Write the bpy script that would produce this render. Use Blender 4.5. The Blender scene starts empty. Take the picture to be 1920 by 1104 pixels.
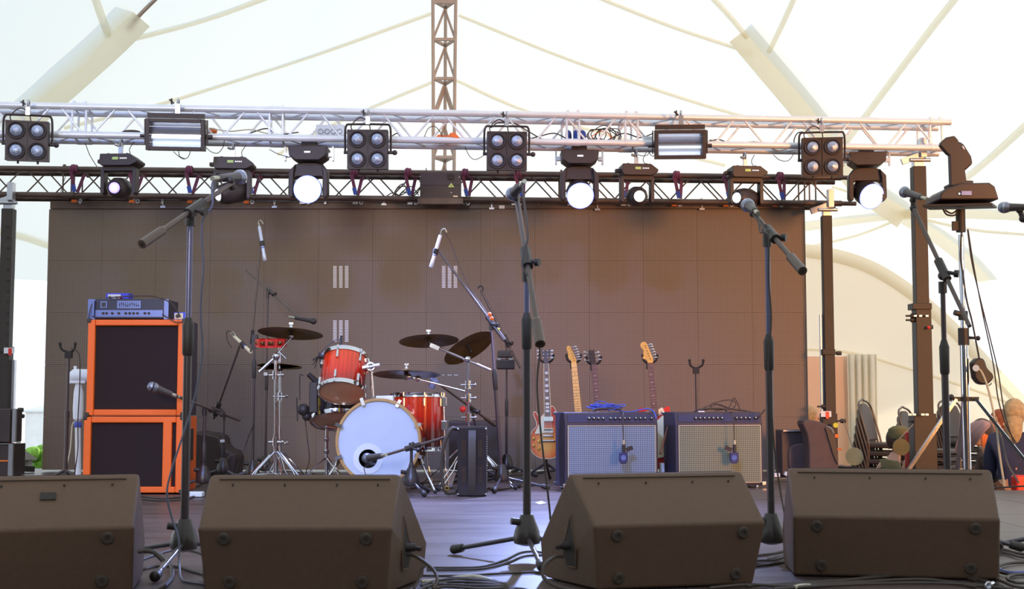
import bpy, math, random
from mathutils import Vector, Matrix
random.seed(7)
V = Vector
PI = math.pi
C = bpy.context.scene.collection
SC = bpy.context.scene

# ---------------------------------------------------------------- camera
CH = 0.65; FPX = 2500.0; TH = math.atan(196/2500)
cam = bpy.data.cameras.new('camera'); cam.sensor_width = 36; cam.lens = 36*FPX/1920
cam.clip_start = 0.05; cam.clip_end = 300
camo = bpy.data.objects.new('camera', cam); C.objects.link(camo)
camo.location = (0, 0, CH); camo.rotation_euler = (PI/2+TH, 0, 0)
cam.dof.use_dof = True; cam.dof.focus_distance = 9.5; cam.dof.aperture_fstop = 6.3
SC.camera = camo
SC.view_settings.view_transform = 'Standard'; SC.view_settings.look = 'None'
SC.view_settings.gamma = 1; SC.view_settings.use_curve_mapping = False
SC.view_settings.exposure = 0.0

def s2l(c):
    c = c/255.0
    return c/12.92 if c <= 0.04045 else ((c+0.055)/1.055)**2.4
def rgb(r, g, b): return (s2l(r), s2l(g), s2l(b), 1)

# ---------------------------------------------------------------- world and lamps
wd = bpy.data.worlds.new('world'); SC.world = wd; wd.use_nodes = True
nt = wd.node_tree; bg = nt.nodes['Background']
bg.inputs[0].default_value = (0.84, 0.93, 1.0, 1); bg.inputs[1].default_value = 1.75
def lamp(kind, name, loc, target, energy, color, **kw):
    l = bpy.data.lights.new(name, kind); l.energy = energy; l.color = color
    for k, v in kw.items(): setattr(l, k, v)
    o = bpy.data.objects.new(name, l); C.objects.link(o); o.location = loc
    o.rotation_euler = (V(target)-V(loc)).to_track_quat('-Z', 'Y').to_euler()
    return o
lamp('SUN', 'sun', (12, 26, 14), (0, 8, 0), 2.6, (1.0, 0.80, 0.58), angle=0.02)
# unseen warm and white fill spots added to brighten; blue are front stage lamps
lamp('SPOT', 'fill_spot_warm', (7.0, 0.5, 1.9), (3.4, 12.0, 2.0), 4600, (1.0, 0.42, 0.13), spot_size=math.radians(52), spot_blend=1.0, shadow_soft_size=1.0)  # added lamp that gives the right side its warm tint
lamp('SPOT', 'fill_spot_white', (-2.5, -1.0, 2.6), (-2.5, 12.0, 1.75), 1300, (1.0, 0.90, 0.82), spot_size=math.radians(35), spot_blend=0.8, shadow_soft_size=1.0)  # added lamp brightening the left of the screen and cabinets
lamp('SPOT', 'house_spot_blue', (-1.5, 1.0, 5.6), (0.0, 9.4, 0.2), 2400, (0.30, 0.40, 1.0), spot_size=math.radians(34), spot_blend=0.9, shadow_soft_size=0.25)
lamp('SPOT', 'house_spot_blue', (-4.5, 1.0, 5.6), (-1.9, 9.0, 1.3), 1000, (0.22, 0.33, 1.0), spot_size=math.radians(40), spot_blend=0.9, shadow_soft_size=0.25)

# ---------------------------------------------------------------- pixel frame helpers
ct, st = math.cos(TH), math.sin(TH)
def ray(px, py):
    u = (px-960)/FPX; v = (552-py)/FPX
    return V((u, ct - v*st, st + v*ct))
def P(px, py, Y):
    d = ray(px, py); t = Y/d.y
    return V((d.x*t, Y, CH+d.z*t))
def G(px, py, z=0.0):
    d = ray(px, py); t = (z-CH)/d.z
    return V((d.x*t, d.y*t, z))
def K(Y): return Y/FPX            # metres per pixel at depth Y

# ---------------------------------------------------------------- materials
def mat(name, col, rough=0.6, metal=0.0, var=0.12, scale=8.0, bump=0.0, emit=None, estr=0.0, coat=0.0, spec=0.5, bscale=None):
    m = bpy.data.materials.new(name); m.use_nodes = True
    n = m.node_tree.nodes; L = m.node_tree.links; b = n['Principled BSDF']
    b.inputs['Roughness'].default_value = rough; b.inputs['Metallic'].default_value = metal
    b.inputs['Specular IOR Level'].default_value = spec
    if coat: b.inputs['Coat Weight'].default_value = coat
    tc = n.new('ShaderNodeTexCoord'); no = n.new('ShaderNodeTexNoise'); no.inputs['Scale'].default_value = scale
    no.inputs['Detail'].default_value = 4
    L.new(tc.outputs['Object'], no.inputs['Vector'])
    r = n.new('ShaderNodeValToRGB')
    c = rgb(*col)
    r.color_ramp.elements[0].position = 0.3; r.color_ramp.elements[1].position = 0.7
    r.color_ramp.elements[0].color = tuple(x*(1-var) for x in c[:3])+(1,)
    r.color_ramp.elements[1].color = tuple(min(1, x*(1+var)) for x in c[:3])+(1,)
    L.new(no.outputs['Fac'], r.inputs['Fac']); L.new(r.outputs['Color'], b.inputs['Base Color'])
    if bump:
        n2 = n.new('ShaderNodeTexNoise'); n2.inputs['Scale'].default_value = bscale or scale*12
        bp = n.new('ShaderNodeBump'); bp.inputs['Strength'].default_value = bump; bp.inputs['Distance'].default_value = 0.004
        L.new(tc.outputs['Object'], n2.inputs['Vector']); L.new(n2.outputs['Fac'], bp.inputs['Height']); L.new(bp.outputs['Normal'], b.inputs['Normal'])
    if emit:
        b.inputs['Emission Color'].default_value = emit; b.inputs['Emission Strength'].default_value = estr
    m['ramp'] = r.name
    return m
def fabric_mat(name, col, trans=0.5):
    m = bpy.data.materials.new(name); m.use_nodes = True
    n = m.node_tree.nodes; L = m.node_tree.links; n.remove(n['Principled BSDF'])
    out = n['Material Output']; d = n.new('ShaderNodeBsdfDiffuse'); t = n.new('ShaderNodeBsdfTranslucent'); mx = n.new('ShaderNodeMixShader')
    tc = n.new('ShaderNodeTexCoord'); no = n.new('ShaderNodeTexNoise'); no.inputs['Scale'].default_value = 0.6
    r = n.new('ShaderNodeValToRGB'); c = rgb(*col)
    r.color_ramp.elements[0].color = tuple(x*0.97 for x in c[:3])+(1,); r.color_ramp.elements[1].color = c
    L.new(tc.outputs['Object'], no.inputs['Vector']); L.new(no.outputs['Fac'], r.inputs['Fac'])
    L.new(r.outputs['Color'], d.inputs['Color']); L.new(r.outputs['Color'], t.inputs['Color'])
    mx.inputs[0].default_value = trans
    L.new(d.outputs[0], mx.inputs[1]); L.new(t.outputs[0], mx.inputs[2]); L.new(mx.outputs[0], out.inputs['Surface'])
    return m
def grid_mat(name, ca, cb, cell, rough=0.7, metal=0, line=0.25, axes=('X', 'Z'), spec=0.3):
    """fine woven / pixel grid in object space"""
    m = bpy.data.materials.new(name); m.use_nodes = True
    n = m.node_tree.nodes; L = m.node_tree.links; b = n['Principled BSDF']
    b.inputs['Roughness'].default_value = rough; b.inputs['Metallic'].default_value = metal; b.inputs['Specular IOR Level'].default_value = spec
    tc = n.new('ShaderNodeTexCoord'); sp = n.new('ShaderNodeSeparateXYZ'); L.new(tc.outputs['Object'], sp.inputs[0])
    outs = []
    for a in axes:
        mu = n.new('ShaderNodeMath'); mu.operation = 'MULTIPLY'; mu.inputs[1].default_value = 1/cell; L.new(sp.outputs[a], mu.inputs[0])
        fr = n.new('ShaderNodeMath'); fr.operation = 'FRACT'; L.new(mu.outputs[0], fr.inputs[0])
        ls = n.new('ShaderNodeMath'); ls.operation = 'LESS_THAN'; ls.inputs[1].default_value = line; L.new(fr.outputs[0], ls.inputs[0])
        outs.append(ls)
    mm = n.new('ShaderNodeMath'); mm.operation = 'MAXIMUM'; L.new(outs[0].outputs[0], mm.inputs[0]); L.new(outs[-1].outputs[0], mm.inputs[1])
    mx = n.new('ShaderNodeMix'); mx.data_type = 'RGBA'; mx.inputs[6].default_value = rgb(*ca); mx.inputs[7].default_value = rgb(*cb)
    L.new(mm.outputs[0], mx.inputs[0]); L.new(mx.outputs[2], b.inputs['Base Color'])
    return m

M = {}  # black materials carry a lifted brown tone standing in for haze
M['tent'] = fabric_mat('tent_membrane', (226, 234, 236), 0.5)
M['sleeve'] = fabric_mat('tent_sleeve', (240, 234, 214), 0.62)
M['seam'] = fabric_mat('tent_seam', (248, 243, 226), 0.68)
M['wallcloth'] = fabric_mat('wall_canvas', (253, 251, 242), 0.62)
M['curtain'] = fabric_mat('curtain_cloth', (250, 247, 235), 0.5)
M['doorglow'] = fabric_mat('warm_doorway_light', (250, 222, 200), 0.4)  # warm light of the doorway put into the colour
M['steel_white'] = mat('brushed_aluminium', (232, 232, 240), 0.35, 0.25, 0.05)
M['aluminium'] = mat('aluminium', (190, 190, 198), 0.3, 0.8, 0.05)
M['chrome'] = mat('chrome', (215, 215, 225), 0.14, 1.0, 0.05)
M['mast'] = mat('weathered_mast_steel', (178, 160, 148), 0.6, 0.2, 0.1)
M['blacktruss'] = mat('black_painted_truss', (84, 66, 58), 0.42, 0.1, 0.25, 6)
M['tower'] = mat('black_powder_coat', (50, 42, 38), 0.55, 0.1, 0.12)
M['black'] = mat('black_plastic', (50, 42, 40), 0.5, 0, 0.12)
M['blackgloss'] = mat('black_gloss', (48, 40, 42), 0.22, 0, 0.1)
M['rubber'] = mat('rubber', (52, 46, 42), 0.85, 0, 0.1)
M['cable'] = mat('cable_rubber', (66, 54, 48), 0.55, 0, 0.1)
M['bluecable'] = mat('blue_cable', (70, 90, 190), 0.5, 0, 0.1)
M['whitecable'] = mat('cream_cable', (205, 195, 170), 0.5, 0, 0.1)
M['monitor'] = mat('textured_cabinet_paint', (94, 69, 52), 0.72, 0, 0.05, 30, bump=0.5, bscale=260)
M['grille'] = grid_mat('perforated_grille', (60, 54, 50), (30, 26, 24), 0.006)
M['orange'] = mat('orange_vinyl', (255, 108, 30), 0.5, 0, 0.03, 20, bump=0.15)
M['clothblack'] = grid_mat('speaker_cloth', (50, 36, 38), (42, 30, 32), 0.006, 0.9, axes=('X', 'Z'))
M['tolex'] = mat('black_tolex', (58, 50, 66), 0.55, 0, 0.1, 30, bump=0.5, bscale=200)
M['silvercloth'] = grid_mat('silver_cloth_blue_lit', (154, 170, 190), (84, 92, 112), 0.014, 0.7, line=0.3)  # blue stage light put into the silver cloth colour
M['panelblue'] = mat('amp_panel', (58, 56, 92), 0.35, 0.2, 0.08)
M['headpanel'] = mat('brushed_head_panel', (120, 132, 190), 0.3, 0.6, 0.05)  # blue light on the amp head put into the panel colour
M['headblack'] = mat('amp_head_blue_lit', (44, 44, 66), 0.4, 0.1, 0.1)  # blue light put into the black of the amp head
M['pedalblue'] = mat('blue_enamel', (50, 58, 200), 0.35, 0.1, 0.08)
M['cream'] = mat('cream_plastic', (226, 214, 178), 0.45, 0, 0.05)
M['white'] = mat('white_plastic', (222, 226, 232), 0.45, 0, 0.04)
M['whitemat'] = mat('pale_tape', (225, 225, 235), 0.7, 0, 0.04)
M['red'] = mat('red_plastic', (214, 40, 30), 0.4, 0, 0.06)
M['redcloth'] = mat('red_cloth', (176, 44, 36), 0.8, 0, 0.1)
M['yellow'] = mat('yellow_sticker', (222, 214, 60), 0.5, 0, 0.05)
M['green'] = mat('pale_green_sticker', (190, 216, 130), 0.5, 0, 0.05)
M['brass'] = mat('cymbal_bronze', (112, 84, 44), 0.36, 0.6, 0.2, 10)
M['gold'] = mat('gold_plate', (200, 165, 70), 0.3, 0.8, 0.1)
M['strap'] = mat('purple_webbing', (110, 52, 78), 0.8, 0, 0.25, 20)
M['strapblue'] = mat('blue_webbing', (62, 84, 170), 0.8, 0, 0.2, 20)
M['head_white'] = mat('drum_head_coated', (196, 206, 224), 0.55, 0, 0.03)
M['head_clear'] = mat('drum_head_film', (206, 160, 128), 0.3, 0, 0.12, 4)
M['hoopwood'] = mat('maple_hoop', (186, 142, 84), 0.4, 0, 0.12, 14)
M['maple'] = mat('maple_neck', (222, 170, 84), 0.35, 0, 0.07, 12)
M['rosewood'] = mat('rosewood', (104, 66, 50), 0.5, 0, 0.2, 20)
M['darkwood'] = mat('dark_headstock', (62, 48, 44), 0.35, 0, 0.15)
M['pearl'] = mat('pearl_inlay', (214, 214, 216), 0.3, 0, 0.05)
M['skin'] = mat('skin', (206, 156, 128), 0.6, 0, 0.05)
M['hairblond'] = mat('blond_hair', (178, 150, 112), 0.7, 0, 0.25, 30)
M['hairred'] = mat('auburn_hair', (140, 70, 40), 0.7, 0, 0.25, 30)
M['hairdark'] = mat('dark_hair', (70, 48, 38), 0.7, 0, 0.25, 30)
M['navy'] = mat('navy_cloth', (52, 54, 84), 0.85, 0, 0.15)
M['darkcloth'] = mat('dark_jacket', (66, 48, 42), 0.85, 0, 0.15)
M['pink'] = mat('dusty_pink_knit', (168, 128, 126), 0.9, 0, 0.12)
M['olive'] = mat('olive_cloth', (104, 96, 62), 0.9, 0, 0.15)
M['grey'] = mat('grey_cloth', (130, 124, 118), 0.9, 0, 0.12)
M['pad'] = mat('padded_bag_nylon', (84, 66, 62), 0.7, 0, 0.12, 10, bump=0.3)
M['chairblack'] = mat('chair_black', (72, 58, 50), 0.6, 0, 0.15)
M['wheel'] = mat('pale_disc', (150, 148, 110), 0.4, 0, 0.15)  # plain pale olive grey for the winch disc
M['bush'] = mat('leaves', (120, 170, 60), 0.8, 0, 0.4, 12)
M['paving'] = mat('pale_paving', (214, 208, 198), 0.85, 0, 0.06, 2)
M['tentblocker'] = mat('dark_tent_blocker', (78, 68, 60), 0.8, 0, 0.1, 3)  # dark colour meant to cut light from the floor and front wall
M['bluelitcable'] = mat('blue_lit_cable', (70, 70, 92), 0.5, 0, 0.08)  # black cable with blue light put into its colour
M['orangered'] = mat('orange_tape', (240, 120, 50), 0.6, 0, 0.05)
M['glasslens'] = mat('lens_glass', (168, 176, 200), 0.12, 0.6, 0.2, 60, bump=0.6, bscale=180)
M['reflector'] = mat('polished_reflector', (210, 214, 226), 0.22, 0.95, 0.05)
M['redshell'] = None
# lamp faces that really are lit
M['beam_white'] = mat('lit_white_lens', (255, 255, 255), 0.4, 0, 0.0, emit=(0.85, 0.9, 1, 1), estr=9)
M['beam_blue'] = mat('lit_blue_lens', (160, 150, 255), 0.4, 0, 0.0, emit=(0.28, 0.22, 1, 1), estr=2.4)
M['beam_cyan'] = mat('lit_cool_lens', (255, 255, 255), 0.4, 0, 0.0, emit=(0.75, 1.0, 0.95, 1), estr=14)
M['led_dot'] = mat('lit_indicator', (255, 255, 255), 0.4, 0, 0.0, emit=(0.85, 0.85, 1, 1), estr=1.2)
M['led_orange'] = mat('lit_orange_indicator', (255, 120, 40), 0.4, 0, 0.0, emit=(1, 0.3, 0.05, 1), estr=3)
M['tube_lit'] = mat('strobe_tube', (235, 240, 255), 0.3, 0, 0.0, emit=(0.75, 0.85, 1, 1), estr=1.6)

def grad_shell():
    m = bpy.data.materials.new('red_burst_lacquer'); m.use_nodes = True
    n = m.node_tree.nodes; L = m.node_tree.links; b = n['Principled BSDF']
    b.inputs['Roughness'].default_value = 0.16; b.inputs['Coat Weight'].default_value = 0.6
    tc = n.new('ShaderNodeTexCoord'); sp = n.new('ShaderNodeSeparateXYZ'); L.new(tc.outputs['Generated'], sp.inputs[0])
    r = n.new('ShaderNodeValToRGB'); e = r.color_ramp.elements
    e[0].position = 0.0; e[0].color = rgb(64, 24, 20); e[1].position = 0.62; e[1].color = rgb(204, 38, 18)
    x = e.new(0.32); x.color = rgb(112, 26, 18); y = e.new(1.0); y.color = rgb(226, 66, 26)
    L.new(sp.outputs['Z'], r.inputs['Fac'])
    w = n.new('ShaderNodeTexWave'); w.bands_direction = 'X'; w.inputs['Scale'].default_value = 3.5; w.inputs['Distortion'].default_value = 1.2
    mp = n.new('ShaderNodeMapping'); mp.inputs['Scale'].default_value = (1, 1, 0.08); L.new(tc.outputs['Generated'], mp.inputs[0]); L.new(mp.outputs[0], w.inputs[0])
    mr = n.new('ShaderNodeMapRange'); mr.inputs[3].default_value = 0.82; mr.inputs[4].default_value = 1.04; L.new(w.outputs['Fac'], mr.inputs[0])
    mx = n.new('ShaderNodeVectorMath'); mx.operation = 'SCALE'; L.new(r.outputs[0], mx.inputs[0]); L.new(mr.outputs[0], mx.inputs['Scale'])
    L.new(mx.outputs[0], b.inputs['Base Color'])
    return m
M['redshell'] = grad_shell()
def sunburst(center, rad):
    m = bpy.data.materials.new('cherry_sunburst'); m.use_nodes = True
    n = m.node_tree.nodes; L = m.node_tree.links; b = n['Principled BSDF']; b.inputs['Roughness'].default_value = 0.2; b.inputs['Coat Weight'].default_value = 0.5
    tc = n.new('ShaderNodeTexCoord'); mp = n.new('ShaderNodeVectorMath'); mp.operation = 'SUBTRACT'; mp.inputs[1].default_value = center
    L.new(tc.outputs['Object'], mp.inputs[0]); sc = n.new('ShaderNodeVectorMath'); sc.operation = 'MULTIPLY'; sc.inputs[1].default_value = (1/rad, 0, 0.85/rad); L.new(mp.outputs[0], sc.inputs[0])
    ln = n.new('ShaderNodeVectorMath'); ln.operation = 'LENGTH'; L.new(sc.outputs[0], ln.inputs[0])
    r = n.new('ShaderNodeValToRGB'); e = r.color_ramp.elements; e[0].position = 0.25; e[0].color = rgb(232, 158, 66); e[1].position = 1.0; e[1].color = rgb(176, 44, 26)
    x = e.new(0.65); x.color = rgb(226, 112, 44); L.new(ln.outputs['Value'], r.inputs['Fac']); L.new(r.outputs[0], b.inputs['Base Color'])
    return m

# ---------------------------------------------------------------- mesh builder
def frame(ax):
    ax = V(ax).normalized(); h = V((0, 0, 1)) if abs(ax.z) < 0.9 else V((1, 0, 0))
    u = h.cross(ax).normalized(); w = ax.cross(u).normalized(); return u, w, ax
class MB:
    def __init__(s): s.v = []; s.f = []; s.m = []; s.cm = 0
    def face(s, idx): s.f.append(tuple(idx)); s.m.append(s.cm)
    def box(s, c, d, R=None):
        c = V(c); i0 = len(s.v); hx, hy, hz = d[0]/2, d[1]/2, d[2]/2
        for x, y, z in ((-hx,-hy,-hz),(hx,-hy,-hz),(hx,hy,-hz),(-hx,hy,-hz),(-hx,-hy,hz),(hx,-hy,hz),(hx,hy,hz),(-hx,hy,hz)):
            p = V((x, y, z)); s.v.append(c + (R @ p if R else p))
        for q in ((0,3,2,1),(4,5,6,7),(0,1,5,4),(1,2,6,5),(2,3,7,6),(3,0,4,7)): s.face([i0+k for k in q])
        return s
    def bar(s, a, b, w, t, up=(0, 0, 1)):
        a = V(a); b = V(b); d = (b-a); L = d.length; x = d/L; y = V(up).cross(x)
        if y.length < 1e-4: y = V((0, 1, 0)).cross(x)
        y.normalize(); z = x.cross(y)
        R = Matrix((x, y, z)).transposed()
        return s.box((a+b)/2, (L, w, t), R)
    def tube(s, pts, r, n=8, cap=True):
        pts = [V(p) for p in pts]; k = len(pts)
        rs = r if isinstance(r, (list, tuple)) else [r]*k
        t0 = (pts[1]-pts[0]).normalized(); u, w, _ = frame(t0); i0 = len(s.v); pt = t0
        for i, p in enumerate(pts):
            if i == 0: t = t0
            elif i == k-1: t = (pts[i]-pts[i-1]).normalized()
            else:
                t = ((pts[i]-pts[i-1]).normalized() + (pts[i+1]-pts[i]).normalized())
                t = t.normalized() if t.length > 1e-6 else pt
            q = pt.rotation_difference(t); u = q @ u; w = q @ w; pt = t
            for j in range(n):
                a = 2*PI*j/n; s.v.append(p + (u*math.cos(a) + w*math.sin(a))*rs[i])
        for i in range(k-1):
            for j in range(n):
                a = i0+i*n+j; b = i0+i*n+(j+1) % n; s.face((a, b, b+n, a+n))
        if cap: s.face([i0+j for j in reversed(range(n))]); s.face([i0+(k-1)*n+j for j in range(n)])
        return s
    def cyl(s, a, b, r, r2=None, n=12): return s.tube([a, b], [r, r if r2 is None else r2], n)
    def lathe(s, prof, o=(0, 0, 0), ax=(0, 0, 1), n=24, cap=True):
        u, w, a = frame(ax); o = V(o); i0 = len(s.v); k = len(prof)
        for r, h in prof:
            for j in range(n):
                t = 2*PI*j/n; s.v.append(o + a*h + (u*math.cos(t)+w*math.sin(t))*max(r, 1e-4))
        for i in range(k-1):
            for j in range(n):
                x = i0+i*n+j; y = i0+i*n+(j+1) % n; s.face((x, y, y+n, x+n))
        if cap: s.face([i0+j for j in reversed(range(n))]); s.face([i0+(k-1)*n+j for j in range(n)])
        return s
    def ball(s, c, r, n=14, sc=(1, 1, 1)):
        i0 = len(s.v); m = max(6, n//2)
        s.lathe([(r*math.sin(PI*i/m), -r*math.cos(PI*i/m)) for i in range(m+1)], (0, 0, 0), (0, 0, 1), n)
        for i in range(i0, len(s.v)):
            p = s.v[i]; s.v[i] = V((p.x*sc[0], p.y*sc[1], p.z*sc[2])) + V(c)
        return s
    def torus(s, o, ax, R, r, n=28, m=8, a0=0, a1=2*PI):
        u, w, a = frame(ax); o = V(o); full = abs(a1-a0-2*PI) < 1e-6
        k = n if full else n+1; i0 = len(s.v)
        for i in range(k):
            t = a0+(a1-a0)*i/n; d = u*math.cos(t)+w*math.sin(t)
            for j in range(m):
                q = 2*PI*j/m; s.v.append(o + d*(R+r*math.cos(q)) + a*(r*math.sin(q)))
        for i in range(n):
            i2 = (i+1) % k
            for j in range(m): s.face((i0+i*m+j, i0+i2*m+j, i0+i2*m+(j+1) % m, i0+i*m+(j+1) % m))
        return s
    def prism(s, poly, vec):
        poly = [V(p) for p in poly]; vec = V(vec); n = len(poly); i0 = len(s.v)
        s.v += poly + [p+vec for p in poly]
        s.face([i0+i for i in reversed(range(n))]); s.face([i0+n+i for i in range(n)])
        for i in range(n): j = (i+1) % n; s.face((i0+i, i0+j, i0+n+j, i0+n+i))
        return s
    def xf(s, mtx, start=0):
        for i in range(start, len(s.v)): s.v[i] = mtx @ V(s.v[i])
        return s

OFF = {}
def root_off(o):
    while o.parent: o = o.parent
    return OFF.get(o.name, V((0, 0, 0)))
def make_obj(name, mb, mats, off, bev=0, sharp=35, seg=2):
    me = bpy.data.meshes.new(name)
    me.from_pydata([tuple(V(p)-off) for p in mb.v], [], mb.f); me.update()
    if not isinstance(mats, (list, tuple)): mats = [mats]
    for m in mats: me.materials.append(M[m] if isinstance(m, str) else m)
    me.polygons.foreach_set('use_smooth', [True]*len(me.polygons))
    if len(mats) > 1: me.polygons.foreach_set('material_index', mb.m)
    me.set_sharp_from_angle(angle=math.radians(sharp))
    o = bpy.data.objects.new(name, me); C.objects.link(o)
    if bev:
        b = o.modifiers.new('bevel', 'BEVEL'); b.width = bev; b.segments = seg; b.limit_method = 'ANGLE'; b.angle_limit = math.radians(40)
        b.harden_normals = True
    return o
def fix_normals(o):
    import bmesh
    bm = bmesh.new(); bm.from_mesh(o.data); bmesh.ops.recalc_face_normals(bm, faces=bm.faces); bm.to_mesh(o.data); bm.free()
def tagp(o, label, cat, group=None):
    o['label'] = label; o['category'] = cat
    if group: o['group'] = group
    return o
def thing(name, label, cat, loc=(0, 0, 0), rot=(0, 0, 0), group=None, world=True):
    o = bpy.data.objects.new(name, None); C.objects.link(o); o.empty_display_size = 0.1
    o.location = loc; o.rotation_euler = rot; tagp(o, label, cat, group)
    if world: OFF[o.name] = V(loc)
    return o
SPLIT = {'coupler', 'rung', 'brace', 'shackle', 'clamp_tag', 'hanging_bracket', 'outrigger', 'bolt_head', 'screw', 'side_bracket', 'jingle', 'menu_button', 'slider',
         'corner_protector', 'clasp', 'corner_and_foot', 'bottom_knob', 'orange_tape', 'yellow_tape', 'socket', 'locking_knob', 'jack', 'rubber_foot', 'warning_label',
         'eye', 'lug', 'clip', 'upright', 'guard_wire', 'orange_stripe', 'inlay', 'string', 'holder', 'jacks', 'edge_trim', 'side_wall', 'rack_handle', 'binding', 'vent_marks', 'safety_wire', 'end_spigot', 'loop', 'tail', 'grille_slots_'}
def islands(mb, pad=0.0008):
    par = list(range(len(mb.v)))
    def find(a):
        while par[a] != a: par[a] = par[par[a]]; a = par[a]
        return a
    for f in mb.f:
        r = find(f[0])
        for i in f[1:]: par[find(i)] = r
    g = {}
    for i in range(len(mb.v)): g.setdefault(find(i), []).append(i)
    ks = list(g); bb = {}
    for k in ks:
        P_ = [mb.v[i] for i in g[k]]; bb[k] = ([min(p[a] for p in P_)-pad for a in range(3)], [max(p[a] for p in P_)+pad for a in range(3)])
    cl = {k: k for k in ks}
    def fc(k):
        while cl[k] != k: k = cl[k]
        return k
    for i, a in enumerate(ks):
        for b in ks[i+1:]:
            if fc(a) != fc(b) and all(bb[a][0][x] <= bb[b][1][x] and bb[b][0][x] <= bb[a][1][x] for x in range(3)): cl[fc(b)] = fc(a)
    out = {}
    for k in ks: out.setdefault(fc(k), []).extend(g[k])
    if len(out) < 2: return [mb]
    res = []
    for k, idx in out.items():
        idx = sorted(idx); mp = {o: n for n, o in enumerate(idx)}; r = MB(); r.v = [mb.v[i] for i in idx]
        for f, mi in zip(mb.f, mb.m):
            if f[0] in mp: r.f.append(tuple(mp[i] for i in f)); r.m.append(mi)
        res.append(r)
    return res
def part(name, mb, m, parent, label=None, bev=0, sharp=35):
    if name in SPLIT:
        first = None
        for sub_ in islands(mb):
            o = part_one(name, sub_, m, parent, label, bev, sharp); first = first or o
        return first
    return part_one(name, mb, m, parent, label, bev, sharp)
def part_one(name, mb, m, parent, label=None, bev=0, sharp=35):
    o = make_obj(name, mb, m, root_off(parent), bev, sharp); fix_normals(o); o.parent = parent
    if label: o['label'] = label
    return o
def solo(name, mb, m, label, cat, group=None, loc=None, bev=0, sharp=35):
    if loc is None:
        k = len(mb.v); loc = V((sum(p[0] for p in mb.v)/k, sum(p[1] for p in mb.v)/k, min(p[2] for p in mb.v)))
    loc = V(loc); o = make_obj(name, mb, m, loc, bev, sharp); fix_normals(o); o.location = loc
    OFF[o.name] = loc
    return tagp(o, label, cat, group)
def struct(name, mb, m, bev=0, fix=True):
    o = make_obj(name, mb, m, V((0, 0, 0)), bev)
    if fix: fix_normals(o)
    o['kind'] = 'structure'; return o
def dup(root, loc, label=None, rot=None):
    r = root.copy(); C.objects.link(r); r.location = loc
    if rot is not None: r.rotation_euler = rot
    if label: r['label'] = label
    for ch in list(root.children):
        c = ch.copy(); C.objects.link(c); c.parent = r
        for g in list(ch.children):
            d = g.copy(); C.objects.link(d); d.parent = c
    return r
def smooth(pts, k=6):
    pts = [V(p) for p in pts]
    if len(pts) < 3: return pts
    q = [pts[0]*2-pts[1]] + pts + [pts[-1]*2-pts[-2]]; out = []
    for i in range(1, len(q)-2):
        a, b, c, d = q[i-1], q[i], q[i+1], q[i+2]
        for j in range(k):
            t = j/k; out.append(0.5*((2*b) + (c-a)*t + (2*a-5*b+4*c-d)*t*t + (3*b-a-3*c+d)*t*t*t))
    out.append(pts[-1]); return out
def cable(name, label, pts, r, m='cable', group=None, minz=None, cat='cable'):
    q = smooth(pts, 6)
    if minz is not None: q = [V((p.x, p.y, max(p.z, minz))) for p in q]
    return solo(name, MB().tube(q, r, 6), m, label, cat, group)

exec_order = None
# ================================================================= SETTING
GZ = -0.8
# stage deck
def deck_material():
    m = bpy.data.materials.new('stage_plywood'); m.use_nodes = True
    n = m.node_tree.nodes; L = m.node_tree.links; b = n['Principled BSDF']; b.inputs['Roughness'].default_value = 0.38
    b.inputs['Specular IOR Level'].default_value = 0.35
    tc = n.new('ShaderNodeTexCoord'); no = n.new('ShaderNodeTexNoise'); no.inputs['Scale'].default_value = 2.0; no.inputs['Detail'].default_value = 8; no.inputs['Roughness'].default_value = 0.65
    mp = n.new('ShaderNodeMapping'); mp.inputs['Scale'].default_value = (0.6, 2.5, 1); L.new(tc.outputs['Object'], mp.inputs[0]); L.new(mp.outputs[0], no.inputs['Vector'])
    r = n.new('ShaderNodeValToRGB'); r.color_ramp.elements[0].color = rgb(66, 54, 52); r.color_ramp.elements[1].color = rgb(108, 92, 88)
    r.color_ramp.elements[0].position = 0.3; r.color_ramp.elements[1].position = 0.75
    L.new(no.outputs['Fac'], r.inputs['Fac'])
    # scuffs
    n3 = n.new('ShaderNodeTexNoise'); n3.inputs['Scale'].default_value = 22; n3.inputs['Detail'].default_value = 6
    r3 = n.new('ShaderNodeValToRGB'); r3.color_ramp.elements[0].position = 0.70; r3.color_ramp.elements[1].position = 0.76
    L.new(tc.outputs['Object'], n3.inputs['Vector']); L.new(n3.outputs['Fac'], r3.inputs['Fac'])
    mx = n.new('ShaderNodeMix'); mx.data_type = 'RGBA'; L.new(r3.outputs[0], mx.inputs[0]); L.new(r.outputs[0], mx.inputs[6]); mx.inputs[7].default_value = rgb(140, 125, 118)
    L.new(mx.outputs[2], b.inputs['Base Color'])
    rr = n.new('ShaderNodeMapRange'); rr.inputs[3].default_value = 0.28; rr.inputs[4].default_value = 0.55; L.new(no.outputs['Fac'], rr.inputs[0]); L.new(rr.outputs[0], b.inputs['Roughness'])
    return m
M['deck'] = deck_material()
fl = MB()
gap = 0.004
def deck_rect(x0, x1, y0, y1, px=2.0, py=1.0):
    x = x0
    while x < x1-1e-6:
        xe = min(x+px, x1); y = y0
        while y < y1-1e-6:
            ye = min(y+py, y1); fl.box(((x+xe)/2, (y+ye)/2, -0.03), (xe-x-gap, ye-y-gap, 0.06)); y = ye
        x = xe
deck_rect(-5.4, 3.2, 3.62, 12.62)
deck_rect(3.2, 7.2, 3.62, 9.62)
struct('floor', fl, 'deck')
sub = MB(); sub.box((-1.1, 8.12, -0.43), (8.5, 8.9, 0.73)); sub.box((5.2, 6.62, -0.43), (3.9, 5.9, 0.73))
struct('trim_1', sub, 'tower')
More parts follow.
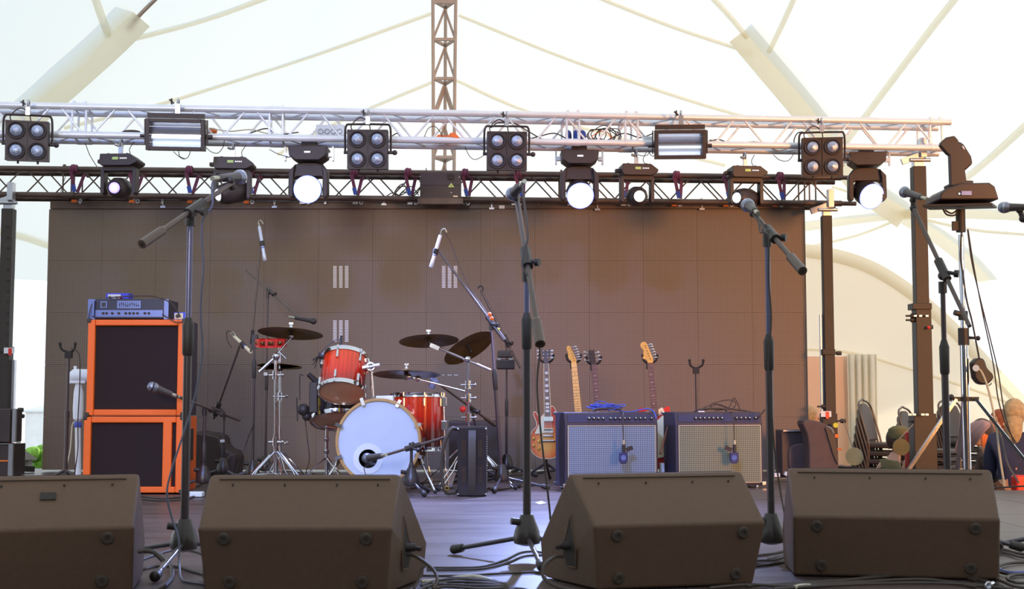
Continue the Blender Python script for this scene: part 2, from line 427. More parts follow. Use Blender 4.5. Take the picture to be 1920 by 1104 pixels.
struct('ground', MB().box((0, 30, GZ-0.05), (90, 90, 0.1)), 'paving')
struct('trim_0', MB().box((0, 4.5, GZ+0.004), (26, 33, 0.012)), 'tentblocker')  # dark tent floor added to cut light bounced up at the monitors

# tent membrane: one big vault
DC = V((0, 3.5, 0)); DA, DB, DH = 13.5, 18.5, 8.6
def dome_z(x, y):
    q = (abs(x-DC.x)/DA)**2.3 + (abs(y-DC.y)/DB)**2.3
    return DH*(max(0, 1-q))**0.6
RIM = 2.35
def dome_hit(px, py, inset=0.06):
    d = ray(px, py); t = 8.0; prev = None
    while t < 24:
        p = V((0, 0, CH)) + d*t
        if p.z >= dome_z(p.x, p.y): break
        t += 0.05
    return V((0, 0, CH)) + d*(t-inset)
dm = MB(); NA, NR = 96, 30; qr = 1-(RIM/DH)**(1/0.6)
for i in range(NR+1):
    s = i/NR; rad = (qr**(1/2.3))*math.sin(s*PI/2)
    for j in range(NA):
        a = 2*PI*j/NA; ca, sa = math.cos(a), math.sin(a)
        k = (abs(ca)**2.3 + abs(sa)**2.3)**(-1/2.3)
        x = DC.x+DA*rad*k*ca; y = DC.y+DB*rad*k*sa; dm.v.append(V((x, y, dome_z(x, y))))
for i in range(1, NR):
    for j in range(NA):
        a = i*NA+j; b = i*NA+(j+1) % NA; dm.face((a, b, b+NA, a+NA))
dm.face([NA+j for j in range(NA)])
# keep every face: the tent front stays closed to dim light from behind
dm2 = MB(); dm2.v = dm.v
for f in dm.f:
    c = sum((dm.v[i] for i in f), V((0, 0, 0)))/len(f)
    dm2.face(f)
struct('ceiling', dm2, 'tent', fix=False)

wf = MB(); ring = [dm.v[NR*NA+j] for j in range(NA)]
n_ = 0
for j in range(NA):
    a, b = ring[j], ring[(j+1) % NA]
    if max(a.y, b.y) < 5.0:
        i0 = len(wf.v); wf.v += [a, b, V((b.x, b.y, GZ)), V((a.x, a.y, GZ))]; wf.face((i0, i0+1, i0+2, i0+3))
struct('shade_wall_front', wf, 'tentblocker', fix=False)  # unseen dark wall added to hold low light off the stage front

def strip(mb, pts, w, t, normal_to=None):
    pts = smooth(pts, 5); i0 = len(mb.v); k = len(pts)
    for i, p in enumerate(pts):
        d = (pts[min(i+1, k-1)]-pts[max(i-1, 0)]).normalized(); nn = (V((0, 0, CH))-p).normalized(); side = d.cross(nn).normalized()
        nn = side.cross(d).normalized()
        mb.v += [p + side*(w/2) - nn*0.02, p - nn*0.0, p - side*(w/2) - nn*0.02]
    for i in range(k-1):
        for j in range(2):
            a = i0+i*3+j; mb.face((a, a+1, a+4, a+3))
tn = 1
def rib(path, w, m='seam', t=0.03):
    global tn
    tn += 1
    mb = MB(); strip(mb, [dome_hit(*p) for p in path], w, t); struct('trim_%d' % tn, mb, m)
rib([(256, 28), (210, 75), (150, 130), (80, 192), (20, 245)], 0.42, 'sleeve')
rib([(1392, 60), (1440, 118), (1500, 190), (1560, 265), (1620, 345), (1700, 405)], 0.42, 'sleeve')
rib([(1700, 405), (1780, 455), (1850, 520), (1905, 610), (1950, 700)], 0.26, 'seam')
rib([(300, -10), (262, 28), (240, 55)], 0.05, 'mast')
rib([(1335, -5), (1372, 35), (1402, 72)], 0.07, 'seam')
rib([(178, -5), (190, 30), (205, 70)], 0.10)
rib([(510, -8), (380, 38), (230, 78)], 0.07)
rib([(812, 24), (600, 100), (430, 155), (290, 198), (120, 240)], 0.05)
rib([(815, 152), (700, 200), (600, 245), (520, 290)], 0.05)
rib([(860, 28), (1050, 105), (1220, 165), (1380, 214), (1500, 240)], 0.05)
rib([(856, 150), (930, 185), (1010, 215), (1200, 270), (1360, 310)], 0.05)
rib([(1120, -5), (1260, 50), (1410, 100)], 0.05)
rib([(1490, -5), (1465, 50), (1440, 100)], 0.07)
rib([(1795, -8), (1730, 75), (1625, 215), (1560, 300)], 0.09)
rib([(1940, 220), (1840, 310), (1760, 370), (1700, 402)], 0.10)
rib([(1400, 440), (1510, 424), (1620, 408), (1720, 400), (1820, 400), (1930, 404)], 0.15)
rib([(-20, 430), (40, 442), (100, 462), (200, 500)], 0.12)
rib([(1560, 350), (1640, 375), (1700, 402), (1820, 430), (1930, 440)], 0.04)
rib([(1520, 462), (1610, 440), (1700, 405)], 0.04)

# end wall of the tent behind the right side, with its arch
WY = 17.0
def WP(x, y, d=0): return P(x, y, WY+d)
arch = [(1380, 462), (1450, 464), (1510, 470), (1570, 480), (1630, 500), (1690, 535), (1750, 582), (1810, 640), (1860, 695), (1920, 760), (1975, 830)]
top = smooth([WP(*a) for a in arch], 4)
g0 = G(1975, 900); 
poly = [V((top[0].x, WY, GZ))] + list(top) + [V((top[-1].x, WY, GZ))]
struct('wall_back', MB().prism(poly, (0, 0.03, 0)), 'wallcloth')
mb = MB(); strip(mb, [WP(x, y, -0.05) for x, y in arch], 0.17, 0.06); struct('trim_30', mb, 'sleeve')
mb = MB(); strip(mb, [WP(x, y, -0.04) for x, y in [(1380, 650), (1515, 655), (1600, 662), (1700, 690), (1800, 722), (1900, 758)]], 0.035, 0.02); struct('trim_31', mb, 'seam')
mb = MB(); mb.prism([WP(1400, 668, -0.05), WP(1600, 668, -0.05), WP(1600, 900, -0.05), WP(1400, 900, -0.05)], (0, 0.02, 0)); struct('doorway_1', mb, 'doorglow')  # pink panel paints the warm light of the open doorway
# gathered curtain
cu = MB(); xs = []
n = 60
for i in range(n+1):
    f = i/n; px = 1588+f*56; yy = WY-0.16 + 0.05*math.sin(f*PI*9)
    a = P(px, 664, yy); b = P(1616+(px-1616)*0.95+4, 900, yy)
    b.z = GZ+0.01; cu.v += [a, b]
for i in range(n): cu.face((2*i, 2*i+1, 2*i+3, 2*i+2))
o = solo('curtain', cu, 'curtain', 'pale cloth curtain hanging in folds against the rear canvas wall', 'curtain', sharp=80)
mo = o.modifiers.new('solidify', 'SOLIDIFY'); mo.thickness = 0.012


# ================================================================= TRUSSES
def truss(name, label, A, B, sp, depth, r, m, per, gapn, joints, group=None, coup=True, lac_r=0.35, cham=0.0):
    A = V(A); B = V(B); ax = (B-A).normalized(); Lt = (B-A).length
    up = V((0, 0, 1)); back = up.cross(ax)*1.0
    if back.y < 0: back = -back
    t = thing(name, label, 'truss', A, group=group)
    c = {'ft': A, 'fb': A-up*sp, 'bt': A+back*depth, 'bb': A+back*depth-up*sp}
    for k in ('ft', 'bt', 'fb', 'bb'):
        part('chord', MB().cyl(c[k], c[k]+ax*Lt, r, n=14), m, t)
    def lac(a, b, ph):
        mb = MB(); s = ph; flip = False; zz = []
        while s < Lt-per*0.4:
            e = min(s+per/2-gapn, Lt-0.02)
            p, q = (a, b) if not flip else (b, a)
            zz.append(p+ax*s); zz.append(q+ax*e)
            s += per/2; flip = not flip
        mb.tube(zz, r*lac_r, 7)
        part('lacing', mb, m, t)
        for j in joints:
            for dd in (-0.05, 0.05):
                part('cross_bar', MB().tube([a+ax*(j+dd), b+ax*(j+dd)], r*lac_r, 7), m, t)
    lac(c['ft'], c['fb'], 0.02); lac(c['bt'], c['bb'], 0.02+per/4); lac(c['ft'], c['bt'], 0.05); lac(c['fb'], c['bb'], 0.05+per/3)
    for j in joints:
        mb = MB()
        for k in c: mb.cyl(c[k]+ax*(j-0.055), c[k]+ax*(j+0.055), r*1.14, n=14)
        for k in ('ft', 'bt'):
            for dd in (-0.04, 0.04): mb.box(c[k]+ax*(j+dd)+up*r*1.2, (0.02, 0.03, 0.02))
        part('coupler', mb, m, t)
    return t, c, ax
SA = P(0, 197, 9.8); SB = P(1782, 229, 10.75); sax = (SB-SA).normalized()
SA2 = SA - sax*0.55
def sj(px): return (px/1782.0)*(SB-SA).length + 0.55
silver, sc_, sax = truss('silver_truss', 'long silver box truss carrying the upper row of stage lights', SA2, SB, 0.215, 0.24, 0.026, 'steel_white', 0.48, 0.06,
      [sj(137), sj(485), sj(1035), sj(1147), sj(1752)])
def on_silver(px, dz=0, dy=0):
    f = (P(px, 220, 10).x/10); # direction ratio
    # intersect the truss line with the vertical plane through the pixel column
    s = (px-0)/1782.0; p = SA.lerp(SB, s)
    for _ in range(6):
        d = ray(px, 220); x = d.x/d.y*p.y; s += (x-p.x)/(SB.x-SA.x); p = SA.lerp(SB, s)
    return p + V((0, dy, dz))
BA = P(-60, 315, 11.8); BB = P(1577, 333, 11.9)
black, bc_, bax = truss('black_truss', 'black box truss carrying the video screen', BA, BB, 0.235, 0.235, 0.026, 'blacktruss', 0.5, 0.03, [0.9, 5.35, 7.55], lac_r=0.28)
mb = MB()
for k in ('ft', 'fb'): mb.cyl(bc_[k]+bax*(BB-BA).length, bc_[k]+bax*((BB-BA).length+0.13), 0.02, n=10)
part('end_spigot', mb, 'blacktruss', black)

# tapered lattice mast behind the truss
t = thing('tent_mast', 'tall brown lattice mast rising behind the trusses in the middle', 'mast', (P(833, 300, 14).x, 14, GZ))
zb, zt = GZ, 6.6
xm = P(833, 300, 14).x; xt = P(834, 0, 14).x
def mastp(z, sx, sy):
    w = 0.105 + 0.018*max(0, (z-3))/2; return V((xm + sx*w, 14+sy*w, z))
for sx, sy in ((-1, -1), (1, -1), (0, 1.2)):
    part('upright', MB().tube([mastp(z, sx, sy) for z in (zb, 2, 4, zt)], 0.018, 8), 'mast', t)
zs = [2.35+i*0.42 for i in range(11)]
hz = MB(); dg = MB()
for i, z in enumerate(zs):
    a, b, c = mastp(z, -1, -1), mastp(z, 1, -1), mastp(z, 0, 1.2)
    hz.bar(a, b, 0.03, 0.03 if i % 3 else 0.07); hz.bar(a, c, 0.02, 0.03); hz.bar(b, c, 0.02, 0.03)
    mid = (mastp(z+0.36, -1, -1)+mastp(z+0.36, 1, -1))/2 + V((0, 0.12, 0))
    dg.bar(mastp(z, -1, -1), mid, 0.014, 0.022 if i % 3 else 0.05); dg.bar(mastp(z, 1, -1), mid, 0.014, 0.022 if i % 3 else 0.05)
part('rung', hz, 'mast', t); part('brace', dg, 'mast', t)

# ================================================================= LED SCREEN
LY = 12.0
xl, xr = P(89, 500, LY).x, P(1511, 500, LY).x
zt_, zb_ = P(700, 392, LY).z, 0.02
def led_material():
    m = grid_mat('led_pixel_grid', (124, 107, 95), (106, 91, 80), 0.0195, 0.5, line=0.34, spec=0.35); return m
M['led'] = led_material()
led = thing('led_screen', 'dark switched-off video wall of square panels behind the band', 'screen', ((xl+xr)/2, LY, 0))
NX, NZ = 14, 5; pw = (xr-xl)/NX; ph = (zt_-zb_)/NZ
for i in range(NX):
    for j in range(NZ):
        gx = 0.0015
        mb = MB().box((xl+pw*(i+.5), LY+0.04, zb_+ph*(j+.5)), (pw-gx, 0.08, ph-0.0012)); part('panel', mb, 'led', led)
mb = MB().box(((xl+xr)/2, LY+0.03, zt_+0.035), (xr-xl-0.03, 0.1, 0.07)); part('top_rail', mb, 'blacktruss', led, bev=0.004)
mb = MB().box(((xl+xr)/2, LY+0.1, (zt_+zb_)/2), (xr-xl-0.05, 0.04, zt_-zb_)); part('back_frame', mb, 'tower', led)
mb = MB()   # lit dead-pixel columns, three groups of short dashes
def dashes(x0, y0, y1, rows, cols=3, pitch=11, w=8):
    for c in range(cols):
        for r in range(rows):
            a = P(x0+c*pitch+w/2, y0+(y1-y0)*(r+.5)/rows, LY-0.003); mb.box(a, (w*K(LY)*0.85, 0.004, 0.0085))
dashes(624, 498, 540, 15); dashes(828, 498, 540, 14); dashes(624, 600, 641, 14)
for x in (831, 841, 845, 853, 857): mb.box(P(x, 703, LY-0.003), (0.016, 0.004, 0.006))
part('lit_pixels', mb, 'whitemat', led)
mb = MB()   # slightly lighter strips along some seams between panel columns
for x, y0, y1 in ((514, 395, 470), (514, 470, 560), (617, 395, 425), (720, 400, 500), (720, 570, 590), (822, 400, 530), (922, 395, 498), (1023, 400, 470), (1023, 500, 595), (1123, 540, 640), (1417, 600, 700)):
    mb.box(P(x, (y0+y1)/2, LY-0.001), (0.004, 0.004, (y1-y0)*K(LY)))
part('seam_strip', mb, mat('seam_edge', (128, 112, 104)), led)
mb = MB()
for x in (62+89, 252, 305+0, 425, 515, 610, 720, 840, 922, 1010, 1122, 1210, 1315, 1430): mb.box(P(x, 377, LY-0.05), (0.02, 0.02, 0.05))
part('hanging_bracket', mb, 'aluminium', led)
mb1 = MB(); mb2 = MB()
for x, o_ in ((145, 1), (253, 1), (362, 1), (468, 1), (573, 0), (672, 0), (775, 0), (872, 0), (970, 0), (1075, 0), (1175, 0), (1270, 1), (1367, 1), (1460, 1)):
    (mb1 if o_ else mb2).box(P(x-6, 376+x*0.006, LY-0.09), (0.045, 0.02, 0.026)); mb2.torus(P(x+5, 376+x*0.006, LY-0.1), (0, 1, 0), 0.014, 0.004, 12, 6)
part('clamp_tag', mb1, 'orangered', led, 'orange clamp tag'); part('shackle', mb2, 'aluminium', led)
for x, y in ((306, 388), (515, 388), (720, 383), (922, 391), (1120, 393), (1316, 392)):
    mb = MB().box(P(x, y, LY-0.02), (0.045, 0.03, 0.016)).box(P(x, y-5, LY-0.02), (0.012, 0.03, 0.04)); part('latch', mb, 'aluminium', led)
part('paper_label', MB().box(P(941, 388, LY-0.03), (0.05, 0.004, 0.03)), 'white', led, 'small pale blue label')

# ================================================================= LIFTING TOWERS
def tower(name, label, px_top, y_top, y_mid, Y, w, w2, base_extra=True, labels=(), knobs=(), winch=None, wcol='wheel', y_flare=None):
    a = P(px_top, y_top, Y); x = a.x; zt = a.z
    t = thing(name, label, 'lifting tower', (x, Y, 0), group=None)
    part('inner_mast', MB().box((x, Y, (zt+0.05)/2), (w, w, zt-0.05)), 'tower', t, bev=0.004)
    zm = P(px_top, y_mid, Y).z
    part('outer_mast', MB().box((x, Y, zm/2+0.01), (w2, w2, zm-0.02)).box((x-w2*0.1, Y, zm), (w2*1.25, w2*1.2, 0.05)), 'tower', t, bev=0.004)
    zf = P(px_top, y_flare or 775, Y).z
    part('base_column', MB().box((x-0.01, Y+0.01, zf/2+0.02), (w2*1.45, w2*1.3, zf-0.04)), 'tower', t, bev=0.005)
    mb = MB()
    for sx, sy in ((1, .6), (-1, .6), (1, -.6), (-1, -.6)): mb.bar((x, Y, 0.05), (x+sx*0.22, Y+sy*0.3, 0.03), 0.05, 0.05)
    part('outrigger', mb, 'tower', t)
    # head plate and clamp
    h = MB().box((x, Y, zt+0.03), (w*0.8, w*0.8, 0.10)).box((x-0.05, Y-0.03, zt+0.07), (0.20, 0.03, 0.05), Matrix.Rotation(-0.35, 3, 'Y')).box((x+0.03, Y-0.04, zt+0.15), (0.05, 0.08, 0.16))
    h.cyl((x-0.08, Y-0.05, zt+0.05), (x+0.09, Y-0.05, zt+0.05), 0.016)
    part('head_clamp', h, 'aluminium', t, 'pale galvanised clamp', bev=0.003)
    for yy, col in labels:
        c = P(px_top, yy, Y-w2*0.8)
        lb = part('warning_label', MB().box(c, (0.09, 0.004, 0.05)), 'white', t)
        part('label_band', MB().box(c+V((0.01, -0.004, -0.01)), (0.03, 0.004, 0.06)), col, lb)
    for kx, ky in knobs:
        c = P(kx, ky, Y-0.02); part('locking_knob', MB().cyl(c+V((-0.02, 0, 0)), c+V((0.025, 0, 0)), 0.018).cyl(c+V((-0.06, 0, 0)), c, 0.008).ball(c, 0.02, 10), 'black', t)
    for q in range(0):
        pass
    if winch:
        c = P(winch[0], winch[1], Y-0.15); r = winch[2]*K(Y)
        wp = part('winch_drum', MB().lathe([(r, 0), (r, 0.02), (r*0.3, 0.03), (r*0.3, 0.07), (r, 0.08), (r, 0.1)], c, (0.25, 1, 0), 24), wcol, t)
        part('winch_cable', MB().tube([c+V((0, 0.05, r)), V(P(winch[3], winch[4], Y-0.05))], 0.004, 5), 'grey', t)
    return t
tl = tower('lifting_tower', 'black lifting tower with red and white labels at the left edge', 17, 392, 655, 11.75, 0.10, 0.115, labels=((657, 'red'), (822, 'red')), knobs=((38, 768), (40, 780)))
mb = MB()
for i in range(14): part('pin_hole', MB().cyl(P(14, 425+i*20, 11.69), P(14, 425+i*20, 11.68), 0.008, n=8), 'rubber', tl)
part('side_rail', MB().box((P(27, 600, 11.75).x, 11.78, 0.52), (0.022, 0.05, 0.95)), 'aluminium', tl, 'bright side rail')
tm = tower('lifting_tower', 'slimmer black lifting tower beside the right edge of the screen', 1549, 405, 660, 11.75, 0.085, 0.09, labels=((776, 'red'),), knobs=((1572, 662), (1580, 789), (1545, 762)), winch=(1602, 856, 16, 1582, 790))
part('side_rail', MB().box((P(1553, 700, 11.75).x-0.05, 11.78, 0.72), (0.02, 0.05, 1.35)), 'aluminium', tm, 'bright side rail')
part('round_sticker', MB().cyl(P(1567, 797, 11.62), P(1567, 797, 11.61), 0.022, n=16), 'yellow', tm, 'yellow round sticker')
part('orange_stripe', MB().box(P(1573, 842, 11.62), (0.05, 0.006, 0.016)).box(P(1569, 817, 11.62), (0.03, 0.006, 0.03)), 'orangered', tm)
tr = tower('lifting_tower', 'thickest black lifting tower standing under the right end of the silver truss', 1721, 313, 575, 10.9, 0.105, 0.125, labels=(), knobs=((1712, 592), (1743, 613), (1712, 600), (1716, 790)), winch=(1690, 838, 15, 1716, 792), wcol='olive')
part('red_button', MB().ball(P(1741, 614, 10.8), 0.014, 8), 'red', tr, 'red release button')
mb = MB()
for x in (1706, 1714, 1730, 1738): mb.box(P(x, 777, 10.76), (0.025, 0.01, 0.014))
for x in (1716, 1726, 1738): mb.box(P(x, 592, 10.8), (0.02, 0.01, 0.012))
part('bolt_head', mb, 'aluminium', tr)

# ================================================================= STAGE LIGHTS
def blinder(px, py, label, rz=0.0, w=0.305, tilt=0.10, Yo=-0.06, lensr=0.046, hook=True):
    s = on_silver(px); Y = s.y+Yo-0.10; c = P(px, py, Y)
    t = thing('blinder_light', label, 'stage light', c, (tilt, 0, rz), 'four-lamp blinder lights', world=False)
    h = w*0.97; d = 0.11
    part('housing', MB().box((0, 0, 0), (w, d, h)), 'housing_m', t, bev=0.004)
    dv = MB().box((0, -d/2-0.004, 0), (0.006, 0.01, h*0.98)); dv.box((0, -d/2-0.003, h/2-0.006), (w, 0.008, 0.012)); dv.box((0, -d/2-0.003, -h/2+0.006), (w, 0.008, 0.012))
    part('front_trim', dv, 'housing_m', t)
    q = w*0.245
    for sx in (-1, 1):
        for sz in (-1, 1):
            o = (sx*q, -d/2, sz*q)
            rg = MB().lathe([(lensr*1.42, 0.0), (lensr*1.42, 0.012), (lensr*1.3, 0.016), (lensr*1.12, 0.012), (lensr*1.05, 0.002)], o, (0, -1, 0), 24, cap=False)
            b = part('lamp_ring', rg, 'housing_m', t)
            part('lamp', MB().lathe([(lensr*1.02, 0.002), (lensr*0.9, 0.014), (lensr*0.6, 0.022), (0.001, 0.026)], o, (0, -1, 0), 20), 'glasslens', b, 'pale glass lamp')
    yk = MB().tube(smooth([(-w/2-0.02, 0.0, -0.02), (-w/2-0.02, 0, h/2-0.02), (-w/2-0.01, 0, h/2+0.035), (-w/2+0.03, 0, h/2+0.045), (w/2-0.03, 0, h/2+0.045), (w/2+0.01, 0, h/2+0.035), (w/2+0.02, 0, h/2-0.02), (w/2+0.02, 0, -0.02)], 3), 0.009, 6)
    yk.cyl((w/2-0.01, 0, -0.02), (w/2+0.05, 0, -0.02), 0.012).ball((w/2+0.05, 0, -0.02), 0.02, 8).cyl((-w/2+0.01, 0, -0.02), (-w/2-0.03, 0, -0.02), 0.012)
    part('yoke', yk, 'housing_m', t)
    hk = MB().box((0, 0, h/2+0.075), (0.03, 0.05, 0.06)); hk.torus((0, 0.02, h/2+0.125), (1, 0, 0), 0.034, 0.008, 16, 6).cyl((-0.02, -0.02, h/2+0.13), (-0.05, -0.04, h/2+0.14), 0.008)
    part('hook_clamp', hk, 'aluminium', t)
    part('wing_nut', MB().box((-0.03, -0.035, h/2+0.13), (0.04, 0.012, 0.012), Matrix.Rotation(0.6, 3, 'Y')).box((-0.03, -0.035, h/2+0.13), (0.012, 0.012, 0.045)), 'black', t)
    ft = MB()
    for sx in (-0.22, 0.24): ft.cyl((sx*w, 0, -h/2), (sx*w, 0, -h/2-0.02), 0.008)
    part('bottom_knob', ft, 'black', t)
    part('mains_lead', MB().tube(smooth([(-w*0.4, 0.04, h/2), (-w*0.42, 0.03, h/2+0.04), (-w*0.2, 0.03, h/2+0.10), (0.0, 0.04, h/2+0.06), (w*0.05, 0.05, h/2)], 5), 0.0045, 6), 'cable', t)
    return t
M['housing_m'] = mat('black_light_housing', (62, 50, 50), 0.5, 0.1, 0.1)
blinder(52, 265, 'four-lamp blinder light at the far left end of the silver truss', 0.22, w=0.30)
blinder(690, 281, 'four-lamp blinder light lit violet, hanging left of the lattice mast', 0.02)
blinder(950, 284, 'four-lamp blinder light hanging right of the lattice mast', 0.06)
blinder(1541, 295, 'four-lamp blinder light hanging near the right end of the silver truss', -0.12, w=0.315)

def strobe(px, py, label, w, h, rz, lit=True):
    s = on_silver(px); Y = s.y-0.14; c = P(px, py, Y)
    t = thing('strobe_light', label, 'stage light', c, (0.14, 0, rz), 'rectangular strobe lights', world=False)
    d = 0.10; fr = 0.028
    b = MB().box((0, d/2-0.012, 0), (w, 0.012, h))
    for sx in (-1, 1): b.box((sx*(w/2-fr/2), 0, 0), (fr, d, h))
    for sz in (-1, 1): b.box((0, 0, sz*(h/2-fr/2)), (w-2*fr, d, fr))
    part('housing', b, 'housing_m', t, bev=0.003)
    rf = MB(); n = 14; i0 = 0
    for i in range(n+1):
        a = -1+2*i/n; z = a*(h/2-fr); y = 0.03-0.05*(a*a)
        rf.v += [V((-w/2+fr, y, z)), V((w/2-fr, y, z))]
    for i in range(n): rf.face((2*i, 2*i+1, 2*i+3, 2*i+2))
    part('reflector', rf, 'reflector', t)
    part('flash_tube', MB().cyl((-w/2+fr+0.01, -0.005, -0.02), (w/2-fr-0.01, -0.005, -0.02), 0.008), 'tube_lit', t, 'pale glowing tube')
    gl = MB(); 
    for i in range(3): gl.cyl((-w/2+fr, -0.045, -h/4+i*h/4), (w/2-fr, -0.045, -h/4+i*h/4), 0.0012, n=5)
    part('guard_wire', gl, 'aluminium', t)
    yk = MB().box((0, 0.02, h/2+0.025), (w*0.97, 0.05, 0.035)).box((w/2+0.012, 0.02, 0.02), (0.008, 0.05, h*0.8)).box((-w/2-0.012, 0.02, 0.02), (0.008, 0.05, h*0.8))
    yk.cyl((w/2, 0.02, -0.01), (w/2+0.05, 0.02, -0.01), 0.016).cyl((-w/2, 0.02, -0.01), (-w/2-0.05, 0.02, -0.01), 0.012)
    part('yoke', yk, 'housing_m', t)
    hk = MB().box((0.01, 0.03, h/2+0.075), (0.035, 0.04, 0.08)).torus((0.01, 0.05, h/2+0.12), (1, 0, 0), 0.034, 0.008, 16, 6)
    part('hook_clamp', hk, 'aluminium', t)
    part('wing_nut', MB().box((-0.03, -0.01, h/2+0.13), (0.045, 0.012, 0.012), Matrix.Rotation(0.7, 3, 'Y')).box((-0.03, -0.01, h/2+0.13), (0.012, 0.012, 0.045)), 'black', t)
    return t
strobe(330, 253, 'rectangular strobe light glowing pale blue, near the left of the silver truss', 0.43, 0.235, 0.10)
strobe(1275, 271, 'rectangular strobe light hanging right of centre on the silver truss', 0.40, 0.225, -0.05)

def moving_head(px, py, label, hx, hy, lit, yaw=0.0, tilt=0.0, scale=1.0, group='compact moving-head spot lights', mtl='beam_blue'):
    """compact moving head hung upside down: base, yoke, head; px,py centre of base"""
    s = on_silver(px); Y = s.y+0.10; c = P(px, py, Y); k = scale
    t = thing('moving_head_light', label, 'moving light', c, (0, 0, yaw), group, world=False)
    w = 0.25*k
    prof = [(-w/2, 0.045), (w/2*0.8, 0.045), (w/2+0.035, 0.0), (w/2+0.03, -0.02), (w/2-0.02, -0.045), (-w/2+0.01, -0.045), (-w/2-0.005, -0.02)]
    b = MB().prism([V((x, -0.10, z)) for x, z in prof], (0, 0.2, 0)); b.box((-w/2-0.02, 0, 0.0), (0.05, 0.05, 0.028))
    b.box((w/2*0.55, -0.05, 0.05), (0.02, 0.02, 0.012)).box((-w/2*0.6, -0.05, 0.05), (0.02, 0.02, 0.012))
    bs = part('base', b, 'housing_m', t, bev=0.004)
    part('display', MB().box((-0.005, -0.103, 0.008), (0.045, 0.006, 0.02)), 'green', bs, 'small pale display')
    d = MB()
    for i in range(4): d.cyl((0.035+i*0.014, -0.102, 0.008), (0.035+i*0.014, -0.108, 0.008), 0.0045, n=8)
    part('menu_button', d, 'led_dot', bs)
    yk = MB()
    for sx in (-1, 1): yk.prism([V((sx*0.115*k, -0.05, -0.045)), V((sx*0.135*k, -0.05, -0.06)), V((sx*0.135*k, -0.05, -0.24*k)), V((sx*0.118*k, -0.05, -0.26*k)), V((sx*0.105*k, -0.05, -0.24*k)), V((sx*0.108*k, -0.05, -0.08))], (0, 0.09, 0))
    yk.box((0, -0.005, -0.06), (0.24*k, 0.09, 0.035))
    part('yoke', yk, 'housing_m', t, bev=0.004)
    dv = V((math.sin(hx), -math.cos(hx)*math.cos(hy), -math.sin(hy))).normalized()
    hc = V((0, -0.005, -0.205*k)); r = 0.082*k
    hd = MB().lathe([(0.02, -0.13*k), (r*0.75, -0.12*k), (r, -0.05*k), (r, 0.05*k), (r*0.82, 0.10*k), (r*0.62, 0.115*k)], hc, dv, 10)
    h = part('head', hd, 'housing_m', t, bev=0.004)
    part('lens_rim', MB().torus(hc+dv*0.115*k, dv, r*0.58, 0.008, 20, 6), 'blackgloss', h)
    part('lens', MB().lathe([(r*0.55, 0.112*k), (r*0.45, 0.128*k), (0.001, 0.134*k)], hc, dv, 18), mtl if lit else 'glasslens', h, 'lit lens' if lit else None)
    if lit: part('lamp_core', MB().lathe([(r*0.24, 0.128*k), (r*0.2, 0.137*k), (0.001, 0.139*k)], hc, dv, 14), 'beam_white', h)
    cl = MB().box((0, 0, 0.08), (0.028, 0.03, 0.07)).torus((0, 0.01, 0.14), (1, 0, 0), 0.032, 0.008, 14, 6).cyl((-0.01, -0.01, 0.12), (-0.04, -0.02, 0.13), 0.01)
    part('hook_clamp', cl, 'aluminium', t)
    part('safety_wire', MB().tube(smooth([(0.08, 0, 0.045), (0.06, 0.02, 0.10), (0.09, 0.04, 0.16)], 3), 0.003, 5), 'cable', t)
    return t
moving_head(226, 303, 'compact moving-head light with a glowing blue lens', 0.0, 0.12, True, -0.05)
moving_head(437, 309, 'compact moving-head light behind the left singer microphone', -0.9, 0.25, True, 0.05, scale=1.05, mtl='led_dot')
moving_head(1193, 321, 'compact moving-head light with a glaring cool white beam', 0.0, 0.12, True, 0.1, mtl='beam_cyan')
moving_head(1397, 325, 'compact moving-head light turned aside above the right singer microphone', -0.9, 0.05, True, 0.1, mtl='led_dot')

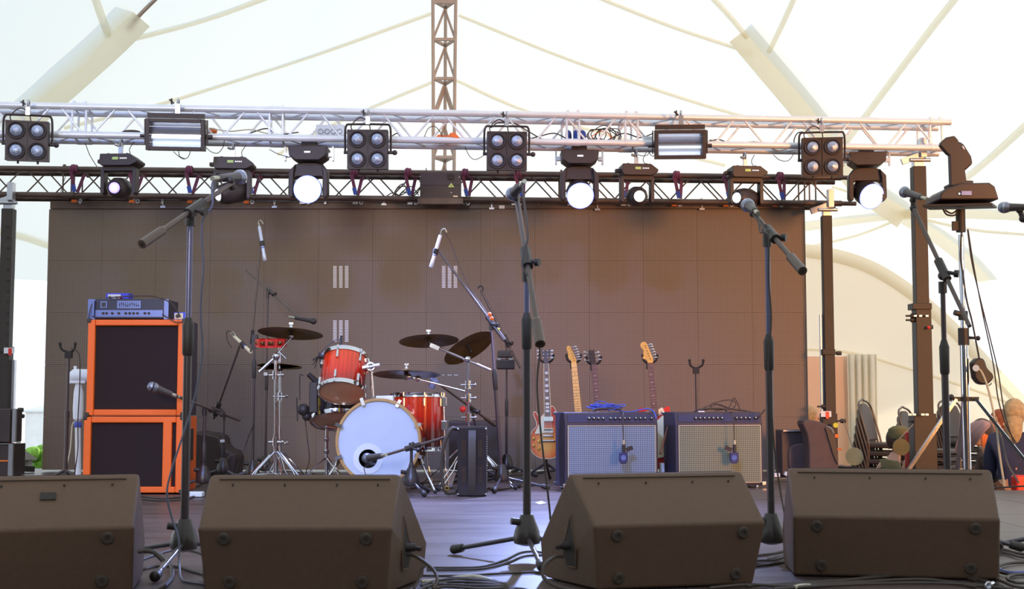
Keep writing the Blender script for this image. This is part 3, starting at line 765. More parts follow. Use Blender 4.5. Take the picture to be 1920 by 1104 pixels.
def wash_head(px, py, label, hx, hy, yaw=0.0, r=0.101):
    s = on_silver(px); Y = s.y+0.14; c = P(px, py, Y)
    t = thing('wash_light', label, 'moving light', c, (0, 0, yaw), 'large round LED wash lights', world=False)
    b = MB().prism([V((x, -0.11, z)) for x, z in ((-0.15, 0.055), (0.15, 0.055), (0.14, -0.02), (0.09, -0.055), (-0.09, -0.055), (-0.14, -0.02))], (0, 0.22, 0))
    bs = part('base', b, 'housing_m', t, bev=0.006)
    lugs = MB()
    for sx in (-1, 1): lugs.box((sx*0.165, 0, 0.0), (0.03, 0.04, 0.03)).box((sx*0.185, 0, 0.01), (0.012, 0.04, 0.11))
    part('side_bracket', lugs, 'aluminium', bs)
    part('display', MB().box((0.0, -0.1115, 0.006), (0.045, 0.003, 0.012)), 'led_dot' if px < 1500 else 'black', bs)
    yk = MB(); ok = 1.0
    out = [(-0.145, -0.34), (-0.155, -0.13), (-0.125, -0.075), (-0.05, -0.065), (0.05, -0.065), (0.125, -0.075), (0.155, -0.13), (0.145, -0.34), (0.125, -0.34), (0.125, -0.15), (0.10, -0.11), (-0.10, -0.11), (-0.125, -0.15), (-0.125, -0.34)]
    # yoke as three solids
    yk.prism([V((x, -0.02, z)) for x, z in ((-0.05, -0.06), (0.05, -0.06), (0.11, -0.075), (0.145, -0.12), (0.135, -0.20), (0.09, -0.17), (-0.09, -0.17), (-0.135, -0.20), (-0.145, -0.12), (-0.11, -0.075))], (0, 0.09, 0)); 
    for sx in (-1, 1): yk.prism([V((sx*0.10, -0.055, -0.08)), V((sx*0.150, -0.055, -0.13)), V((sx*0.152, -0.055, -0.31)), V((sx*0.135, -0.055, -0.34)), V((sx*0.112, -0.055, -0.33)), V((sx*0.112, -0.055, -0.15))], (0, 0.11, 0))
    part('yoke', yk, 'housing_m', t, bev=0.008)
    dv = V((math.sin(hx), -math.cos(hx)*math.cos(hy), -math.sin(hy))).normalized(); hc = V((0, 0, -0.27))
    hd = MB().lathe([(0.04, -0.12), (r*0.8, -0.11), (r, -0.03), (r*1.04, 0.07), (r*1.08, 0.085), (r*1.0, 0.09), (r*0.98, 0.078)], hc, dv, 28)
    h = part('head', hd, 'housing_m', t)
    part('lens_plate', MB().lathe([(r*0.97, 0.078), (r*0.9, 0.086), (0.001, 0.092)], hc, dv, 28), 'washface', h, 'glowing white face')
    u, w_, a = frame(dv); dd = MB()
    for n_, rr in ((1, 0), (6, 0.3), (12, 0.58), (18, 0.86)):
        for i in range(n_): 
            q = 2*PI*i/n_; dd.lathe([(0.0125, 0), (0.009, 0.005), (0.001, 0.007)], hc+dv*0.088+(u*math.cos(q)+w_*math.sin(q))*rr*r, dv, 8)
    part('led_lenses', dd, 'beam_white', h)
    part('rim_glow', MB().torus(hc+dv*0.086, dv, r*1.0, 0.006, 30, 6), 'bluerim', h, 'blue glowing rim')
    part('hook_clamp', MB().box((0, 0, 0.085), (0.12, 0.05, 0.06)), 'housing_m', t)
    return t
M['washface'] = mat('lit_wash_plate', (255, 255, 255), 0.4, 0, 0.0, emit=(0.42, 0.48, 1, 1), estr=1.5)
M['bluerim'] = mat('lit_blue_rim', (120, 120, 255), 0.4, 0, 0.0, emit=(0.2, 0.25, 1, 1), estr=3)
wash_head(580, 291, 'large round LED wash light shining blue white, left of centre', 0.02, 0.12)
wash_head(1086, 298, 'large round LED wash light with white face, right of the centre microphone', 0.02, 0.45, 0.03)
wash_head(1624, 301, 'large round LED wash light at the right end, face tilted sideways', 0.32, 0.45, -0.1)
# the light these lit heads throw
def spot(name, p, tgt, e, col, size, soft=0.05):
    lamp('SPOT', name, p, tgt, e, col, spot_size=math.radians(size), spot_blend=0.6, shadow_soft_size=soft)
spot('wash_beam', on_silver(582, -0.45, -0.05), (0.1, 9.0, 0), 500, (0.34, 0.42, 1), 60)
spot('wash_beam', on_silver(1086, -0.45, -0.05), (0.1, 8.0, 0), 1150, (0.36, 0.46, 1), 62)

# electrical box on the black truss
ebx = P(826, 348, 11.68)
t = thing('dimmer_box', 'black metal box with a yellow warning triangle mounted on the black truss', 'electrical box', ebx)
part('case', MB().box(ebx+V((0, 0.05, 0)), (77*K(11.68), 0.14, 50*K(11.68))).box(ebx+V((0, -0.022, 0.003)), (77*K(11.68), 0.004, 0.003)), 'housing_m', t, bev=0.004)
part('socket', MB().box(P(845, 331, 11.64), (0.05, 0.01, 0.05)), 'rubber', t)
tri = [P(840, 351, 11.655), P(852, 351, 11.655), P(846, 343, 11.655)]
w_ = part('warning_triangle', MB().prism(tri, (0, -0.004, 0)), 'green', t, 'yellow-green triangle')
part('exclamation_mark', MB().box(P(846, 348, 11.648), (0.004, 0.004, 0.018)), 'black', w_)
part('name_plate', MB().box(P(854, 368, 11.655), (0.04, 0.005, 0.012)), 'cream', t)
mb = MB()
for x, y in ((788, 331), (861, 332), (846, 361)): mb.cyl(P(x, y, 11.66), P(x, y, 11.65), 0.006, n=8)
part('screw', mb, 'aluminium', t)
part('foot_rail', MB().box(P(826, 378, 11.7), (0.40, 0.08, 0.05)), 'blacktruss', t)
part('aerial', MB().cyl(P(799, 323, 11.68), P(799, 315, 11.68), 0.004), 'black', t)

# ratchet straps and webbing round the black truss
def wrap(px, label, col='strap', tail=(0, 30), w=0.05, dx=0):
    top = P(px, 316+px*0.0105, 11.8); x = top.x; z = top.z; mb = MB()
    mb.torus((x, 11.8, z-0.0), (1, 0, 0.1), 0.036, 0.012, 16, 6)
    for k in range(3): mb.torus((x-0.02+k*0.022, 11.8, z), (1, 0, 0.15*(k-1)), 0.034, 0.011, 16, 6)
    mb.torus((x+0.05, 12.02, z+0.005), (1, 0, 0.1), 0.034, 0.011, 16, 6)
    t = thing('webbing_strap', label, 'strap', (x, 11.8, z), group='straps wrapped round the black truss')
    part('loop', mb, col, t)
    zb = z-0.235
    mb = MB().bar((x-0.02, 11.77, z-0.02), (x+0.02+dx, 11.78, zb+0.03), 0.028, 0.008, (0, 1, 0)).bar((x+0.06, 11.9, z-0.03), (x+0.035+dx, 11.8, zb+0.03), 0.028, 0.008, (0, 1, 0))
    part('tail', mb, col, t)
    part('tail_end', MB().bar((x+0.005+dx*0.7, 11.765, zb+0.09), (x+0.02+dx, 11.765, zb+0.03), 0.036, 0.01, (0, 1, 0)), 'strapblue', t, 'blue end of the strap')
wrap(139, 'purple strap with blue end left of the blue-lensed moving light')
wrap(249, 'purple strap behind the blue-lensed moving light')
wrap(355, 'purple strap with blue end between the strobe and the left singer microphone')
wrap(470, 'purple strap right of the left singer microphone')
wrap(664, 'purple strap under the violet blinder light', dx=-0.0)
wrap(765, 'purple strap beside the cable tangle left of the black box')
wrap(872, 'purple strap right of the black box on the truss')
wrap(970, 'pink strap behind the centre singer microphone', dx=0.02)
wrap(1268, 'faded purple strap below the right strobe light')
wrap(1166, 'purple strap behind the glaring white moving light')
wrap(1362, 'faded purple strap left of the turned-aside moving light')
wrap(1462, 'faded purple strap left of the right blinder light')

# cables lying in and hanging from the trusses
def sp_(px, py, dy=0.1): return P(px, py, on_silver(px).y+dy)
def scable(pts, label, r=0.005, m='cable', dy=0.1, g='cables on the silver truss'):
    cable('light_cable', label, [sp_(x, y, dy) for x, y in pts], r, m, g)
scable([(160, 268), (168, 290), (182, 313)], 'thin black cable dropping beside the left blinder light', 0.003)
scable([(325, 284), (334, 292), (344, 298), (353, 294), (357, 283)], 'small cable loop under the left strobe light', 0.003)
scable([(335, 283), (337, 293), (346, 297)], 'second small cable loop under the left strobe light', 0.003)
scable([(385, 275), (395, 284), (408, 287), (418, 276), (421, 262)], 'cable loop right of the left strobe light', 0.003)
scable([(392, 240), (430, 246), (470, 243), (500, 250), (545, 256)], 'pale cable lying along the truss right of the left strobe light', 0.005, 'whitecable')
scable([(470, 249), (500, 241), (520, 252), (560, 248)], 'brown cable lying in the truss above the left wash light')
scable([(505, 280), (520, 288), (540, 294)], 'black cable running to the left wash light', 0.003)
scable([(731, 258), (745, 250), (756, 258), (800, 257)], 'black cable running right from the violet blinder light')
scable([(795, 258), (803, 241), (815, 237), (825, 247), (830, 258)], 'cable loop left of the lattice mast', 0.003)
scable([(872, 276), (880, 292), (890, 299), (903, 294), (912, 286)], 'cable loop hanging left of the middle blinder light', 0.003)
scable([(920, 240), (935, 230), (965, 232), (990, 246), (1020, 262), (1050, 266)], 'long black cable running right from the middle blinder light')
scable([(985, 262), (1010, 256), (1040, 250), (1070, 262), (1100, 256)], 'brown cable under the long black one')
for i in range(7):
    cx, cy = 1120+i*4, 252+(i % 3)*3; rr = 14+(i*5) % 9
    scable([(cx+rr*math.cos(a)*1.2, cy+rr*0.75*math.sin(a)+2*math.sin(3*a+i)) for a in [k*PI/4 for k in range(9)]], 'loop of the coiled cables lying inside the truss left of the right strobe light', 0.004, 'orangered' if i == 2 else 'cable', 0.03+0.03*i, 'coiled cables inside the silver truss')
scable([(1140, 262), (1170, 250), (1200, 258), (1225, 250)], 'cable lying across the truss left of the right strobe light')
scable([(1215, 282), (1222, 292), (1232, 290), (1240, 278)], 'small cable loop under the left edge of the right strobe light', 0.003)
scable([(1185, 275), (1192, 288), (1210, 292), (1222, 282)], 'cable loop hanging right of the glaring white light', 0.003)
scable([(1450, 290), (1462, 300), (1478, 301), (1490, 286)], 'cable loop hanging left of the right blinder light', 0.003)
scable([(1330, 262), (1370, 270), (1420, 266), (1460, 282), (1490, 272)], 'pale cable sagging along the bottom of the truss', 0.005, 'whitecable')
scable([(1328, 265), (1350, 262), (1380, 275), (1410, 270)], 'second cable sagging along the bottom of the truss')
scable([(1490, 275), (1489, 262), (1495, 250), (1505, 247)], 'cable looping left of the right blinder light')
mb = MB()
c0 = sp_(1079, 256, 0.1)
for i in range(3): mb.torus(c0+V((-0.055+i*0.055, 0, 0)), (1, 0.3*(i-1), 0), 0.036, 0.017, 14, 6)
solo('gathered_strap', mb, 'strapblue', 'bunched blue strap lying in the truss above the middle wash light', 'strap')
mb = MB().prism([sp_(812, 262), sp_(822, 252), sp_(838, 254), sp_(850, 250), (sp_(862, 262))], (0, 0.1, 0)); mb.prism([sp_(842, 250, -0.02), sp_(852, 248, -0.02), sp_(864, 260, -0.02), sp_(850, 258, -0.02)], (0, 0.02, 0))
solo('folded_strap', mb, 'orangered', 'orange folded webbing lying on the truss in front of the lattice mast', 'strap')
mb = MB().ball(sp_(398, 246, 0.18), 0.04, 12, (1, .6, .7)); solo('orange_fitting', mb, 'orangered', 'small orange round item in the truss right of the left strobe light', 'fitting')
mb = MB().ball(sp_(246, 247, 0.15), 0.03, 12, (2.4, .8, .5)); solo('cable_bundle', mb, 'cable', 'dark taped cable bundle left of the left strobe light', 'cable')
t = thing('socket_strip', 'white plastic multi-socket box lying in the truss right of the left wash light', 'socket box', sp_(620, 245, 0.12))
part('body', MB().box(sp_(620, 245, 0.12), (0.22, 0.06, 0.085)), 'white', t, bev=0.006)
mb = MB()
for i in range(4): mb.torus(sp_(601+i*12, 246, 0.08), (0, 1, 0), 0.018, 0.004, 14, 5)
part('socket', mb, 'aluminium', t)
mb = MB().box(sp_(1215, 262, 0.05), (0.07, 0.05, 0.05)); t = solo('plug', mb, 'white', 'white plug left of the right strobe light', 'plug', bev=0.01)
for i, (pts) in enumerate(([(735, 370), (745, 352), (756, 345), (762, 358), (750, 366), (741, 360), (750, 350), (765, 352), (775, 366), (785, 360)],
                            [(745, 372), (756, 360), (768, 366), (760, 375), (748, 368), (760, 355), (772, 350), (785, 366)],
                            [(722, 370), (735, 362), (750, 368), (770, 372), (790, 350), (786, 338)])):
    cable('truss_cable', 'black looped cable left of the warning-triangle box', [P(x, y, 11.85+0.03*i) for x, y in pts], 0.005, 'cable', 'tangled cables on the black truss')
cable('truss_cable', 'thin cable crossing the black truss at the far left', [P(123, 330, 11.75), P(118, 345, 11.74), P(114, 360, 11.75)], 0.003)

# ================================================================= WEDGE MONITORS
def wedge(label, A, yaw, L, hz, hwB, hwC, hwE, logo=None, cable_hole=None):
    """A = world point on floor under the left end of the front ridge; local x along the length, y to the back"""
    t = thing('floor_monitor', label, 'stage monitor', A, (0, 0, yaw), 'floor wedge monitors', world=False)
    prof = [(0.05, 0.004, hwE), (0.0, hz, 0), (0.02, hz+0.012, 0), (0.215, hz+0.158, hwB), (0.25, hz+0.162, hwB), (0.455, 0.13, hwC), (0.44, 0.012, hwC*0.9), (0.40, 0.004, hwC*0.8)]
    mb = MB(); n = len(prof)
    for s in (0, 1):
        for y, z, w in prof: mb.v.append(V(((-w) if s == 0 else L+w, y, z)))
    cy, cz, cw = 0.19, 0.13, hwC*0.32
    mb.v += [V((-cw, cy, cz)), V((L+cw, cy, cz))]
    for i in range(n):
        j = (i+1) % n; mb.face((j, i, 2*n)); mb.face((n+i, n+j, 2*n+1))
    def side_w(y, z):
        best = None
        for i in range(n):
            (y1, z1, w1), (y2, z2, w2) = prof[i], prof[(i+1) % n]
            det = (y1-cy)*(z2-cz)-(y2-cy)*(z1-cz)
            if abs(det) < 1e-9: continue
            a = ((y-cy)*(z2-cz)-(y2-cy)*(z-cz))/det; b = ((y1-cy)*(z-cz)-(y-cy)*(z1-cz))/det
            if a >= -1e-6 and b >= -1e-6 and a+b <= 1.0001: return cw+a*(w1-cw)+b*(w2-cw)
        return cw
    for i in range(n): j = (i+1) % n; mb.face((i, j, n+j, n+i))
    part('cabinet', mb, 'monitor', t, bev=0.012)
    # steel grille on the sloping rear face
    g = MB(); a, b = V((0, 0.262, hz+0.158)), V((0, 0.449, 0.148)); d = (b-a)
    nrm = V((0, 1, 1)).normalized()*0.004
    g.prism([V((0.02-hwB, a.y, a.z)), V((L-0.02+hwB, a.y, a.z)), V((L-0.02+hwC, b.y, b.z)), V((0.02-hwC, b.y, b.z))], nrm)
    part('grille', g, 'grille', t)
    e = MB()
    zz = hz+0.158-0.012
    e.prism([V((0.025, 0.199, zz)), V((L-0.025, 0.199, zz)), V((L-0.025, 0.2005, zz+0.0006)), V((0.025, 0.2005, zz+0.0006))], (0, -0.0025, 0.0032))
    part('seam_line', e, 'footrub', t)
    sc = MB()
    for f in (0.12, 0.40, 0.68, 0.9): sc.cyl((L*f, 0.175, hz+0.128), (L*f, 0.172, hz+0.134), 0.0032, n=8)
    part('screw', sc, 'rubber', t)
    for fx, fz in ((0.085, hz-0.035), (L-0.085, hz-0.035), (0.10, 0.045), (L-0.10, 0.045)):
        y = 0.05*(1-fz/hz); nn = V((0, -hz, -0.05)).normalized()
        part('rubber_foot', MB().lathe([(0.021, -0.003), (0.021, 0.006), (0.017, 0.010), (0.009, 0.010), (0.008, 0.006)], (fx, y, fz), nn, 20), 'footrub', t)
    if logo is not None:
        c = V((logo, 0.13, hz+0.097)); R = Matrix.Rotation(math.atan2(0.146, 0.195), 3, 'X')
        part('badge', MB().box(c, (0.05, 0.036, 0.006), R), 'rubber', t)
    if cable_hole:
        sgn = 1 if cable_hole == 'right' else -1; X = L if sgn > 0 else 0
        def pt(y, z, o): return V((X+sgn*(side_w(y, z)+o), y, z))
        out = [(0.205, 0.245), (0.235, 0.165), (0.265, 0.135), (0.235, 0.065), (0.175, 0.065), (0.150, 0.135)]
        fr_ = MB(); k = len(out)
        fr_.tube([pt(y, z, 0.002) for y, z in out+[out[0]]], 0.004, 6)
        part('recess_rim', fr_, 'monitor', t)
        rc = MB(); rc.v = [pt(0.2, 0.13, 0.003)]+[pt(y, z, 0.003) for y, z in out]
        for a_ in range(k): rc.face((0, 1+a_, 1+(a_+1) % k))
        o_ = part('connector_recess', rc, 'rubber', t)
        part('plug', MB().cyl(pt(0.20, 0.14, 0.0), pt(0.20, 0.14, 0.035), 0.014).cyl(pt(0.20, 0.14, 0.03), pt(0.185, 0.135, 0.055), 0.008), 'black', t)
        part('plug_ring', MB().cyl(pt(0.235, 0.13, 0.0), pt(0.235, 0.13, 0.012), 0.010), 'aluminium', t)
    return t
M['footrub'] = mat('foot_rubber', (70, 58, 50), 0.8, 0, 0.05)
HZ = 0.225
def mon(label, pxr, pyr, yaw, L, right=True, **kw):
    """anchor = the right (or left) end of the front ridge as seen; yaw in degrees"""
    b = G(pxr, pyr, HZ); b.z = 0; y = math.radians(yaw); d = V((math.cos(y), math.sin(y), 0))
    return wedge(label, b-d*L if right else b, y, L, HZ, **kw)
mon('black floor monitor wedge at the far left, turned inward, partly out of frame', 252, 987, 17, 0.72, hwB=0.02, hwC=0.05, hwE=0.0, logo=0.44)
mon('black floor monitor wedge second from left, with cable in its right end', 371, 990, 0, 0.64, right=False, hwB=0.012, hwC=0.09, hwE=-0.02, cable_hole='right')
mon('black floor monitor wedge in front of the guitar amplifiers, turned to the left', 1114, 986, 15, 0.63, right=False, hwB=0.012, hwC=0.06, hwE=-0.03, cable_hole='left')
mon('black floor monitor wedge at the right, square to the stage front', 1487, 967, -10, 0.722, right=False, hwB=0.012, hwC=0.03, hwE=0.0)

# ================================================================= MICROPHONE STANDS
def leg(mb_or, hub, az, L, zh, r=0.009):
    pass
def mic_stand(label, base, clutch_z, az, L=0.34, r=0.0125, knob=True, split=None, boom=None, cw=True, top=None, group='microphone stands', r_low=0.016, hubz=0.11, boomr=0.0095, foot='black', cat='microphone stand', name='microphone_stand', polecol='standbluelit', hubr=0.055, tip=None):
    base = V(base); t = thing(name, label, cat, base, group=group)
    hub = base+V((0, 0, hubz))
    part('tripod_hub', MB().lathe([(hubr*0.45, 0.075), (hubr*0.62, 0.05), (hubr*0.9, 0.01), (hubr, -0.02), (hubr*0.95, -0.04), (hubr*0.4, -0.05)], hub, (0, 0, 1), 20), 'standhub', t)
    if knob: part('hub_knob', MB().cyl(hub+V((-hubr*0.5, -0.01, 0.045)), hub+V((-hubr*1.15, -0.02, 0.05)), 0.014), 'black', t)
    for a in az:
        a = math.radians(a); d = V((math.cos(a), math.sin(a), 0)); p0 = hub+d*hubr*0.6+V((0, 0, -0.02)); p1 = base+d*L+V((0, 0, 0.022))
        lg = part('leg', MB().cyl(p0, p1, 0.0095), 'standleg', t)
        part('rubber_foot', MB().cyl(p1-(p1-p0).normalized()*0.045, p1+(p1-p0).normalized()*0.004, 0.017, 0.02).ball(p1, 0.02, 10), foot, lg)
    tz = clutch_z; sp = split if split is not None else base.z+(tz-base.z)*0.55
    topp = V(top) if top else V((base.x, base.y, tz))
    ax = (topp-hub).normalized(); f = (sp-hub.z)/(topp.z-hub.z); m_ = hub.lerp(topp, f)
    part('lower_tube', MB().cyl(hub, m_, r), 'standtube', t)
    part('upper_tube', MB().cyl(m_, topp, r*0.72), polecol, t)
    part('height_clutch', MB().lathe([(r*1.05, -0.12), (r*1.3, -0.11), (r*1.38, 0.0), (r*1.1, 0.012), (r*0.8, 0.03)], m_, ax, 14), 'black', t)
    if boom:
        A, B = V(boom[0]), V(boom[1]); d = (B-A).normalized()   # A mic end, B tail
        s = (topp-A).dot(d); c = A+d*s; r_ = r
        part('boom_arm', MB().cyl(A, B, boomr), 'standboom', t)
        part('boom_clutch', MB().cyl(c-d*0.055, c+d*0.055, boomr*2.0, n=10).cyl(topp-V((0, 0, 0.05)), topp, r*1.2, n=12).ball((topp+c)/2, boomr*2.2, 10), 'standhub', t)
        part('boom_knob', MB().cyl(c+V((0.0, -0.02, -0.01)), c+V((0.035, -0.04, -0.02)), 0.008).cyl(c+V((0.035, -0.04, -0.02)), c+V((0.052, -0.048, -0.022)), 0.016), 'black', t)
        if cw: part('counterweight', MB().cyl(B-d*0.13, B, boomr*1.75, n=14).cyl(B-d*0.145, B-d*0.13, boomr*1.2, boomr*1.75), 'standboom', t)
    return t
M['standbluelit'] = mat('blue_lit_stand_tube', (104, 100, 126), 0.25, 0.55, 0.05)  # blue stage light put into the tube colour
M['standtube'] = mat('black_stand_tube', (74, 64, 66), 0.3, 0.3, 0.05)
M['standleg'] = mat('black_stand_leg', (80, 76, 84), 0.25, 0.4, 0.05)
M['standboom'] = mat('stand_boom_tube', (98, 84, 78), 0.35, 0.4, 0.05)
M['standhub'] = mat('stand_hub', (60, 52, 50), 0.32, 0.2, 0.05)
M['micgrille'] = grid_mat('microphone_mesh', (170, 172, 190), (90, 90, 104), 0.0024, 0.35, 0.7)
M['micbody'] = mat('microphone_body', (84, 76, 74), 0.4, 0.3, 0.05)
M['condenser'] = mat('nickel_microphone', (206, 208, 222), 0.3, 0.4, 0.04)
def vocal_mic(label, tail, ball, r=0.026, grille='micgrille', body='micbody', group='singer microphones', band='aluminium'):
    tail = V(tail); ball = V(ball); d = (ball-tail).normalized(); L = (ball-tail).length
    t = thing('microphone', label, 'microphone', tail.lerp(ball, 0.4), group=group)
    part('body', MB().lathe([(r*0.5, 0), (r*0.56, 0.008), (r*0.62, L*0.35), (r*0.74, L-r*1.2), (r*0.8, L-r*0.9)], tail, d, 18), body, t)
    h = part('head_grille', MB().lathe([(r*0.82, -r*0.95), (r*0.98, -r*0.6), (r*1.04, -r*0.1), (r*1.0, r*0.3), (r*0.8, r*0.72), (r*0.45, r*0.98), (0.001, r*1.05)], ball, d, 22), grille, t)
    part('band', MB().lathe([(r*1.04, -r*0.15), (r*1.1, -r*0.1), (r*1.1, r*0.1), (r*1.04, r*0.15)], ball, d, 22, cap=False), band, h)
    part('plug', MB().cyl(tail-d*0.055, tail+d*0.005, r*0.36, n=12), 'plugmetal', t, 'nickel cable plug')
    return t
M['plugmetal'] = mat('plug_metal', (186, 180, 160), 0.35, 0.7, 0.08)
def stick_mic(label, a, b, r=0.0105, m='condenser', group='pencil microphones over the drums', clipm='black'):
    a = V(a); b = V(b); d = (b-a).normalized(); L = (b-a).length
    t = thing('condenser_microphone', label, 'microphone', (a+b)/2, group=group)
    bd = part('body', MB().lathe([(r*0.7, 0), (r, 0.006), (r, L*0.80), (r*1.12, L*0.815), (r*1.12, L-0.004), (r*0.9, L)], a, d, 14), m, t)
    part('ring', MB().lathe([(r*1.08, -0.003), (r*1.08, 0.003)], a+d*L*0.62, d, 14), 'pedalblue', bd, 'blue ring')
    part('clip', MB().lathe([(r*1.5, -0.02), (r*1.6, 0.0), (r*1.5, 0.02)], a+d*L*0.5, d, 12).ball(a+d*L*0.5+V((0, 0.015, -0.02)), 0.014, 8), clipm, t)
    part('plug', MB().tube(smooth([a, a-d*0.03+V((0, 0, 0.004)), a-d*0.045+V((0.018, 0, 0.0)), a-d*0.03+V((0.035, 0, -0.012))], 4), 0.006, 7), 'plugmetal', t)
    return t
def clip(t, a, b):
    part('microphone_clip', MB().cyl(a, b, 0.011, n=10).ball(a, 0.016, 10).ball(b, 0.017, 10), 'black', t)

# left singer stand
Yl = 5.25
s1 = mic_stand('black boom microphone stand on the left, boom pointing down to the left', (P(345, 1040, Yl).x, Yl, 0), P(358, 400, Yl).z, (271, 150, 30), L=0.45, r=0.0172, split=P(352, 610, Yl).z,
    boom=(P(437, 342, 5.450), P(266, 458, 4.940)), polecol='standbluelit', boomr=0.0105)
clip(s1, P(435, 350, 5.450), P(432, 338, 5.430))
vocal_mic('singer microphone on the left stand, pointing right with a silver head', P(410, 334, 5.390), P(450, 332, 5.570), 0.029)
cable('microphone_cable', 'cable hanging from the left singer microphone down its stand', [P(402, 334, 5.370), P(397, 350, 5.310), P(398, 385, 5.250), P(382, 408, 5.220), P(378, 440, 5.210), P(381, 500, 5.210), P(376, 580, 5.210), P(379, 660, 5.210), P(366, 740, 5.190), P(345, 810, 5.140), P(322, 880, 5.090), P(313, 925, 5.070), P(322, 970, 5.050), P(335, 1010, 5.010), P(336, 1060, 4.940), G(345, 1090, 0.006), G(400, 1098, 0.006)], 0.0042, 'bluelitcable', 'microphone cables', 0.006)
# centre singer stand
Yc = 5.45
s2 = mic_stand('black boom microphone stand in the centre, boom leaning down to the right', (P(988, 1025, Yc).x, Yc, 0), P(990, 505, Yc).z, (145, 278, 30), L=0.37, r=0.0163, split=P(990, 600, Yc).z,
    boom=(P(968, 366, 5.730), P(1013, 645, 5.030)), polecol='standbluelit', boomr=0.0115)
vocal_mic('singer microphone on the centre stand, pointing away to the left', P(976, 348, 5.600), P(961, 364, 5.700), 0.028)
clip(s2, P(972, 356, 5.660), P(968, 366, 5.710))
cable('microphone_cable', 'cable hanging from the centre singer microphone down its stand', [P(979, 343, 5.560), P(983, 380, 5.480), P(990, 440, 5.380), P(983, 470, 5.360), P(980, 500, 5.340), P(996, 530, 5.300), P(1004, 580, 5.280), P(1012, 650, 5.280), P(1007, 720, 5.280), P(1013, 800, 5.280), P(1022, 880, 5.280), P(1030, 950, 5.300), G(1040, 1050, 0.006), G(1060, 1062, 0.006)], 0.0042, 'cable', 'microphone cables', 0.006)
# right singer stand
Yr = 5.50
s3 = mic_stand('black boom microphone stand on the right, boom pointing down to the right', (P(1447, 1022, Yr).x, Yr, 0), P(1439, 440, Yr).z, (195, 340, 95), L=0.36, r=0.0153, split=P(1443, 640, Yr).z,
    boom=(P(1410, 396, 5.700), P(1505, 508, 5.200)), polecol='standbluelit', boomr=0.011)
vocal_mic('singer microphone on the right stand, pointing away from the camera', P(1416, 396, 5.570), P(1402, 385, 5.710), 0.028)
clip(s3, P(1410, 393, 5.650), P(1412, 400, 5.690))
cable('microphone_cable', 'cable hanging from the right singer microphone down its stand', [P(1421, 400, 5.530), P(1425, 432, 5.450), P(1428, 436, 5.430), P(1441, 445, 5.390), P(1441, 520, 5.390), P(1446, 600, 5.390), P(1440, 680, 5.390), P(1446, 760, 5.390), P(1452, 840, 5.390), P(1463, 920, 5.390), P(1475, 990, 5.350), G(1474, 1040, 0.006), G(1440, 1048, 0.006)], 0.0042, 'cable', 'microphone cables', 0.006)
# far right singer stand
Yf = 5.75
s4 = mic_stand('black boom microphone stand on the far right in front of the thick tower', (P(1780, 1030, Yf).x, Yf, 0), P(1771, 528, Yf).z, (-2, 130, 250), L=0.30, r=0.0155, split=P(1777, 650, Yf).z,
    boom=(P(1712, 388, 5.9), P(1818, 612, 5.5)), polecol='standtube', boomr=0.0095, cw=False)
vocal_mic('singer microphone pointing left in front of the thick lifting tower', P(1728, 370, 5.82), P(1696, 360, 5.98), 0.024)
clip(s4, P(1712, 375, 5.9), P(1713, 390, 5.9))
# stand that is mostly outside the frame at the right
s5 = mic_stand('microphone stand mostly outside the right edge, only its microphone showing', (P(2010, 1030, 5.7).x, 5.7, 0), P(2010, 520, 5.7).z, (160, 40, 280), L=0.32, boom=(P(1918, 410, 5.72), P(2050, 560, 5.65)), cw=False)
vocal_mic('singer microphone cut off by the right edge of the picture', P(1932, 388, 5.7), P(1882, 389, 5.74), 0.024)
clip(s5, P(1912, 394, 5.72), P(1918, 410, 5.72))

# drum overheads and other back-line stands
s6 = mic_stand('tall thin black stand holding a pencil microphone left of the drums', (P(473, 905, 10.3).x, 10.3, 0), P(474, 632, 10.3).z, (200, 320, 80), L=0.30, r=0.013, split=P(474, 680, 10.3).z, boom=(P(489, 458, 10.25), P(470, 660, 10.3)), cw=False, boomr=0.008, group='back line microphone stands', polecol='standtube')
stick_mic('pencil microphone above the left crash cymbal, pointing down', P(486, 424, 10.2), P(497, 489, 10.2), 0.0125)
s7 = mic_stand('black stand with a dark boom reaching over the left cymbals', (P(497, 895, 11.0).x, 11.0, 0), P(499, 548, 11.0).z, (190, 300, 60), L=0.28, r=0.011, boom=(P(562, 596, 10.7), P(461, 506, 11.3)), cw=False, boomr=0.008, group='back line microphone stands', polecol='standtube')
part('tape_band', MB().cyl(P(498, 704, 10.98), P(498, 698, 10.98), 0.016), 'whitemat', s7, 'white tape band')
vocal_mic('dark handheld microphone lying over the left crash cymbal', P(553, 596, 10.7), P(588, 602, 10.65), 0.024, 'black', 'black', 'drum microphones', 'black')
s8 = mic_stand('black stand with a long boom right of the drums, orange tape on the boom', (P(940, 917, 9.6).x, 9.6, 0), P(923, 606, 9.6).z, (0, 262, 150), L=0.33, r=0.014, split=P(930, 700, 9.6).z, top=P(921, 606, 9.6), boom=(P(824, 472, 9.75), P(946, 638, 9.55)), cw=True, boomr=0.009, group='back line microphone stands', polecol='standbluelit')
tp = MB()
for x, y in ((918, 589), (922, 597)): tp.ball(P(x, y, 9.55), 0.016, 10)
part('orange_tape', tp, 'orangered', s8, 'orange tape'); part('yellow_tape', MB().ball(P(931, 610, 9.55), 0.011, 8).ball(P(935, 617, 9.55), 0.009, 8), 'yellow', s8, 'yellow tape')
stick_mic('pencil microphone above the right cymbals, pointing down to the left', P(826, 440, 9.7), P(808, 501, 9.75), 0.0135)
cable('microphone_cable', 'thin cable running beside the right overhead boom', [P(833, 434, 9.7), P(845, 455, 9.72), P(862, 500, 9.72), P(878, 535, 9.7), P(905, 575, 9.66), P(925, 605, 9.62)], 0.003, 'cable', 'microphone cables')
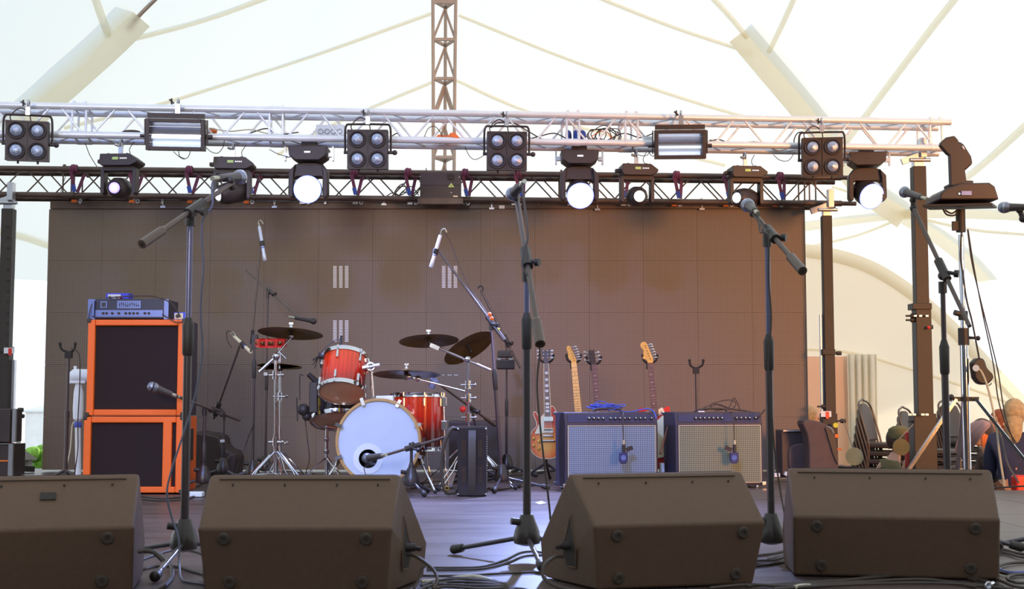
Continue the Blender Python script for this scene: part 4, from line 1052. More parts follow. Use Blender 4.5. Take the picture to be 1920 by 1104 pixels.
s9 = mic_stand('dark slender stand with a steep boom behind the right drum stand', (P(950, 885, 11.3).x, 11.3, 0), P(950, 640, 11.3).z, (200, 330, 90), L=0.28, r=0.011, boom=(P(902, 544, 11.3), P(976, 690, 11.25)), cw=False, boomr=0.011, group='back line microphone stands', polecol='standtube')
part('cradle', MB().torus(P(901, 541, 11.3), (0.3, 1, 0), 0.022, 0.007, 12, 6, 0, 4.4), 'black', s9)
t = thing('effects_box', 'small dark box with two bright clasps clipped to the slender stand', 'box', P(947, 690, 11.2))
part('body', MB().box(P(948, 683, 11.15), (0.155, 0.06, 0.085)).box(P(947, 664, 11.15), (0.13, 0.05, 0.06)), 'blackgloss', t, bev=0.012)
part('clasp', MB().box(P(936, 673, 11.1), (0.03, 0.02, 0.02)).box(P(958, 673, 11.1), (0.03, 0.02, 0.02)), 'chrome', t)
s10 = mic_stand('short black stand with a steep boom left of the drums', (P(418, 900, 10.7).x, 10.7, 0), P(418, 775, 10.7).z, (200, 320, 80), L=0.24, r=0.011, boom=(P(449, 648, 10.6), P(400, 785, 10.75)), cw=False, boomr=0.012, group='back line microphone stands', polecol='standtube')
part('tape_band', MB().cyl(P(417, 829, 10.68), P(417, 824, 10.68), 0.018), 'whitemat', s10, 'white tape band')
stick_mic('cream pencil microphone left of the red tambourine, pointing down right', P(438, 629, 10.55), P(472, 662, 10.5), 0.0125, 'cream')
cable('microphone_cable', 'cable curling behind the cream pencil microphone', [P(439, 629, 10.5), P(431, 620, 10.55), P(425, 624, 10.6), P(427, 640, 10.6), P(435, 652, 10.6)], 0.004, 'cable', 'microphone cables')
s11 = mic_stand('low black stand reaching across the orange speaker cabinets', (P(381, 920, 9.4).x, 9.4, 0), P(379, 765, 9.4).z, (200, 330, 80), L=0.26, r=0.014, boom=(P(330, 742, 9.0), P(449, 787, 9.5)), cw=False, boomr=0.0105, group='back line microphone stands', polecol='standtube')
part('tail_sleeve', MB().cyl(P(405, 770, 9.32), P(449, 787, 9.49), 0.014), 'standboom', s11)
vocal_mic('dark ball-headed microphone in front of the upper orange speaker cabinet', P(322, 739, 9.0), P(286, 725, 8.95), 0.034, 'micgrille', 'micbody', 'instrument microphones', 'black')
s12 = mic_stand('short black stand with its boom into the kick drum', (P(771, 920, 9.1).x, 9.1, 0), P(769, 830, 9.1).z, (200, 300, 60), L=0.2, r=0.015, boom=(P(712, 856, 9.0), P(840, 818, 9.2)), cw=False, boomr=0.010, group='back line microphone stands', polecol='standtube', hubr=0.06)
vocal_mic('kick drum microphone pointing into the hole of the white drum head', P(716, 854, 8.98), P(688, 859, 9.14), 0.034, 'micgrille', 'micbody', 'drum microphones', 'black')
cable('microphone_cable', 'cable hanging out of the kick drum hole', [P(690, 872, 9.15), P(683, 876, 9.13), P(684, 885, 9.13), P(689, 900, 9.13)], 0.003, 'cable', 'microphone cables')
s13 = mic_stand('black stand with a boom behind the floor tom', (P(905, 900, 10.5).x, 10.5, 0), P(885, 765, 10.3).z, (210, 330, 90), L=0.25, r=0.011, top=P(885, 766, 10.3), boom=(P(826, 722, 10.0), P(928, 797, 10.5)), cw=True, boomr=0.009, group='back line microphone stands', polecol='standtube')
t = thing('tom_microphone', 'blue grey square microphone above the red floor tom', 'microphone', P(813, 715, 9.9))
part('body', MB().box(P(815, 714, 9.9), (0.06, 0.05, 0.045), Matrix.Rotation(0.9, 3, 'Y')).box(P(810, 723, 9.88), (0.045, 0.045, 0.04), Matrix.Rotation(0.5, 3, 'Y')), 'headpanel', t, bev=0.008)
part('clip', MB().cyl(P(816, 716, 9.92), P(828, 722, 9.98), 0.01), 'black', t)

# ================================================================= DRUM KIT
YB = 9.42; kc = P(710, 827, YB); R0 = 80*K(YB); dax = V((-0.05, -1, 0)).normalized()
kd = thing('bass_drum', 'large bass drum with pale blue-white front head, wooden hoop and round hole', 'drum', (kc.x, YB+0.2, 0), group='drum kit')
def dp(h, r=0): return kc + dax*h
u_, w__, a_ = frame(dax)
def rim(ang, rr, h=0.0): return kc + V((math.cos(ang), 0, math.sin(ang)))*rr + dax*h
part('shell', MB().lathe([(R0*0.955, -0.42), (R0*0.955, -0.01)], kc, dax, 56, cap=False), 'redshell', kd)
part('hoop', MB().lathe([(R0*0.94, 0.0), (R0*0.94, 0.028), (R0, 0.028), (R0, -0.022), (R0*0.96, -0.022)], kc, dax, 64, cap=False), 'hoopwood', kd, 'maple wood front hoop')
part('hoop', MB().lathe([(R0*0.94, -0.45), (R0*0.94, -0.40), (R0, -0.40), (R0, -0.45)], kc, dax, 48), 'hoopwood', kd)
hc = P(690, 860, YB-0.02); hr = 17.5*K(YB)
fh = MB(); n = 56; i0 = 0
ho = [V((hc.x+hr*math.cos(2*PI*i/n), 0, hc.z+hr*math.sin(2*PI*i/n))) for i in range(n)]
for i in range(n):
    a = 2*PI*i/n; q = kc + (V((math.cos(a), 0, math.sin(a)))*R0*0.945); pp = q - dax*(q-kc).dot(dax) + dax*0.012; fh.v.append(pp)
for i in range(n):
    q = V((ho[i].x, kc.y, ho[i].z)); pp = q - dax*(q-kc).dot(dax) + dax*0.012; fh.v.append(pp)
for i in range(n): j = (i+1) % n; fh.face((i, j, n+j, n+i))
hd = part('front_head', fh, 'head_white', kd, 'pale blue-white drum head')
hcp = (ho[0]+ho[n//2])/2; hcp = V((hcp.x, kc.y, hcp.z)); hcp = hcp - dax*(hcp-kc).dot(dax)
part('port_ring', MB().lathe([(hr, 0.010), (hr, 0.017), (hr*1.6, 0.016), (hr*1.62, 0.010)], hcp, dax, 40, cap=False), 'white', hd, 'pale ring round the hole')
part('batter_head', MB().lathe([(R0*0.94, -0.385), (0.001, -0.385)], kc, dax, 40, cap=False), 'grey', kd)
part('shade_lining', MB().lathe([(R0*0.945, -0.38), (R0*0.945, -0.02)], kc, dax, 40, cap=False), 'darkwood', kd)  # dark liner added so the inside of the drum looks shaded
part('pillow', MB().ball(kc+V((-0.05, 0.25, -0.17)), 0.12, 16, (1.2, 1, 0.6)), 'black', kd)
for k, a in enumerate((22, 62, 112, 158, 202, 242, 298, 340)):
    a = math.radians(a); p = rim(a, R0*1.0, 0.02); d = V((math.cos(a), 0, math.sin(a)))
    part('claw', MB().bar(p-d*0.03+dax*0.012, p+d*0.018+dax*0.005, 0.024, 0.012, dax).bar(p+d*0.018+dax*0.01, p+d*0.014-dax*0.07, 0.02, 0.012, d).cyl(p+d*0.018-dax*0.02, p+d*0.018-dax*0.16, 0.005), 'chrome', kd)
for sx in (-1, 1):
    a = rim(math.radians(180+22 if sx < 0 else -22), R0*0.98, -0.06); b = V((a.x+sx*0.13, YB-0.14, 0.012))
    sp = part('spur', MB().cyl(a, a.lerp(b, 0.25), 0.016).cyl(a.lerp(b, .2), b, 0.008), 'chrome', kd)
    part('rubber_tip', MB().ball(b, 0.014, 8), 'rubber', sp)
pm = P(722, 747, YB+0.05)
part('mount_plate', MB().box(pm, (0.125, 0.09, 0.04)).box(pm+V((0, 0, -0.03)), (0.16, 0.07, 0.03)), 'white', kd, 'pale metal mount plate', bev=0.008)
part('tom_post', MB().cyl(P(699, 748, YB+0.1), P(696, 690, YB+0.1), 0.0125), 'chrome', kd)
part('post_joint', MB().ball(P(695, 687, YB+0.08), 0.032, 14).torus(P(695, 687, YB+0.05), (0, 1, 0), 0.026, 0.009, 16, 6).cyl(P(690, 672, YB+0.1), P(697, 700, YB+0.1), 0.014).cyl(P(680, 690, YB+0.05), P(712, 684, YB+0.05), 0.014), 'chrome', kd)

def drum(name, label, bot, ax, R, H, shell, hoop_m, lugs, lugm='chrome', top_h='head_white', bot_h='head_clear', lugph=0, lw=0.016, hooph=0.022):
    bot = V(bot); ax = V(ax).normalized(); t = thing(name, label, 'drum', bot, group='drum kit')
    part('shell', MB().lathe([(R*0.965, 0.012), (R*0.965, H-0.012)], bot, ax, 44, cap=False), shell, t)
    for z, nm in ((0, 'hoop'), (H, 'hoop')):
        s = 1 if z else -1
        part(nm, MB().lathe([(R*0.985, z-s*0.012), (R*1.01, z-s*0.012), (R*1.0, z+s*hooph*0.3), (R*1.015, z+s*hooph*0.9), (R*0.985, z+s*hooph*0.9), (R*0.98, z)], bot, ax, 44, cap=False), hoop_m, t)
    part('top_head', MB().lathe([(R*0.98, H+0.002), (0.001, H+0.003)], bot, ax, 44, cap=False), top_h, t)
    part('bottom_head', MB().lathe([(R*0.98, -0.002), (0.001, -0.003)], bot, ax, 44, cap=False), bot_h, t)
    u, w, a = frame(ax)
    for i in range(lugs):
        q = 2*PI*i/lugs+lugph; d = u*math.cos(q)+w*math.sin(q)
        mb = MB()
        for h0, s in ((0.05, 1), (H-0.05, -1)) if H > 0.2 else ((H/2, 1),):
            c = bot+ax*h0+d*R*1.0; mb.cyl(c-ax*0.028, c+ax*0.028, lw*0.62, n=8)
            e = bot+ax*(0 if s > 0 else H)+d*R*1.03; mb.cyl(c, e, 0.004, n=6)
            if H <= 0.2: mb.cyl(c, bot+ax*H+d*R*1.03, 0.004, n=6)
            mb.cyl(e-ax*s*0.02, e+ax*s*0.006, 0.008, n=8)
        part('lug', mb, lugm, t)
    return t
Yt = 9.5; tb = P(641, 733, Yt); tax = V((0.02, 0.50, 0.87)).normalized()
tom = drum('rack_tom', 'red burst rack tom tilted so its clear bottom head shows', tb, tax, 43.5*K(Yt), 0.262, 'redshell', 'chrome', 6, lugph=0.35)
part('bracket', MB().cyl(P(676, 672, Yt+0.12), P(692, 686, Yt+0.05), 0.014).ball(P(681, 680, Yt+0.1), 0.03, 10).torus(P(684, 690, Yt+0.05), (0.5, 1, 0.2), 0.022, 0.009, 14, 6).box(P(684, 675, Yt+0.08), (0.07, 0.03, 0.022)), 'chrome', tom)
sn_a = V((-0.06, 0.36, 0.93)).normalized()
snare = drum('snare_drum', 'dark chrome-hooped snare drum behind the rack tom, brown bottom head', P(632, 786, 9.85), sn_a, 50*K(9.85), 0.15, 'blackgloss', 'chrome', 8, 'gold', bot_h='head_clear', lugph=0.2)
ft = drum('floor_tom', 'tall red burst floor tom right of the bass drum', P(783, 840, 9.85), V((0.0, 0.02, 1)), 49*K(9.85), 0.385, 'redshell', 'chrome', 8, lugph=0.3)
for i, (x, dy) in enumerate(((831, -0.04), (752, 0.12), (800, 0.2))):
    a = P(x, 760, 9.85+dy); b = V((a.x+0.02, a.y-0.02, 0.012)); a2 = P(x, 735, 9.85+dy)
    lg = part('leg', MB().cyl(a2, a2.lerp(b, 0.8), 0.008).tube([a2.lerp(b, .8), b+V((0.02, 0, 0.03)), b], 0.008, 8), 'chrome', ft)
    part('leg_bracket', MB().box(a2.lerp(b, 0.1), (0.05, 0.05, 0.07)).box(a2.lerp(b, 0.35), (0.045, 0.045, 0.07)), 'chrome', ft, bev=0.006)
# snare stand
ss = thing('snare_stand', 'chrome basket stand under the snare drum', 'drum hardware', (P(610, 900, 9.85).x, 9.85, 0), group='drum kit')
base = V((P(612, 900, 9.85).x, 9.85, 0)); tp_ = P(613, 800, 9.85)
part('post', MB().cyl(base+V((0, 0, 0.1)), tp_, 0.012).ball(tp_, 0.022, 8).ball(base.lerp(tp_, 0.6), 0.022, 8).ball(base.lerp(tp_, 0.8), 0.02, 8), 'chrome', ss)
for x, y, dy in ((583, 790, 0), (655, 795, -0.12), (630, 788, 0.15)):
    e = P(x, y, 9.85+dy); part('basket_arm', MB().tube([tp_, tp_.lerp(e, .55)-V((0, 0, 0.02)), e, e+V((0, 0, 0.03))], 0.009, 7), 'chrome', ss)
for a in (200, 320, 85):
    d = V((math.cos(math.radians(a)), math.sin(math.radians(a)), 0)); part('leg', MB().bar(base+V((0, 0, 0.22))+d*0.01, base+d*0.24+V((0, 0, 0.02)), 0.02, 0.008).bar(base+V((0, 0, 0.06)), base+d*0.14+V((0, 0, 0.11)), 0.014, 0.006).ball(base+d*0.24+V((0, 0, 0.016)), 0.015, 8), 'chrome', ss)

def cymbal(label, c, nrm, R, cup=True, m='brass', name='crash_cymbal', group='drum kit'):
    c = V(c); nrm = V(nrm).normalized()
    t = thing(name, label, 'cymbal', c, group=group)
    part('plate', MB().lathe([(0.006, 0.022), (R*0.10, 0.020), (R*0.16, 0.010), (R*0.2, 0.004), (R*0.6, -0.006), (R, -0.02), (R, -0.0215), (R*0.6, -0.008), (R*0.2, 0.002), (R*0.15, 0.008), (0.006, 0.020)], c, nrm, 48, cap=False), m, t)
    part('wing_nut', MB().cyl(c+nrm*0.02, c+nrm*0.06, 0.006).box(c+nrm*0.055, (0.03, 0.008, 0.014)).cyl(c+nrm*0.018, c+nrm*0.035, 0.014), 'chrome', t)
    part('felt', MB().cyl(c-nrm*0.02, c+nrm*0.0, 0.016).cyl(c-nrm*0.06, c-nrm*0.02, 0.006), 'black', t)
    return t
def px_len(px, Y): return px*K(Y)
cymbal('crash cymbal over the left chrome stand, red lit at its left edge', P(545, 620, 9.75), (0.05, 0.15, 1), px_len(61, 9.75))
cymbal('crash cymbal tilted slightly, first of the pair on the right chrome stand', P(804, 634, 9.5), (-0.05, 0.19, 1), px_len(56, 9.5))
cymbal('crash cymbal tilted steeply, second of the pair on the right chrome stand', P(877, 648, 9.7), (-0.50, 0.36, 0.85), px_len(52, 9.7))
cymbal('wide ride cymbal above the floor tom', P(762, 697, 9.7), (0.0, 0.12, 1), px_len(63, 9.7), name='ride_cymbal')
for dz, nm, s in ((0.006, 'upper of the two hi-hat cymbals', 1), (-0.012, 'lower of the two hi-hat cymbals', -1)):
    hc_ = P(524, 687, 10.0)+V((0, 0, dz))
    solo('hi_hat_cymbal', MB().lathe([(0.006, 0.022), (0.02, 0.02), (0.035, 0.008), (px_len(42, 10), -0.004), (px_len(42, 10), -0.006), (0.035, 0.005), (0.006, 0.018)], hc_, (0.04, 0.11, s), 44, cap=False), 'brass', nm, 'cymbal', 'drum kit')
def kit_stand(label, base, top, levels, legspan, az, rr=0.0135, group='chrome cymbal stands'):
    base = V(base); t = thing('cymbal_stand', label, 'cymbal stand', base, group=group)
    top = V(top); m1 = base.lerp(top, 0.42)
    part('lower_tube', MB().cyl(base+V((0, 0, 0.05)), m1, rr*1.15), 'chrome', t); part('upper_tube', MB().cyl(m1, top, rr*0.8), 'chrome', t)
    for f in levels:
        p = base.lerp(top, f); part('clamp', MB().cyl(p-V((0, 0, 0.03)), p+V((0, 0, 0.03)), rr*1.7).cyl(p+V((-0.05, -0.01, 0)), p+V((0.05, -0.01, 0)), 0.008).ball(p+V((0.05, -0.01, 0)), 0.014, 8), 'chrome', t)
    zz = legspan*0.95
    for a in az:
        d = V((math.cos(math.radians(a)), math.sin(math.radians(a)), 0)); s = V((-d.y, d.x, 0))*0.016
        lg = MB()
        for k in (-1, 1):
            lg.tube([base+d*0.02+V((0, 0, zz))+s*k, base+d*legspan*0.5+V((0, 0, zz*0.55))+s*k*0.6, base+d*legspan*0.6+V((0, 0, zz*0.42))+s*k*1.3, base+d*legspan+V((0, 0, 0.02))+s*k*1.2], 0.0055, 6)
            lg.tube([base+V((0, 0, 0.12))+s*k, base+d*legspan*0.62+V((0, 0, zz*0.40))+s*k], 0.005, 6)
        l = part('leg', lg, 'chrome', t); part('rubber_foot', MB().cyl(base+d*(legspan-0.02)+V((0, 0, 0.035)), base+d*(legspan+0.02)+V((0, 0, 0.012)), 0.016), 'rubber', l)
    return t
k1b = V((P(517, 910, 9.6).x, 9.6, 0))
ks1 = kit_stand('chrome cymbal stand left of the drums with splayed double legs', k1b, P(517, 668, 9.6), (0.36, 0.86), 0.29, (175, 215, 300, 335))
part('boom_arm', MB().cyl(P(486, 697, 9.55), P(522, 664, 9.6), 0.011).cyl(P(515, 668, 9.6), P(546, 632, 9.7), 0.007), 'chrome', ks1)
part('boom_joint', MB().ball(P(518, 668, 9.58), 0.028, 12).cyl(P(524, 660, 9.58), P(536, 672, 9.56), 0.008).ball(P(546, 630, 9.7), 0.018, 8).cyl(P(546, 632, 9.7), P(545, 622, 9.75), 0.007), 'chrome', ks1)
hh = kit_stand('chrome hi-hat stand behind the left cymbal stand', (P(527, 900, 10.0).x, 10.0, 0), P(524, 640, 10.0), (0.30, 0.62), 0.26, (20, 140, 250), rr=0.010)
part('pull_rod', MB().cyl(P(524, 690, 10.0), P(524, 640, 10), 0.004), 'chrome', hh)
part('pedal', MB().bar(V((P(545, 900, 9.7).x, 9.65, 0.02)), V((P(535, 900, 9.9).x, 9.95, 0.10)), 0.09, 0.012), 'chrome', hh)
k2b = V((P(880, 910, 9.8).x, 9.8, 0))
ks2 = kit_stand('chrome double cymbal stand behind the accordion', k2b, P(877, 672, 9.6), (0.42, 0.55, 0.70, 0.80), 0.36, (178, 235, 335, 8))
part('boom_arm', MB().cyl(P(808, 646, 9.52), P(920, 694, 9.62), 0.0095), 'aluminium', ks2, 'pale boom arm')
part('boom_joint', MB().ball(P(875, 673, 9.57), 0.028, 12).box(P(815, 650, 9.5), (0.07, 0.03, 0.03), Matrix.Rotation(0.4, 3, 'Y')).cyl(P(806, 645, 9.5), P(804, 636, 9.5), 0.007).cyl(P(881, 670, 9.6), P(879, 655, 9.68), 0.009), 'chrome', ks2)
part('lower_arm', MB().cyl(P(775, 708, 9.65), P(872, 733, 9.62), 0.008).ball(P(766, 706, 9.68), 0.024, 8).cyl(P(766, 706, 9.68), P(762, 698, 9.7), 0.008).ball(P(784, 710, 9.65), 0.024, 8), 'chrome', ks2)
part('red_memory_clamp', MB().ball(P(868, 767, 9.58), 0.024, 10), 'red', ks2, 'red clamp')
# small instruments
t = thing('tambourine', 'red tambourine clipped beside the left microphone stand', 'tambourine', P(507, 642, 9.7))
rt = px_len(27, 9.7); tc_ = P(508, 643, 9.7)
sh = MB(); 
for z in (-0.022, 0.022): sh.lathe([(rt, -0.007), (rt*1.03, -0.007), (rt*1.03, 0.007), (rt, 0.007)], tc_+V((0, 0, z)), (0, -0.1, 1), 36, cap=False)
for i in range(10): a = 2*PI*i/10+.2; sh.box(tc_+V((math.cos(a)*rt, math.sin(a)*rt, 0)), (0.016, 0.016, 0.05), Matrix.Rotation(a, 3, 'Z'))
part('frame', sh, 'red', t)
mb = MB()
for i in range(10): a = 2*PI*(i+.5)/10+.2; mb.cyl(tc_+V((math.cos(a)*rt, math.sin(a)*rt, -0.006)), tc_+V((math.cos(a)*rt, math.sin(a)*rt, 0.006)), 0.018, n=12)
part('jingle', mb, 'brass', t)
part('mount', MB().cyl(tc_+V((-rt, 0, 0)), P(478, 640, 9.8), 0.01).box(P(478, 640, 9.8), (0.04, 0.04, 0.10)), 'black', t)
for lb, pts in (('gooseneck microphone arching over the rack tom', [(590, 690), (596, 672), (605, 660), (620, 654), (636, 647), (639, 640)]), ('second gooseneck microphone reaching over the rack tom', [(586, 684), (600, 664), (612, 650), (625, 640), (640, 634)])):
    q = [P(x, y, 9.62) for x, y in pts]
    t = thing('clip_microphone', lb, 'microphone', q[-1], group='drum microphones')
    part('gooseneck', MB().tube(smooth(q, 4), 0.004, 6), 'cable', t); part('capsule', MB().cyl(q[-1]+V((0, 0, 0.02)), q[-1]-V((0, 0, 0.03)), 0.009), 'black', t)
t = thing('snare_microphone', 'dark stubby microphone standing over the left rim of the snare drum', 'microphone', P(590, 730, 9.7), group='drum microphones')
part('body', MB().cyl(P(578, 701, 9.66), P(596, 718, 9.68), 0.018, 0.022), 'black', t); part('holder', MB().box(P(588, 745, 9.66), (0.06, 0.04, 0.22)).ball(P(569, 768, 9.7), 0.045, 10).ball(P(575, 780, 9.72), 0.035, 10).cyl(P(556, 745, 9.7), P(558, 790, 9.7), 0.005), 'black', t, bev=0.008)
t = thing('clip_microphone', 'cluster of black clips at the left side of the rack tom', 'microphone', P(603, 672, 9.6), group='drum microphones')
part('clip', MB().ball(P(606, 668, 9.58), 0.03, 8, (1.2, 1, .8)).cyl(P(586, 675, 9.6), P(604, 664, 9.58), 0.005).cyl(P(598, 660, 9.58), P(602, 690, 9.58), 0.006), 'black', t)
cable('microphone_cable', 'cable dropping from the snare microphone to the floor', [P(572, 788, 9.72), P(576, 820, 9.7), P(580, 860, 9.7), P(574, 885, 9.7), G(570, 915, 0.006)], 0.004, 'cable', 'microphone cables', 0.005)
cable('microphone_cable', 'cable looping at the left of the snare microphone', [P(570, 705, 9.7), P(563, 702, 9.7), P(562, 720, 9.7), P(562, 750, 9.7)], 0.004, 'cable', 'microphone cables')
cable('microphone_cable', 'cable slanting from the thin stand to the floor left of the drums', [P(475, 795, 10.25), P(462, 830, 10.3), P(452, 860, 10.3), G(444, 900, 0.006)], 0.004, 'cable', 'microphone cables', 0.005)
# drum throne is hidden; black cases behind the floor tom
t = thing('equipment_case', 'black case standing on the stage behind the accordion', 'case', (P(905, 880, 11.2).x, 11.2, 0))
part('body', MB().box((P(890, 880, 11.2).x, 11.2, 0.24), (0.42, 0.3, 0.46)), 'housing_m', t, bev=0.015)

# ================================================================= ACCORDION
Ya = 9.0; ac = P(885, 864, Ya)
aw, ah, ad = 55*K(Ya), 0.462, 0.20
t = thing('accordion', 'black accordion standing upright on its side with a leather hand strap', 'accordion', (ac.x, Ya+ad/2, 0))
x0 = ac.x
part('body', MB().box((x0, Ya+0.03, ah/2+0.002), (aw, 0.06, ah)), 'blackgloss', t, bev=0.008)
bl = MB()
for i in range(12): bl.box((x0, Ya+0.068+i*0.012, ah/2+0.002), (aw*(0.97 if i % 2 else 0.86), 0.010, ah*(0.97 if i % 2 else 0.9)))
part('bellows', bl, 'black', t)
part('treble_side', MB().box((x0, Ya+0.24, ah/2+0.002), (aw, 0.07, ah)), 'blackgloss', t, bev=0.008)
M['leather'] = mat('dark_leather', (66, 56, 48), 0.45, 0, 0.08)
part('hand_strap', MB().prism([V((x0-0.024, Ya-0.002, 0.02)), V((x0-0.024, Ya-0.022, 0.08)), V((x0-0.024, Ya-0.026, ah-0.08)), V((x0-0.024, Ya-0.002, ah-0.02))], (0.05, 0, 0)), 'leather', t)
gr = MB()
for sx in (-1, 1):
    for z0, z1 in ((0.09, 0.20), (0.26, 0.375)):
        for k in range(3): gr.box((x0+sx*(0.045+k*0.010), Ya-0.002, (z0+z1)/2), (0.0018, 0.003, z1-z0))
part('grille_slots', gr, 'brass', t, 'gold slots')
mb = MB()
for sx in (-1, 1):
    for z in (0.015, ah-0.012): mb.ball((x0+sx*aw*0.47, Ya, z), 0.008, 8)
for i in range(22): mb.ball((x0+aw*0.5, Ya+0.01, 0.06+i*0.016), 0.004, 6)
part('corner_trim', mb, 'chrome', t)
part('end_plate', MB().box((x0, Ya+0.02, ah+0.004), (aw*0.96, 0.05, 0.006)), 'chrome', t)
part('shoulder_strap', MB().tube(smooth([(x0-aw/2, Ya+0.05, ah*0.97), P(845, 805, Ya+0.0), P(832, 835, Ya-0.02), P(828, 870, Ya-0.02), P(829, 900, Ya-0.02), P(836, 922, Ya-0.02), P(850, 923, Ya), (x0-aw/2, Ya+0.05, 0.04)], 5), 0.013, 8), 'leather', t)
part('strap_buckle', MB().torus(P(838, 915, Ya-0.05), (0, 1, 0.3), 0.014, 0.004, 12, 6), 'gold', t)

# ================================================================= BASS STACK
def cab(name, label, x0, x1, z0, z1, Y, D, side, divider=None, handle=False):
    t = thing(name, label, 'speaker cabinet', ((x0+x1)/2, Y+D/2, z0), group='orange framed bass cabinets')
    f = 0.05
    part('shell', MB().box(((x0+x1)/2, Y+D/2+0.02, (z0+z1)/2), (x1-x0-0.004, D-0.04, z1-z0-0.004)), side, t, bev=0.008)
    fr = MB()
    fr.box((x0+f/2, Y+0.02, (z0+z1)/2), (f, 0.05, z1-z0)); fr.box((x1-f/2, Y+0.02, (z0+z1)/2), (f, 0.05, z1-z0))
    fr.box(((x0+x1)/2, Y+0.02, z1-f*0.42), (x1-x0-2*f, 0.048, f*0.84)); fr.box(((x0+x1)/2, Y+0.02, z0+f*0.42), (x1-x0-2*f, 0.048, f*0.84))
    if divider: fr.box((divider, Y+0.02, (z0+z1)/2), (0.062, 0.049, z1-z0-f*0.8))
    part('front_frame', fr, 'orange', t, 'orange front frame', bev=0.008)
    part('speaker_cloth', MB().box(((x0+x1)/2, Y+0.025, (z0+z1)/2), (x1-x0-f, 0.012, z1-z0-f)), 'clothblack', t)
    pc = MB()
    for x in (x0, x1):
        for z in (z0, z1): pc.box((x+(0.008 if x == x0 else -0.008), Y+0.02, z+(0.008 if z == z0 else -0.008)), (0.03, 0.06, 0.03))
    part('corner_protector', pc, 'black', t, bev=0.006)
    if handle: part('side_handle', MB().box((x1+0.001, Y+D*0.55, z0+(z1-z0)*0.62), (0.006, 0.13, 0.22)), 'black', t, bev=0.002)
    return t
Yo = 9.2
xa, xb = P(156, 850, Yo).x, P(343, 850, Yo).x
cab('bass_cabinet', 'lower orange framed speaker cabinet standing on the stage, with a narrow side port', xa-0.0, xb, 0.01, P(250, 781, Yo).z, Yo, 0.40, 'orange', divider=P(313, 850, Yo).x, handle=True)
cab('bass_cabinet', 'upper orange framed speaker cabinet with dark cloth, stacked on the lower one', xa+0.012, xb, P(250, 779, Yo).z, P(250, 599, Yo).z, Yo, 0.38, 'tolex')
z_top = P(250, 599, Yo).z
hxa, hxb = P(173, 580, Yo+0.03).x, P(311, 580, Yo+0.03).x; hz1 = P(250, 560, Yo+0.03).z
t = thing('bass_amplifier', 'blue lit rack bass amplifier head with equaliser sliders on the orange stack', 'amplifier head', ((hxa+hxb)/2, Yo+0.2, z_top))
hh_ = hz1-z_top; hcx = (hxa+hxb)/2; hw = hxb-hxa
part('case', MB().box((hcx, Yo+0.2, z_top+0.008+(hh_-0.008)/2), (hw, 0.34, hh_-0.008)), 'headblack', t, bev=0.004)
fy = Yo+0.028
cp = part('control_panel', MB().box((hcx, fy-0.001, z_top+hh_*0.30), (hw*0.92, 0.006, hh_*0.32)), 'headpanel', t)
for i, fx in enumerate((0.13, 0.17, 0.235, 0.31, 0.39, 0.435, 0.48, 0.525, 0.61, 0.655)):
    kb = part('knob', MB().cyl((hxa+hw*fx*1.18, fy-0.003, z_top+hh_*0.31), (hxa+hw*fx*1.18, fy-0.016, z_top+hh_*0.31), 0.0095, 0.008, n=12), 'black', t)
part('equaliser_panel', MB().box((hcx-0.0, fy-0.001, z_top+hh_*0.72), (hw*0.32, 0.006, hh_*0.36)), 'headpanel', t)
eq = MB()
for i in range(10): eq.box((hcx-hw*0.13+i*hw*0.029, fy-0.005, z_top+hh_*0.72), (0.003, 0.003, hh_*0.27)); eq.box((hcx-hw*0.13+i*hw*0.029, fy-0.008, z_top+hh_*(0.72+0.05*math.sin(i*1.3))), (0.008, 0.008, 0.006))
part('slider', eq, 'black', t)
part('power_switch', MB().box((hxa+hw*0.16, fy-0.002, z_top+hh_*0.72), (0.045, 0.008, 0.045)), 'headpanel', t); part('rocker', MB().box((hxa+hw*0.16, fy-0.008, z_top+hh_*0.72), (0.028, 0.008, 0.03)), 'black', t)
part('rack_handle', MB().tube([(hxa+0.015, fy, z_top+hh_*0.15), (hxa+0.015, fy-0.03, z_top+hh_*0.2), (hxa+0.015, fy-0.03, z_top+hh_*0.85), (hxa+0.015, fy, z_top+hh_*0.9)], 0.009, 8).box((hxa-0.004, fy, z_top+hh_*0.5), (0.05, 0.008, hh_*0.95)).box((hxb+0.004, fy, z_top+hh_*0.5), (0.03, 0.008, hh_*0.95)), 'headpanel', t)
ft_ = MB()
for sx in (0.1, 0.9): ft_.cyl((hxa+hw*sx, Yo+0.08, z_top), (hxa+hw*sx, Yo+0.08, z_top+0.01), 0.012); ft_.cyl((hxa+hw*sx, Yo+0.32, z_top), (hxa+hw*sx, Yo+0.32, z_top+0.01), 0.012)
part('rubber_foot', ft_, 'rubber', t)
t = thing('effects_pedal', 'blue metal box on top of the bass amplifier head', 'effects box', P(215, 560, Yo+0.1))
c = P(220, 553, Yo+0.10); bz = hz1
part('case', MB().box((c.x, Yo+0.16, bz+0.023), (44*K(Yo), 0.12, 0.044)), 'pedalblue', t, bev=0.004)
part('face_plate', MB().box((c.x-0.02, Yo+0.098, bz+0.022), (0.09, 0.006, 0.028)), 'aluminium', t); part('jack', MB().cyl((c.x-0.045, Yo+0.097, bz+0.015), (c.x-0.045, Yo+0.06, bz+0.015), 0.007).cyl((c.x+0.0, Yo+0.097, bz+0.015), (c.x+0.0, Yo+0.07, bz+0.015), 0.006), 'black', t)
part('red_jack', MB().cyl((c.x+0.03, Yo+0.097, bz+0.012), (c.x+0.03, Yo+0.05, bz+0.012), 0.006), 'red', t, 'red jack')
t = thing('effects_pedal', 'small blue box with a round dial on the right corner of the orange stack', 'effects box', (P(342, 592, Yo+0.1).x, Yo+0.1, z_top))
cx_ = P(336, 592, Yo+0.06).x
